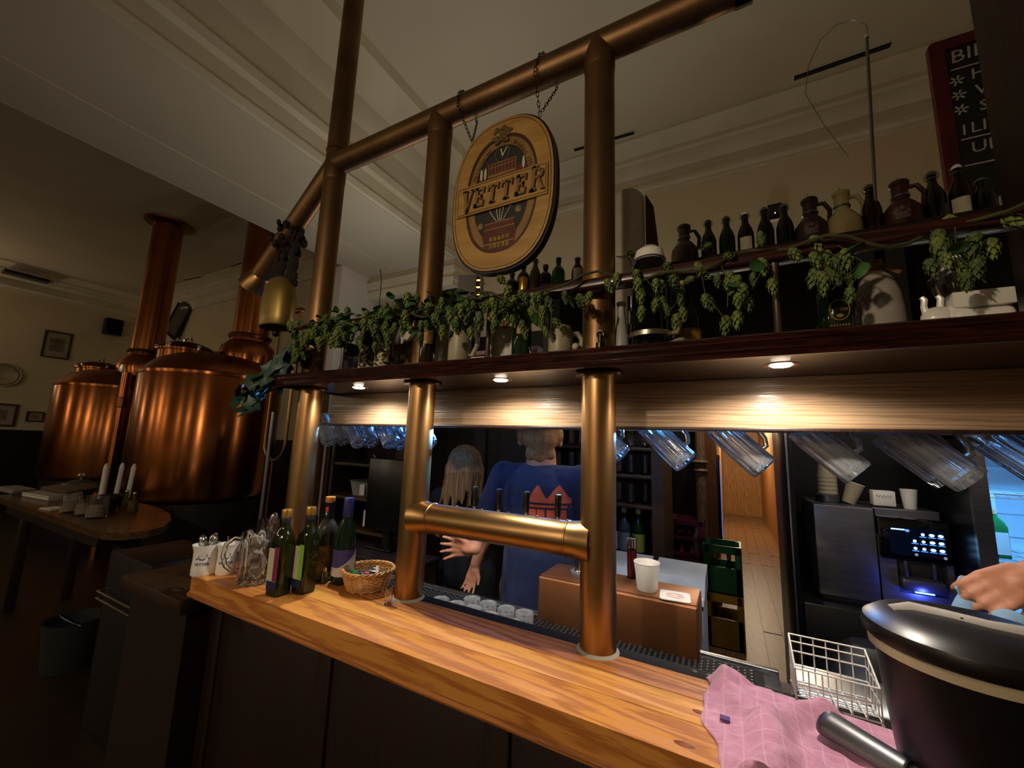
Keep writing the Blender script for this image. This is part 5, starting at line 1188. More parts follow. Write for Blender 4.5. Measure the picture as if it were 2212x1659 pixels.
for x, m, lm, lb in ((-.49, gglass, M_('lime_label', '#7f9046', .6, col2='#5f7030', scale=20), 'liquor bottle with a pale green label low on the back-bar shelf'), (-.57, M_('blue_grey_glass', '#3c4c60', .06, trans=.6, rvar=.02), M_('blue_label', '#56687f', .6, col2='#3f5068', scale=20), 'liquor bottle with a blue-grey label low on the back-bar shelf'), (-.645, bglass, labelc, 'dark liquor bottle behind the third post on the back-bar shelf')):
    wine('liquor_bottle', lb, (x, 2.52, SH[0]), .285, .036, m, paper, lm, .1, .45, group='liquor bottles on the back bar')
cu = thing('grey_cupboard', 'grey-brown cupboard with tall doors behind the two people', 'cupboard', (-1.6, 2.7, 0))
gcm = M_('grey_door', '#4d463d', .6, col2='#403a32', scale=4, stretch=(5, 5, .6))
ob('body', MB().box(-2.0, -1.2, 2.58, 2.85, 0, 2.3), darkwood, cu, world=True, smooth=False)
for x in (-1.97, -1.575): d_ = ob('door', MB().rbox(x, x+.37, 2.562, 2.58, .1, 2.25, .004), gcm, cu, world=True); ob('handle', MB().cyl((x+.34, 2.545, 1.0), (x+.34, 2.545, 1.15), .006), steeld, d_, world=True)
# grey lidded bins behind the copper box
gb = None; gpl = M_('grey_bin_plastic', '#7f8894', .5, col2='#727b87', scale=10)
for i, x in enumerate((-.43, -.205, .0)):
    lb = ('grey plastic bin with sloping lid left of the paper cup', 'grey plastic bin with sloping lid behind the paper cup', 'grey plastic bin with sloping lid right of the coaster')[i]
    if i == 2: continue
    if gb is None:
        gb = thing('lidded_bin', lb, 'bin', (x, 1.9, 0), 0, 'grey lidded bins')
        ob('body', MB().rbox(-.095, .095, -.1, .14, 0, 1.0, .01), gpl, gb)
        ob('lid', MB().prism([(-.12, 0), (.15, 0), (.15, .09), (-.04, .075), (-.12, .02)], -.1, .1, Matrix.Translation((0, 0, 1.001)) @ Matrix(((0, 0, 1, 0), (1, 0, 0, 0), (0, 1, 0, 0), (0, 0, 0, 1)))), gpl, gb, smooth=False)
        for s_ in (-1, 1): ob('handle', MB().rbox(s_*.094-.003, s_*.094+.003, -.125, -.118, 1.0, 1.03, .001), white, gb)
    else: dup(gb, lb, (x, 1.9, 0))
# crates
def crate(name, label, p, m, w_=.3, d_=.3, h=.32, cat='crate', group=None, rows=2):
    t = thing(name, label, cat, p, 0, group); x = w_/2; y = d_/2; tk = .014
    ob('floor', MB().box(-x, x, -y, y, 0, .012), m, t, smooth=False)
    for sx in (-1, 1):
        for sy in (-1, 1): ob('corner_post', MB().rbox(min(sx*x, sx*(x-.05)), max(sx*x, sx*(x-.05)), min(sy*y, sy*(y-.05)), max(sy*y, sy*(y-.05)), 0, h-.002, .005), m, t)
    bands = [(0, h*.14), (h*.48, h*.55), (h*.86, h)] if rows == 2 else [(0, h*.55), (h*.84, h)]
    for z0, z1 in bands:
        b = MB().ring(rect(0, 0, w_, d_, .012), rect(0, 0, w_-2*tk, d_-2*tk, .008), z0, z1); ob('band', b, m, t)
    return t
bor = M_('bordeaux_plastic', '#6e2a40', .4, col2='#5a2032', scale=6); grp = M_('green_crate_plastic', '#1a5a36', .4, col2='#144a2c', scale=6); yep = M_('yellow_crate_plastic', '#a8842e', .45, col2='#8d6c20', scale=6)
for k in range(3):
    lb = ('bordeaux bottle crate at the bottom of the tall stack', 'bordeaux bottle crate in the middle of the tall stack', 'bordeaux bottle crate on top of the tall stack')[k]
    crate('bottle_crate', lb, (-.375, 4.2, .001+k*.322), bor, .31, .32, .321, group='bordeaux crates')
    for i in range(3):
        t = thing('crate_bottle', ('left', 'middle', 'right')[i]+' bottle standing in the '+('bottom', 'middle', 'top')[k]+' bordeaux crate', 'bottle', (-.46+i*.085, 4.12, .014+k*.322), 0, 'bottles in the bordeaux crates')
        ob('glass', MB().lathe([(.03, 0), (.032, .005), (.032, .15), (.012, .21), (.013, .26), (0, .26)], 14), (gglass, bglass, M_('clear_bottle', '#aab0a8', .08, trans=.6, rvar=.02))[i], t); ob('cap', MB().lathe([(.0135, .255), (.0135, .268), (0, .268)], 10), (grn, labelc, white)[i], t)
crate('yellow_crate', 'yellow brown bottle crate under the green crate by the doorway', (-.09, 4.1, .001), yep, .29, .3, .42, rows=1)
crate('green_crate', 'green bottle crate on the yellow crate by the doorway', (-.09, 4.1, .423), grp, .29, .3, .38, rows=1)
for i in range(2):
    t = thing('crate_bottle', ('left', 'right')[i]+' bottle inside the green crate by the doorway', 'bottle', (-.15+i*.11, 4.02, .437), 0, 'bottles in the green crate')
    ob('glass', MB().lathe([(.032, 0), (.034, .005), (.034, .17), (.013, .24), (.014, .3), (0, .3)], 14), gglass, t); ob('cap', MB().lathe([(.016, .25), (.016, .31), (0, .31)], 10), gold if i == 0 else steeld, t)
# turned wooden column behind the crates
cp_ = tag(ob('turned_column', MB().lathe([(.07, 0), (.07, .1), (.05, .12), (.045, .9), (.05, 1.38), (.07, 1.4), (.05, 1.42), (.05, 1.46), (.075, 1.48), (.05, 1.5), (.045, 1.56), (.04, 2.1), (.06, 2.2), (0, 2.2)], 28, Matrix.Translation((-.25, 4.3, 0))), M_('column_wood', '#8c7458', .5, col2='#6b5640', scale=5, stretch=(6, 6, .5), kind='wood')), 'turned pale wooden column between the crates and the doorway', 'column')
bw = struct(ob('wall_partition', MB().box(-.36, -.338, 2.45, 2.86, 0, 2.2), darkwood, smooth=False))
# left back-bar shelves
ls = thing('side_shelf', 'dark open side shelf with papers left behind the bar', 'shelf', (-2.1, 2.1, 0))
ob('carcass', MB().box(-2.5, -1.72, 2.22, 2.26, 0, 1.75).box(-2.5, -2.46, 1.9, 2.22, 0, 1.75).box(-1.76, -1.72, 1.9, 2.22, 0, 1.75), darkwood, ls, world=True, smooth=False)
for z in (.7, 1.0, 1.2, 1.42, 1.72): ob('board', MB().rbox(-2.46, -1.76, 1.92, 2.22, z-.02, z, .003), M_('shelf_edge', '#4a382a', .5, col2='#3a2b20', scale=6), ls, world=True)
q = at(770, 1078, y=1.98)
t = thing('grey_tub', 'pale grey plastic tub on the dark side shelf', 'tub', (q.x, 2.05, 1.2))
ob('tub', loft([(.13, .12, 0, .02), (.16, .15, .09, .02), (.18, .17, .1, .02)]), M_('grey_tub_plastic', '#8a9088', .5, rvar=.05), t); ob('label', MB().box(.03, .075, -.0775, -.076, .01, .08), paper, t, smooth=False)
q = at(795, 1122, y=1.95)
t = thing('note_paper', 'white note paper hanging below the grey tub', 'paper', (q.x+.03, 1.915, 1.03))
ob('sheet', MB().box(-.035, .03, -.001, .001, 0, .1), paper, t, smooth=False); ob('tape', MB().box(-.01, .01, -.002, -.001, .09, .105), labelc, t, smooth=False)
q = at(845, 1080, y=1.88)
t = thing('monitor', 'black monitor seen from behind, left of the second post', 'monitor', (q.x+.02, 1.84, .95))
ob('screen', MB().rbox(-.17, .17, -.02, .02, .1, .52, .008), blackp, t); ob('stand', MB().rbox(-.03, .03, .0, .03, 0, .2, .004), blackp, t); ob('foot', MB().rbox(-.1, .1, -.06, .08, 0, .012, .004), blackp, t)
t = thing('till_counter', 'black till counter under the monitor', 'counter', (-1.75, 1.8, 0)); ob('body', MB().rbox(-.35, .3, -.14, .08, 0, .93, .005), darkwood, t); ob('top', MB().rbox(-.36, .31, -.15, .09, .931, .949, .003), M_('till_top', '#2a2220', .4, rvar=.05), t)
t = thing('cable_loop', 'pale cable loop hanging beside the monitor', 'cable', at(810, 1000, y=1.9)); ob('cable', MB().tube([(-.02, 0, .05), (.015, 0, .02), (.005, -.005, -.02), (.0, 0, -.06), (.012, 0, -.09)], .003, 6), paper, t)
t = thing('lever_pole', 'thin dark pole standing left behind the bar', 'pole', (at(716, 1030, y=1.75).x, 1.75, 0)); ob('rod', MB().cyl((0, 0, 0), (0, 0, 1.66), .011, n=10), darkwood, t); ob('finial', MB().lathe([(.014, 1.58), (.018, 1.62), (.01, 1.66), (0, 1.67)], 12), steeld, t)
t = tag(ob('room_divider', MB().rbox(-2.78, -2.52, 1.85, 1.9, 0, 1.9, .004), M_('brown_panel_wood', '#5a3d22', .5, col2='#45301a', scale=3, stretch=(6, 6, .5))), 'brown wooden divider behind the first post', 'divider')
# right: black unit with coffee machine
bu = thing('coffee_counter', 'black counter unit carrying the coffee machine', 'counter', (.8, 2.7, 0))
ob('body', MB().rbox(.26, 1.5, 2.36, 2.94, 0, .92, .005), blackp, bu, world=True); ob('back_panel', MB().box(.26, 1.7, 2.95, 3.0, 0, 1.94), blackwood, bu, world=True, smooth=False); ob('side_panel', MB().rbox(.235, .258, 2.3, 2.95, 0, 1.94, .003), blackp, bu, world=True); ob('edge_strip', MB().rbox(.232, .24, 2.285, 2.3, 0, 1.9, .002), steeld, bu, world=True)
cmx = thing('coffee_machine', 'brushed steel coffee machine with a lit touch screen', 'coffee machine', (.575, 2.62, .921))
dks = M_('machine_steel', '#7f7d84', .38, .85, col2='#6d6b72', scale=3, stretch=(1, 1, 12))
ob('left_body', MB().rbox(-.23, -.005, -.17, .2, .02, .43, .008), dks, cmx)
ob('right_body', MB().rbox(-.003, .235, -.1, .2, .02, .43, .006), dks, cmx)
ob('right_front', MB().ring(rect(.116, .17, .238, .3), rect(.135, .185, .16, .2), .095, .17, upright(0, 0, 0)), dks, cmx, smooth=False)
ob('seam', MB().box(-.0045, -.0035, -.172, -.1, .02, .43), blackp, cmx, smooth=False)
scn = ob('screen_housing', MB().rbox(.0, .235, -.185, -.1, .22, .4, .008), kglass, cmx)
dsp = ob('display', MB().box(.035, .215, -.187, -.1855, .245, .36), M_('display_dark', '#02060f', .2, emit='#030a1c', es=.6, rvar=.02), scn, smooth=False)
icn = M_('icon_glow', '#a8e4ff', .3, emit='#8fd4ff', es=3.2, rvar=.01); icb = M_('icon_blue', '#4c8cff', .3, emit='#3f7cf0', es=2.2, rvar=.01)
for r_i in range(3):
    for c_i in range(4):
        if r_i == 0 and c_i == 0: continue
        x = .117+c_i*.028; z = .338-r_i*.03
        ic = ob('icon', MB().prism(circ(x, z, .009 if c_i > 1 else .006, .006, 12), 0, .0006, upright(0, -.187, 0)), icn, scn, smooth=False)
        ob('icon_line', MB().box(x-.011, x+.011, -.188, -.1872, z-.0115, z-.0085), icb, scn, smooth=False)
ob('title_bar', MB().box(.042, .088, -.188, -.1872, .349, .354), icn, scn, smooth=False); ob('title_box', MB().box(.09, .102, -.188, -.1872, .344, .354), icb, scn, smooth=False)
for x, z in ((.118, .252), (.208, .25)): ob('soft_key', MB().prism(circ(x, z, .006, .006, 12), 0, .0006, upright(0, -.187, 0)), M_('soft_key', '#9aa4ae', .4, emit='#7c8894', es=.6, rvar=.01), scn, smooth=False)
ob('spout', MB().rbox(.06, .2, -.2, -.12, .1, .15, .01).rbox(.075, .085, -.19, -.18, .15, .22, .002).rbox(.165, .175, -.19, -.18, .15, .22, .002), M_('spout_steel', '#57535a', .35, .8, rvar=.05), cmx)
ob('drip_tray', MB().rbox(.0, .235, -.21, -.1, .0, .022, .004), blackp, cmx); ob('vent_grille', MB().rbox(-.22, -.01, -.165, -.16, .0, .02, .002), rubber, cmx)
ob('blue_led', MB().rbox(.1, .16, -.195, -.185, .096, .1, .001), ledm, cmx)
light('POINT', (.575+.13, 2.62-.235, .921+.085), .9, (.07, .12, 1), .015)
ob('hopper', MB().lathe([(.05, .43), (.055, .435), (.055, .465), (.045, .47), (0, .47)], 24, Matrix.Translation((-.14, 0, 0))), steeld, cmx)
t = thing('cup_tower', 'stack of beige paper cups upside down on the coffee machine', 'cups', (.435, 2.62, .921+.471)); 
for k in range(5): ob('cup', MB().lathe([(.042, k*.02), (.031, k*.02+.09), (0, k*.02+.09)], 20), M_('beige_cup', '#a3957a', .6, rvar=.05), t)
t = thing('paper_cup', 'tilted beige paper cup leaning against the cup stack', 'cup', (.505, 2.58, .921+.435)); t.rotation_euler = (0, .35, 0); ob('cup', MB().lathe([(.026, 0), (.036, .1), (.033, .1), (.024, .004), (0, .004)], 20), M_('beige_cup', '#a3957a'), t); ob('rim', MB().lathe([(.035, .1), (.038, .101), (.035, .103)], 20, closed=True), paper, t)
t = thing('sugar_box', 'small white box with faint script on top of the coffee machine', 'box', (.63, 2.56, .921+.431)); ob('box', MB().rbox(-.04, .04, -.03, .03, .0, .075, .002), paper, t); ob('script', MB().tube([(-.03+.004*i, -.0306, .05+.008*math.sin(i*1.9)) for i in range(15)], .0012, 4), M_('grey_ink', '#8d867c', .6, rvar=.03), t); ob('tray', MB().rbox(-.045, .045, -.035, .035, -.0005, .008, .002), darkwood, t)
t = thing('paper_cup', 'small white paper cup on top of the coffee machine', 'cup', (.725, 2.56, .921+.431)); ob('cup', MB().lathe([(.022, 0), (.03, .085), (.028, .085), (.02, .004), (0, .004)], 22), paper, t); ob('rim', MB().lathe([(.029, .084), (.0315, .086), (.029, .088)], 22, closed=True), paper, t)
# dark bag beside the bucket
bgm = M_('black_bag', '#0d0d12', .4, col2='#16161d', scale=5, bump=.5, bscale=14)
t = thing('waste_bag', 'slumped black bag with a grey top edge below the coffee machine', 'bag', (.42, 2.05, 0)); ob('bag', MB().lathe([(.2, 0), (.22, .1), (.21, .5), (.17, .75), (.1, .86), (.05, .9), (0, .9)], 24, flute=lambda i, j: .06*math.sin(i*1.7+j)), bgm, t); ob('rim', MB().rbox(-.02, .2, -.2, -.185, .6, .66, .004), steeld, t)
# lit fridge
fr = thing('drinks_fridge', 'glass-front drinks fridge glowing blue at the right edge', 'fridge', (1.15, 2.5, .75))
FX0, FX1, FY0, FY1, FZ0, FZ1 = .83, 1.5, 2.3, 2.75, .93, 1.72
fin = M_('fridge_liner', '#dfe6ea', .4, rvar=.05)
ob('shell', MB().box(FX0, FX0+.035, FY0, FY1, FZ0, FZ1).box(FX1-.03, FX1, FY0, FY1, FZ0, FZ1).box(FX0, FX1, FY0, FY1, FZ1-.05, FZ1).box(FX0, FX1, FY0, FY1, FZ0, FZ0+.06), blackp, fr, world=True, smooth=False)
ob('liner', MB().box(FX0+.035, FX1-.03, FY1-.02, FY1, FZ0+.06, FZ1-.05).box(FX0+.035, FX0+.04, FY0+.03, FY1, FZ0+.06, FZ1-.05).box(FX0+.035, FX1-.03, FY0+.03, FY1, FZ0+.06, FZ0+.065), fin, fr, world=True, smooth=False)
for k in range(6): ob('liner_rib', MB().rbox(FX0+.04, FX1-.03, FY1-.026, FY1-.02, 1.05+k*.1, 1.06+k*.1, .002), fin, fr, world=True)
df = ob('door_frame', MB().ring(rect((FX0+FX1)/2, (FZ0+FZ1)/2, FX1-FX0, FZ1-FZ0), rect((FX0+FX1)/2, (FZ0+FZ1)/2, FX1-FX0-.1, FZ1-FZ0-.12), 0, .02, upright(0, FY0, 0)), steeld, fr, world=True, smooth=False)
ob('pane', MB().box(FX0+.04, FX1-.04, FY0-.012, FY0-.009, FZ0+.05, FZ1-.05), glass, df, world=True, smooth=False)
for z in (1.2, 1.46):
    rk = MB()
    for k in range(18): rk.cyl((FX0+.05+k*.033, FY0+.05, z), (FX0+.05+k*.033, FY1-.03, z), .0018, n=6)
    for y in (FY0+.05, FY0+.2, FY1-.03): rk.cyl((FX0+.04, y, z-.003), (FX1-.03, y, z-.003), .0025, n=6); rk.cyl((FX0+.04, y, z-.02), (FX1-.03, y, z-.02), .002, n=6)
    for k in range(18): rk.cyl((FX0+.05+k*.033, FY0+.05, z), (FX0+.066+k*.033, FY0+.05, z-.02), .0014, n=5)
    ob('wire_shelf', rk, white, fr, world=True)
light('AREA', (1.165, 2.36, FZ1-.06), 45, (.1, .42, 1), .5, (math.radians(-25), 0, 0), size_y=.03)
ob('fridge_lamp', MB().rbox(.95, 1.4, 2.34, 2.36, FZ1-.062, FZ1-.052, .002), M_('fridge_led', '#bfe0ff', .3, emit='#6fb4ff', es=4, rvar=.01), fr, world=True)
for x, y, lb in ((.93, 2.42, 'green square liquor bottle with white label in the lit fridge'), (.885, 2.55, 'second green bottle half hidden in the lit fridge')):
    t = thing('fridge_bottle', lb, 'bottle', (x, y, 1.2025), .1, 'green bottles in the fridge'); h = .25
    ob('glass', loft([(.068, .04, 0, .008), (.072, .044, .005, .01), (.072, .044, .12, .01), (.06, .04, .14, .014), (.032, .03, .16, .0148), (.028, .028, .17, .0138), (.026, .026, .235, .0129)]), M_('bright_green_glass', '#1f7a3c', .08, trans=.4, rvar=.02), t)
    ob('neck_label', MB().lathe([(.0145, .175), (.0145, .24), (.0135, .25), (0, .25)], 18), paper, t); ob('neck_band', MB().lathe([(.0148, .17), (.0148, .185)], 18), M_('tan_band', '#c98f5c', .5, rvar=.05), t); ob('label', MB().box(-.03, .03, -.0232, -.0222, .015, .1), paper, t, smooth=False)
# glass washer at floor right and floor mat
t = thing('floor_mat', 'dark blue-grey rubber floor mat behind the bar', 'mat', (-.02, 3.1, 0)); ob('mat', MB().rbox(-.35, .33, -.3, .35, .001, .012, .004), M_('mat_rubber', '#2a3238', .6, rvar=.05), t); ob('border', MB().ring(rect(-.01, .025, .72, .69), rect(-.01, .025, .68, .65), .0005, .009), rubber, t, smooth=False)

# lamps that light the back bar
t = thing('added_globe_lamp', 'added hidden globe lamp on an arm brightening the crates', 'lamp', (-.05, 3.95, 2.3)); ob('arm', MB().tube([(0, 0, .13), (0, .1, .16), (0, YB-3.95, .16)], .006, 6), blackp, t); ob('globe', MB().ball((0, 0, .085), .03, 14), bulb_m, t); ob('cap', MB().lathe([(.02, .105), (.022, .125), (.006, .14), (0, .14)], 16), blackp, t)  # unseen lamp added to brighten the crates
t = thing('added_strip_lamp', 'added hidden lamp strip under the overhead cabinet brightening the back bar', 'lamp', (.35, 2.0, 1.944)); ob('tube', MB().rbox(-.95, .95, -.025, .025, -.001, .003, .001), M_('strip_glow', '#eef2ff', .3, emit='#fff0dc', es=3, rvar=.01), t); ob('housing', MB().rbox(-.97, .97, -.035, .035, .003, .006, .001), steeld, t)  # unseen strip added to brighten coffee machine, bins and people
t = thing('corridor_lamp', 'warm ceiling lamp at the far end of the corridor', 'lamp', (.3, 9.5, 2.3)); ob('globe', MB().ball((0, 0, .0), .06, 14), bulb_m, t); ob('stem', MB().cyl((0, 0, .05), (0, 0, .1), .015), blackp, t)
t = thing('tube_lamp', 'worklight tube behind the garland shining up at the ceiling', 'lamp', (-1.75, 2.55, 2.17)); ob('tube', MB().cyl((-.45, 0, 0), (.45, 0, 0), .013, n=12), M_('tube_glow', '#fff4e0', .3, emit='#ffefd8', es=6, rvar=.01), t); ob('base', MB().rbox(-.47, .47, -.03, .03, -.03, -.014, .004), white, t)
# ------------------------------------------------------------------ brew kettles in the left room
def kettle(label, c, lid_a):
    t = thing('brew_kettle', label, 'kettle', (c[0], c[1], 0), 0, 'copper brew kettles'); R = .7
    ob('base_skirt', MB().lathe([(R*.9, 0), (R*.92, .05), (R*.92, .86), (R*.98, .9), (0, .9)], 64), M_('skirt_dark', '#1c100b', .5, rvar=.05), t)
    ob('vessel', MB().lathe([(R*.97, .9), (R, .94), (R, 1.5), (R, 2.2), (R*.985, 2.225), (0, 2.225)], 96), copper, t)
    ob('rim_band', MB().lathe([(R*.99, 2.2), (R*1.015, 2.205), (R*1.02, 2.235), (R*1.0, 2.25), (R*.96, 2.25)], 96, closed=True), copper, t)
    ob('dome', MB().lathe([(R*.985, 2.24), (R*.93, 2.31), (R*.8, 2.4), (R*.6, 2.47), (R*.3, 2.51), (0, 2.52)], 72), copper, t)
    mx, my = .36*math.cos(lid_a), .36*math.sin(lid_a); T = Matrix.Translation((mx, my, 0))
    ob('manway_collar', MB().lathe([(.26, 2.36), (.26, 2.52), (.28, 2.525), (.28, 2.55), (.25, 2.555), (0, 2.55)], 48, T), copper, t)
    ld_ = ob('manway_lid', MB().lathe([(.27, 2.552), (.28, 2.56), (.24, 2.6), (.14, 2.64), (.05, 2.655), (0, 2.655)], 48, T), copperd, t)
    ob('lid_handle', MB().tube([(mx-.1, my, 2.64), (mx-.08, my, 2.7), (mx+.08, my, 2.7), (mx+.1, my, 2.64)], .012, 8), chrome, ld_)
    for k in range(6): a = k*PI/3; ob('lid_clamp', MB().rbox(mx+.27*math.cos(a)-.02, mx+.27*math.cos(a)+.02, my+.27*math.sin(a)-.02, my+.27*math.sin(a)+.02, 2.54, 2.59, .005), chrome, ld_)
    return t
k2 = kettle('nearer large copper brew kettle left of the bar', (-5.4, 2.5), math.radians(-140))
k1 = kettle('farther copper brew kettle at far left', (-8.5, 2.6), math.radians(-150))
def chimney(label, x, y, ztop, flange):
    t = thing('copper_chimney', label, 'chimney', (x, y, 2.3), 0, 'copper chimneys of the brew kettles'); r = .2
    ob('ball_base', MB().lathe([(.2, .05), (.3, .12), (.33, .25), (.3, .38), (.22, .46), (.215, .5)], 40), copper, t)
    ob('ring', MB().lathe([(.2, .5), (.235, .505), (.245, .53), (.235, .55), (.2, .555)], 40, closed=True), copperd, t)
    ob('flue', MB().cyl((0, 0, .45), (0, 0, ztop-2.3), r, n=48), copper, t)
    if flange: ob('flange', MB().lathe([(r, ztop-2.36), (r*1.1, ztop-2.35), (r*1.6, ztop-2.33), (r*1.65, ztop-2.3), (0, ztop-2.3)], 48), copperd, t)
chimney('copper chimney of the nearer kettle running up behind the ceiling beam', -5.42, 2.83, ZC-.002, False)
chimney('copper chimney with a round ceiling flange on the farther kettle', -8.15, 2.74, ZC-.002, True)
q = at(287, 800, y=2.25)
t = thing('riser_pipe', 'vertical copper riser pipe between the two kettles', 'pipe', (q.x, 2.2, .0))
ob('pipe', MB().cyl((0, 0, 0), (0, 0, 1.9), .045, n=20).cyl((0, 0, 2.0), (0, 0, 2.35), .05, n=20), copper, t); ob('coupling', MB().lathe([(.045, 1.88), (.06, 1.89), (.06, 2.01), (.045, 2.02)], 24, closed=True), copperd, t); ob('gauge', MB().lathe([(.05, -.01), (.055, .0), (.05, .01), (0, .012)], 20, Matrix.Translation((0, -.06, 2.4)) @ Matrix.Rotation(PI/2, 4, 'X')), white, t)
# brass U tube and thin standpipe right of the near kettle
ua, ub = at(585, 860, y=1.9), at(628, 860, y=1.9); uz = at(600, 1003, y=1.9).z
t = thing('u_tube', 'thin brass U-shaped tube hanging beside the first post', 'tube', ((ua.x+ub.x)/2, 1.9, uz)); w_ = (ub.x-ua.x)/2
ob('tube', MB().tube([(-w_, 0, 1.2), (-w_, 0, w_*1.2)]+[(-w_*math.cos(a), 0, w_*1.2-w_*math.sin(a)) for a in [PI*i/12 for i in range(1, 12)]]+[(w_, 0, w_*1.2), (w_, 0, 1.2)], .012, 8), brass, t); ob('bracket', MB().rbox(-w_-.02, w_+.02, -.02, .02, 1.2, 1.23, .004), copperd, t); ob('stay', MB().cyl((0, 0, -uz), (0, 0, .02), .012), copperd, t)
q = at(566, 1090, y=1.7)
t = thing('standpipe', 'thin steel standpipe in front of the near kettle', 'pipe', (q.x, 1.7, 0)); ob('pipe', MB().cyl((0, 0, 0), (0, 0, 1.75), .012, n=10), steeld, t); ob('foot', MB().lathe([(.05, 0), (.05, .01), (.015, .03), (0, .03)], 16), steeld, t)
# high table in front of the kettles
tw = M_('table_wood', '#553a1c', .35, col2='#432d14', scale=2.4, stretch=(.6, 6, 6), kind='wood', coat=.2)
tb = thing('high_table', 'long wooden high table with rounded end in front of the kettles', 'table', (-4.5, 1.4, 0)); TT = .95
ol = [(-6.0, 1.1), (-3.55, 1.1), (-3.42, 1.12), (-3.34, 1.19), (-3.33, 1.29), (-3.4, 1.39), (-3.6, 1.51), (-3.9, 1.62), (-4.3, 1.69), (-6.0, 1.72)]
ob('top', MB().prism(ol, TT-.045, TT), tw, tb, world=True)
for x, y in ((-3.75, 1.3), (-5.6, 1.25), (-5.6, 1.6), (-4.1, 1.5)): ob('leg', MB().rbox(x-.035, x+.035, y-.035, y+.035, 0, TT-.046, .006), darkwood, tb, world=True)
ob('apron', MB().box(-5.8, -3.7, 1.16, 1.19, TT-.14, TT-.046).box(-5.8, -4.2, 1.6, 1.63, TT-.14, TT-.046), darkwood, tb, world=True, smooth=False)
def tpos(u, v): q = at(u, v, z=TT); return Vector((q.x, min(max(q.y, 1.13), 1.66), TT))
cd_m = M_('candle_wax', '#d8d2c6', .5, sss=.1, rvar=.04)
for i, (u, v) in enumerate(((213, 1098), (240, 1092), (258, 1096))):
    p = tpos(u, v); lb = ('left white candle in a glass holder on the high table', 'middle white candle standing in a dark holder on the high table', 'right tilted white candle on the high table')[i]
    t = thing('candle', lb, 'candle', p+Vector((0, .02*i, .1)), 0, 'white candles on the high table'); t.rotation_euler = (0, (0, .1, .12)[i], 0)
    ob('wax', MB().lathe([(.0165, -.088), (.0165, .23), (.008, .256), (0, .26)], 16), cd_m, t); ob('wick', MB().cyl((0, 0, .255), (0, 0, .27), .0012, n=5), blackp, t)
jars = [(150, 1106, .055, .13, 'short glass jar at the left on the high table'), (180, 1112, .05, .14, 'glass jar in the middle of the high table'), (207, 1118, .058, .15, 'front glass jar holding a candle on the high table')]
for u, v, r, h, lb in jars:
    p = tpos(u, v); t = thing('glass_jar', lb, 'jar', p, 0, 'glass jars on the high table')
    ob('glass', MB().lathe([(r*.8, .003), (r*.95, 0), (r, .005), (r, h), (r*.94, h), (r*.9, .01), (r*.3, .008)], 24, closed=True), glass, t); ob('contents', MB().lathe([(r*.75, .011), (r*.8, h*.6), (0, h*.6)], 18), M_('jar_sand', '#8a7d6a', .8, rvar=.05), t)
p = tpos(232, 1102)
t = thing('candle_holder', 'black iron candle holder behind the glass jars', 'holder', p); ob('bowl', MB().lathe([(.045, 0), (.07, .04), (.08, .1), (.07, .12), (.06, .1), (0, .06)], 24), blackp, t); ob('arm', MB().tube([(.05, 0, .04), (.08, 0, .06), (.085, 0, .03)], .004, 6), blackp, t)
for i, (u, v) in enumerate(((268, 1100), (285, 1106))):
    p = tpos(u, v); t = thing('oil_cruet', ('left small oil cruet beside the candles', 'right small oil cruet near the rounded table end')[i], 'cruet', p, 0, 'oil cruets on the high table'); ob('glass', MB().lathe([(.032, 0), (.035, .006), (.032, .07), (.014, .095), (.016, .13), (0, .132)], 18), M_('oil_glass', '#7d6a20', .08, trans=.7, rvar=.02), t); ob('stopper', MB().ball((0, 0, .142), .014, 10), chrome, t)
p = tpos(110, 1075)
t = thing('menu_board', 'pale slanted menu folder on the high table', 'menu', p, .1); ob('board', MB().rbox(-.25, .25, -.1, .12, .004, .05, .004, M=Matrix.Rotation(.15, 4, 'X')), M_('menu_grey', '#8d877c', .5, rvar=.05), t); ob('cover', MB().rbox(-.2, .28, .0, .22, .06, .085, .004, M=Matrix.Rotation(.15, 4, 'X')), M_('menu_brown', '#5c4a38', .5, rvar=.05), t); ob('edge', MB().rbox(-.25, .25, -.105, -.1, .01, .04, .001), paper, t)
p = tpos(25, 1062)
t = thing('menu_stack', 'stack of pale menus at the far left of the high table', 'menu', p, .05)
for k in range(3): ob('sheet', MB().box(-.2+.02*k, .25+.02*k, -.06, .08, .004+.014*k, .016+.014*k), M_('menu_grey', '#8d877c'), t, smooth=False)
p = tpos(60, 1040)
t = thing('chafing_dish', 'round metal dish with a domed lid at the back of the high table', 'dish', (-5.62, 1.56, TT)); ob('pan', MB().lathe([(.1, 0), (.13, .06), (.15, .07), (0, .07)], 28), steeld, t); ob('lid', MB().lathe([(.14, .072), (.12, .11), (.05, .14), (0, .145)], 28), M_('dish_dull', '#5c5650', .4, .6, rvar=.05), t); ob('knob', MB().lathe([(.01, .14), (.012, .17), (.028, .18), (.02, .2), (0, .2)], 14), chrome, t)
p = tpos(115, 1100)
t = thing('napkin_pile', 'flat pile of paper napkins near the front edge of the high table', 'napkins', p, .2); ob('pile', MB().rbox(-.07, .07, -.05, .05, 0, .012, .002), labelc, t); ob('top_napkin', MB().box(-.06, .06, -.045, .045, .0122, .0135), paper, t, smooth=False)
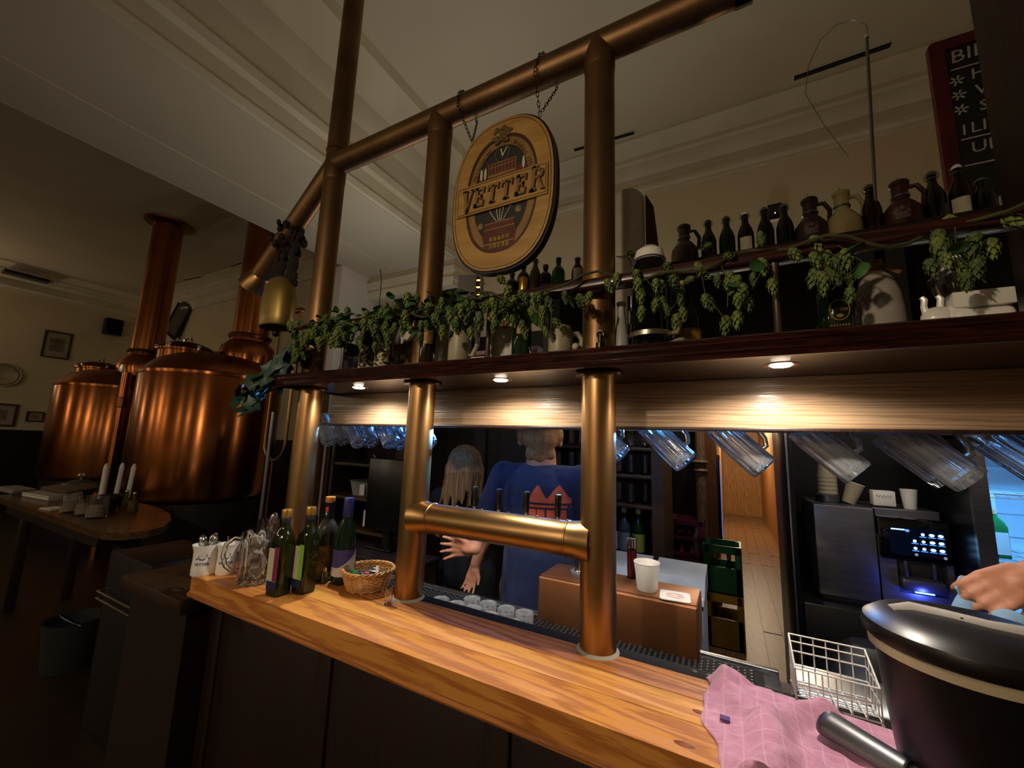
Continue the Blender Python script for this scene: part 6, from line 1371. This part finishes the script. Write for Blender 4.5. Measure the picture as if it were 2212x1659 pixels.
# dark red chair, bucket, footrail cabinet
rd = M_('red_upholstery', '#3c1116', .8, col2='#2c0c10', scale=20)
chx = thing('dining_chair', 'dark red upholstered wooden chair at the rounded table end', 'chair', (-3.1, 2.0, 0), .6)
ob('seat', MB().rbox(-.22, .22, -.21, .21, .45, .51, .02, seg=3), rd, chx); ob('backrest', MB().rbox(.19, .23, -.2, .2, .58, .95, .015, seg=3), rd, chx)
for sx in (-1, 1):
    for sy in (-1, 1): ob('leg', MB().rbox(sx*.19-.018, sx*.19+.018, sy*.18-.018, sy*.18+.018, 0, .45 if sx < 0 else .98, .004), darkwood, chx)
t = thing('white_bucket', 'pale bucket standing on the floor under the high table', 'bucket', (-4.0, 1.22, 0)); ob('pail', MB().lathe([(.12, .002), (.13, 0), (.16, .3), (.165, .305), (.15, .3), (.12, .012), (0, .01)], 32), M_('bucket_white', '#232726', .6, rvar=.05), t); ob('bail', MB().tube([(.16*math.cos(a), -.02-.05*math.sin(a), .29+.03*math.sin(a)) for a in [PI*i/12 for i in range(13)]], .004, 6), steeld, t)
p = at(255, 1300, y=1.0)
t = thing('rail_cabinet', 'dark low cabinet with a double chrome rail left of the bar', 'cabinet', (p.x-.05, 1.2, 0)); ob('body', MB().rbox(-.28, .22, -.15, .2, 0, .9, .006), M_('cabinet_black', '#0f0b09', .5, rvar=.05), t)
for z in (p.z, p.z-.035): ob('chrome_rail', MB().tube([(-.22, -.155, z), (-.22, -.2, z), (.2, -.2, z), (.2, -.155, z)], .006, 8), chrome, t)
# ------------------------------------------------------------------ pictures on the left wall
def picture(u0, v0, u1, v1, label, inner, fw=.03):
    a = at(u0, v0, x=XL); b = at(u1, v1, x=XL); w_ = abs(b.y-a.y); h = abs(a.z-b.z); c = (a+b)/2
    t = thing('framed_picture', label, 'picture', (XL, c.y, c.z-h/2), 0, 'framed pictures on the left wall')
    MW = Matrix(((0, 0, 1, 0), (1, 0, 0, 0), (0, 1, 0, 0), (0, 0, 0, 1)))
    ob('frame', MB().ring(rect(0, h/2, w_, h), rect(0, h/2, w_-2*fw, h-2*fw), .004, .05, MW), M_('frame_brown', '#4a2f1c', .5, rvar=.05), t, smooth=False)
    ob('mount', MB().prism(rect(0, h/2, w_-fw, h-fw), .002, .02, MW), M_('mount_cream', '#a89d88', .7, rvar=.04), t, smooth=False)
    ob('drawing', MB().prism(rect(0, h/2, (w_-2*fw)*.6, (h-2*fw)*.55), .02, .022, MW), inner, t, smooth=False)
sepia = M_('sepia_drawing', '#8a7a68', .7, col2='#6b5c4c', scale=9)
picture(98, 712, 146, 778, 'square framed drawing right of the round plate on the left wall', sepia)
picture(-45, 868, 30, 922, 'framed print below the round plate at the left edge', sepia, .04)
picture(58, 888, 92, 912, 'small low framed picture beside the farther kettle', sepia)
q = at(5, 810, x=XL)
t = thing('wall_plate', 'round pale decorative plate on the left wall', 'plate', (XL+.002, q.y, q.z)); MW = Matrix(((0, 0, 1, 0), (1, 0, 0, 0), (0, 1, 0, 0), (0, 0, 0, 1)))
rp_ = abs(at(47, 808, x=XL).y-q.y)*.95
ob('plate', MB().lathe([(rp_*.4, 0), (rp_*.6, .05), (rp_, .12), (rp_*.98, .13), (rp_*.6, .07), (0, .06)], 40, MW), M_('plate_cream', '#c2b49a', .4, col2='#b09f82', scale=5), t); ob('painted_rim', MB().ring(circ(0, 0, rp_*.85), circ(0, 0, rp_*.8), .1, .125, MW), sepia, t)
q = at(239, 708, x=XL)
t = thing('wall_speaker', 'small black loudspeaker on the left wall', 'speaker', (XL, q.y, q.z)); ob('cabinet', MB().rbox(.02, .25, -.16, .16, -.2, .2, .02), blackp, t); ob('grille', MB().rbox(.25, .262, -.14, .14, -.18, .18, .005), rubber, t); ob('bracket', MB().box(0, .03, -.03, .03, -.06, .06), blackp, t, smooth=False)
q = at(392, 690, y=YB)
t = thing('leaning_frame', 'dark empty frame leaning behind the farther chimney', 'frame', (q.x-.2, YB-.1, 3.9)); t.rotation_euler = (-.1, .45, 0)
ob('frame', MB().ring(rect(0, .45, .7, .9), rect(0, .45, .58, .78), 0, .04, upright(0, 0, 0)), blackp, t, smooth=False); ob('picture', MB().prism(rect(0, .45, .6, .8), .01, .02, upright(0, 0, 0)), M_('grey_print2', '#5c584a', .7, col2='#4a463a', scale=4), t, smooth=False)
ob('hook', MB().cyl((0, 0, .88), (0, .08, .95), .01), blackp, t)
tall = thing('dark_space_block', 'tall black block in place of the dark space under the white bulkhead', 'cabinet', (-3.6, 4.2, 0)); ob('body', MB().box(-4.1, -3.02, 3.97, 4.4, 0, 3.55), blackwood, tall, world=True, smooth=False)  # black block stands in for the dark space below the bulkhead
for x in (-4.08, -3.55): ob('door', MB().rbox(x, x+.5, 3.955, 3.97, .1, 3.4, .005), blackwood, tall, world=True)

# ------------------------------------------------------------------ people
def caps(m, a, r0, b=None, r1=None, n=14, sc=None):
    a = Vector(a)
    if b is None:
        m.ball(a, r0, n, sc=sc or (1, 1, 1)); return
    b = Vector(b); r1 = r0 if r1 is None else r1; d = b-a; L = d.length; q = Matrix.Translation(a) @ d.to_track_quat('Z', 'Y').to_matrix().to_4x4()
    prof = [(r0*math.sin(PI/2*i/4), -r0*math.cos(PI/2*i/4)) for i in range(5)]+[(r1*math.cos(PI/2*i/4), L+r1*math.sin(PI/2*i/4)) for i in range(5)]
    prof[0] = (0, -r0); prof[-1] = (0, L+r1)
    if sc: q = q @ Matrix.Diagonal((sc[0], sc[1], 1, 1))
    m.lathe(prof, n, q)
def fuse(m, mats, voxel, smooth_it=4, name='body'):
    me = m.mesh(name, mats); o = bpy.data.objects.new(name, me); C.objects.link(o)
    r = o.modifiers.new('r', 'REMESH'); r.mode = 'VOXEL'; r.voxel_size = voxel; r.use_smooth_shade = True
    s_ = o.modifiers.new('s', 'SMOOTH'); s_.iterations = smooth_it; s_.factor = .5
    dg = bpy.context.evaluated_depsgraph_get(); dg.update()
    out = bpy.data.meshes.new_from_object(o.evaluated_get(dg)); out.name = name
    bpy.data.objects.remove(o)
    for p in out.polygons: p.use_smooth = True
    return out
def head(m, c, fwd, s_=1.0):
    """skull, jaw, nose, ears round centre c, looking along fwd"""
    f = Vector(fwd).normalized(); sd = f.cross(Vector((0, 0, 1))).normalized(); up = sd.cross(f)
    P = lambda x, y, z: Vector(c)+(sd*x+f*y+up*z)*s_
    caps(m, P(0, -.012, .03), .092*s_, P(0, .012, .03), .088*s_); caps(m, P(0, .045, -.055), .05*s_, P(0, .02, .0), .075*s_)
    caps(m, P(0, .095, .005), .012*s_, P(0, .112, -.02), .015*s_)
    for k in (-1, 1):
        caps(m, P(k*.085, -.005, .015), .018*s_, P(k*.088, -.012, -.02), .014*s_)
        caps(m, P(k*.034, .085, -.0), .018*s_, P(k*.05, .07, -.01), .022*s_)
    caps(m, P(-.022, .092, -.052), .011*s_, P(.022, .092, -.052), .011*s_)
    return P
def face(parent, P, s_=1.0):
    for k in (-1, 1):
        e = ob('eye', MB().ball(P(k*.033, .087, .022), .0125*s_, 10), white, parent); ob('iris', MB().ball(P(k*.033, .0965, .022), .0055*s_, 8), M_('iris_brown', '#3a2a1c', .3, rvar=.03), e)
        ob('eyebrow', MB().tube([P(k*.018, .098, .042), P(k*.034, .099, .047), P(k*.05, .09, .042)], .004*s_, 6), hairb, parent)
def hand(m, wrist, dirv, normal, s_=1.0, curl=.25, spread=.16, thumb=1):
    d = Vector(dirv).normalized(); nrm = Vector(normal); nrm = (nrm-d*nrm.dot(d)).normalized(); sd = d.cross(nrm)
    W = Vector(wrist); P = lambda a, b, c: W+(d*a+sd*b+nrm*c)*s_
    caps(m, P(.0, 0, 0), .026*s_, P(.03, 0, 0), .03*s_, sc=(1, .8)); 
    for k in range(4): caps(m, P(.02, (k-1.5)*.013, 0), .0155*s_, P(.085, (k-1.5)*.021, 0), .0125*s_)
    for k, L in enumerate((.062, .075, .08, .07)):
        a = (k-1.5)*spread; y0 = (k-1.5)*.0215; c1, c2, c3 = curl*.5, curl*1.3, curl*2.0
        p = Vector((.085, y0, 0)); pts = [p]
        for seg, cc in zip((.42, .32, .26), (c1, c2, c3)):
            p = p+Vector((math.cos(cc)*math.cos(a), math.cos(cc)*math.sin(a), -math.sin(cc)))*L*seg; pts.append(p)
        for i in range(3): caps(m, P(*pts[i]), (.0098-.0009*i)*s_, P(*pts[i+1]), (.0093-.0011*i)*s_, 10)
    t0 = P(.028, thumb*.028, -.004); t1 = P(.058, thumb*.052, -.012); t2 = P(.09, thumb*.062, -.02)
    caps(m, P(.015, thumb*.012, 0), .019*s_, t0, .016*s_); caps(m, t0, .0135*s_, t1, .0115*s_); caps(m, t1, .0112*s_, t2, .0092*s_)
# --- barman seen from behind
mp = thing('person', 'person in a navy T-shirt with orange back print, back turned, reaching left', 'person', (-.80, 1.80, 0))
b = MB()
caps(b, (0, 0, .95), .12, (0, 0, 1.1), .115); caps(b, (0, 0, 1.1), .115, (0, -.01, 1.36), .13, sc=(1.1, .8)); caps(b, (-.13, 0, 1.42), .07, (.13, 0, 1.42), .07)
caps(b, (0, -.01, 1.42), .08, (0, .0, 1.54), .07)
Pm = head(b, (-.02, .02, 1.61), (-.45, .9, -.1), 1.08)
for s_ in (-1, 1): caps(b, (s_*.1, 0, .92), .095, (s_*.1, .01, .5), .065); caps(b, (s_*.1, .01, .5), .06, (s_*.1, -.01, .09), .042); caps(b, (s_*.1, -.02, .05), .045, (s_*.11, .14, .035), .035)
sh_l, el_l, wr_l = (-.2, 0, 1.43), (-.285, -.06, 1.18), (-.20, -.24, 1.125)
caps(b, sh_l, .055, el_l, .044); caps(b, el_l, .042, wr_l, .028)
hand(b, (-.205, -.245, 1.122), (-1, -.1, -.05), (0, 1, .25), 1.0, .16, .2, -1)
sh_r, el_r, wr_r = (.2, 0, 1.43), (.25, .08, 1.16), (.1, .26, 1.12)
caps(b, sh_r, .055, el_r, .044); caps(b, el_r, .042, wr_r, .028); hand(b, wr_r, (-.8, .5, 0), (0, 0, -1), 1.0, .5, .1, -1)
link('body', fuse(b, skin, .0055, 5), mp); face(mp, Pm)
s = MB()
caps(s, (0, 0, .8), .175, (0, 0, 1.1), .16, sc=(1.08, .92)); caps(s, (0, 0, 1.1), .156, (0, -.012, 1.34), .168, sc=(1.12, .84)); caps(s, (-.135, -.005, 1.415), .08, (.135, -.005, 1.415), .08)
for p0, p1 in ((sh_l, el_l), (sh_r, el_r)): a = Vector(p0); d_ = Vector(p1)-a; caps(s, a, .072, a+d_*.62, .066)
me = fuse(s, navy, .009, 6, 'shirt'); link('shirt', me, mp)
t_ = MB()
caps(t_, (0, 0, .88), .14, (0, 0, .9), .14)
for s_ in (-1, 1): caps(t_, (s_*.1, 0, .85), .1, (s_*.1, .01, .5), .08); caps(t_, (s_*.1, .01, .5), .078, (s_*.1, -.01, .1), .066)
link('trousers', fuse(t_, darkcloth, .011, 4, 'trousers'), mp)
for s_ in (-1, 1): ob('shoe', MB().rbox(s_*.1-.055, s_*.1+.055, -.09, .2, .0, .09, .03, seg=3), blackp, mp)
hr = MB()
for (x, y, z, r) in ((0, -.03, .05, .1), (0, -.045, .0, .085), (.05, -.02, .02, .062), (-.05, -.02, .02, .062), (0, .03, .085, .08), (0, -.055, -.045, .055), (.035, -.055, -.07, .035), (-.035, -.055, -.07, .035), (0, -.062, -.085, .035)): caps(hr, Pm(x, y, z), r)
link('hair', fuse(hr, hairb, .008, 3, 'hair'), mp)
# back print: twin peaked building mark
pm_ = MB(); Mb = upright(.1, -.205, 1.255)
def bk_(poly):   # follow the back
    vs = [Mb @ Vector((x, y, 0)) for x, y in poly]
    return vs
import bmesh as _b
from mathutils.bvhtree import BVHTree
bv = BVHTree.FromPolygons([v.co for v in me.vertices], [p.vertices for p in me.polygons])
def proj(x, z):
    h = bv.ray_cast(Vector((x, -.6, z)), Vector((0, 1, 0)))
    return (x, (h[0].y if h[0] else -.15)-.0022, z)
def patch(x0, x1, zlo, zhi, n=16, k=5):
    for i in range(n):
        for j in range(k):
            q = []
            for du, dv in ((0, 0), (1, 0), (1, 1), (0, 1)):
                u = (i+du)/n; x = x0+(x1-x0)*u; lo, hi = zlo(u), zhi(u); q.append(proj(x, lo+(hi-lo)*(j+dv)/k))
            pm_.add(q, [(0, 1, 2, 3)])
pk = lambda u: 1.35+.062*max(max(0, 1-abs(u-.27)/.2)**.8, max(0, 1-abs(u-.75)/.22)**.8)
patch(.0, .175, lambda u: 1.333, pk); patch(.0, .175, lambda u: 1.313, lambda u: 1.324, 12, 1)
for u0 in (.012, .048, .088, .128): patch(u0, u0+.032, lambda u: 1.26, lambda u: 1.305, 4, 3)
patch(.01, .165, lambda u: 1.25, lambda u: 1.258, 10, 1)
ob('back_print', pm_, orange_m, mp, angle=80)
# --- colleague with long hair
wp_ = thing('person', 'person with long light brown hair in a dark top, bending beside the barman', 'person', (-1.38, 2.07, 0))
b = MB()
caps(b, (0, 0, .88), .13, (0, -.02, 1.0), .12); caps(b, (0, -.02, 1.0), .12, (.03, -.12, 1.22), .125, sc=(1.1, .85)); caps(b, (-.09, -.14, 1.27), .055, (.15, -.14, 1.25), .055); caps(b, (.04, -.15, 1.28), .05, (.07, -.18, 1.38), .048)
Pw = head(b, (.08, -.19, 1.425), (-.5, .75, -.35), .95)
for s_ in (-1, 1): caps(b, (s_*.085, 0, .86), .09, (s_*.09, .01, .47), .06); caps(b, (s_*.09, .01, .47), .056, (s_*.09, -.01, .08), .04); caps(b, (s_*.09, -.02, .04), .04, (s_*.1, .13, .03), .03)
a0, a1, a2 = (.17, -.15, 1.24), (.24, -.22, 1.06), (.21, -.33, .97)
caps(b, a0, .045, (.24, -.2, 1.1), .037); caps(b, (.24, -.2, 1.1), .036, (.23, -.27, .98), .026); hand(b, (.23, -.27, .975), (-.1, -.25, -.9), (0, 1, 0), .85, .3, .1, 1)
caps(b, (-.12, -.14, 1.26), .045, (-.17, -.05, 1.05), .037); caps(b, (-.17, -.05, 1.05), .036, (-.08, .1, .98), .026); hand(b, (-.08, .1, .98), (.6, .6, -.2), (0, 0, -1), .85, .4, .1, 1)
link('body', fuse(b, skin, .006, 5), wp_); face(wp_, Pw, .95)
s = MB()
caps(s, (0, 0, .86), .145, (0, -.02, 1.0), .138); caps(s, (0, -.02, 1.0), .136, (.03, -.12, 1.21), .143, sc=(1.1, .88)); caps(s, (-.1, -.14, 1.26), .066, (.16, -.14, 1.24), .066); caps(s, a0, .062, (.21, -.18, 1.14), .054); caps(s, (-.12, -.14, 1.26), .06, (-.155, -.08, 1.13), .054)
link('top', fuse(s, darkcloth, .009, 5, 'top'), wp_)
t_ = MB()
caps(t_, (0, 0, .87), .142, (0, 0, .9), .14)
for s_ in (-1, 1): caps(t_, (s_*.085, 0, .85), .1, (s_*.09, .01, .47), .072); caps(t_, (s_*.09, .01, .47), .07, (s_*.09, -.01, .1), .055)
link('trousers', fuse(t_, darkcloth, .011, 4, 'trousers'), wp_)
hr = MB()
for (x, y, z, r) in ((0, -.03, .045, .098), (0, .02, .08, .082), (.05, -.03, 0, .062), (-.05, -.03, 0, .062)): caps(hr, Pw(x, y, z), r)
for k in range(30):
    a = PI*(k/29)+PI; x, y = .085*math.cos(a), .075*math.sin(a)-.01; L = random.uniform(.14, .2)
    top = Pw(x*.7, y*.7, .05); mid = Pw(x*1.1, y*1.15, -.03); e = mid+Vector((random.uniform(-.035, .02), random.uniform(-.03, .0), -L)); caps(hr, top, .022, mid, .02, 8); caps(hr, mid, .018, e, .006, 8)
link('hair', fuse(hr, hairl, .0055, 2, 'hair'), wp_)
# --- colleague at the right edge wiping with a blue cloth
rpn = thing('person', 'person at the right edge wiping with a pale blue cloth in a grey sleeve', 'person', (1.08, 1.80, 0))
hw = at(2125, 1285, y=1.46)-Vector((1.08, 1.80, 0)); wr_ = at(2235, 1235, y=1.50)-Vector((1.08, 1.80, 0))
b = MB()
caps(b, (0, 0, .95), .14, (0, 0, 1.1), .135); caps(b, (0, 0, 1.1), .13, (0, 0, 1.34), .145, sc=(.85, 1.05)); caps(b, (0, -.12, 1.4), .065, (0, .12, 1.4), .065); caps(b, (0, 0, 1.4), .06, (-.02, 0, 1.54), .055)
Pr = head(b, (-.03, 0, 1.63), (-1, -.3, -.2))
for s_ in (-1, 1): caps(b, (0, s_*.1, .92), .09, (0, s_*.1, .5), .062); caps(b, (0, s_*.1, .5), .058, (0, s_*.1, .09), .04); caps(b, (0, s_*.1, .05), .04, (-.13, s_*.1, .035), .03)
el = Vector((-.12, -.3, 1.2)); caps(b, (-.02, -.18, 1.4), .05, el, .042); caps(b, el, .04, wr_, .029)
dv = (hw-wr_).normalized(); hand(b, wr_+dv*.01, dv, (-.1, -.9, .45), 1.1, .85, .05, -1)
caps(b, (-.02, .18, 1.4), .05, (.02, .25, 1.15), .042); caps(b, (.02, .25, 1.15), .04, (-.15, .2, 1.0), .028); hand(b, (-.15, .2, 1.0), (-.9, -.1, -.3), (0, 0, -1), 1.0, .5, .1, -1)
link('body', fuse(b, skin, .0055, 5), rpn); face(rpn, Pr)
s = MB()
caps(s, (0, 0, .9), .155, (0, 0, 1.1), .15); caps(s, (0, 0, 1.1), .146, (0, 0, 1.33), .16, sc=(.88, 1.06)); caps(s, (0, -.13, 1.4), .078, (0, .13, 1.4), .078); caps(s, (-.02, -.18, 1.4), .066, el, .058); caps(s, el, .057, el.lerp(wr_, .9), .044); caps(s, (-.02, .18, 1.4), .066, (.02, .25, 1.15), .056)
link('shirt', fuse(s, greycloth, .008, 5, 'shirt'), rpn)
t_ = MB(); caps(t_, (0, 0, .93), .152, (0, 0, .98), .15)
for s_ in (-1, 1): caps(t_, (0, s_*.1, .9), .103, (0, s_*.1, .5), .078); caps(t_, (0, s_*.1, .5), .076, (0, s_*.1, .1), .062)
link('trousers', fuse(t_, darkcloth, .011, 4, 'trousers'), rpn)
hr = MB()
for (x, y, z, r) in ((0, -.03, .05, .1), (0, -.045, .0, .085), (.05, -.02, .02, .06), (-.05, -.02, .02, .06), (0, .03, .085, .08)): caps(hr, Pr(x, y, z), r)
link('hair', fuse(hr, hairl, .009, 3, 'hair'), rpn)
cw_ = el.lerp(wr_, .97); ob('bracelet', MB().lathe([(.04, -.006), (.043, 0), (.04, .006)], 24, Matrix.Translation(cw_) @ (wr_-el).to_track_quat('Z', 'Y').to_matrix().to_4x4(), closed=True), blackp, rpn)
# cloth in the hand
blc = M_('pale_blue_cloth', '#8fb4d4', .9, col2='#7ba2c4', scale=30, bump=.3, bscale=90)
hp_ = at(2098, 1290, y=1.49)
clt = thing('blue_cloth', 'crumpled pale blue wiping cloth held in the hand at right', 'cloth', hp_)
def bcl(u, v): return (-.028+.075*u+.008*math.sin(6*v), .02*u+.012*math.sin(5*u+3*v), .045-.085*v*(1-.4*u)-.03*(u-.4)**2*6+.006*math.sin(9*u))
o = ob('fabric', MB().grid(bcl, 24, 24), blc, clt, angle=180); sm = o.modifiers.new('thick', 'SOLIDIFY'); sm.thickness = .004
q_ = at(2185, 1350, y=1.45)-hp_
def bcl2(u, v): return (q_.x-.03+.11*u, q_.y-.02*math.sin(3*u+2*v), q_.z+.03-.085*v-.05*(u-.4)**2+.008*math.sin(8*u))
o = ob('loose_end', MB().grid(bcl2, 18, 18), blc, clt, angle=180); sm = o.modifiers.new('thick', 'SOLIDIFY'); sm.thickness = .004
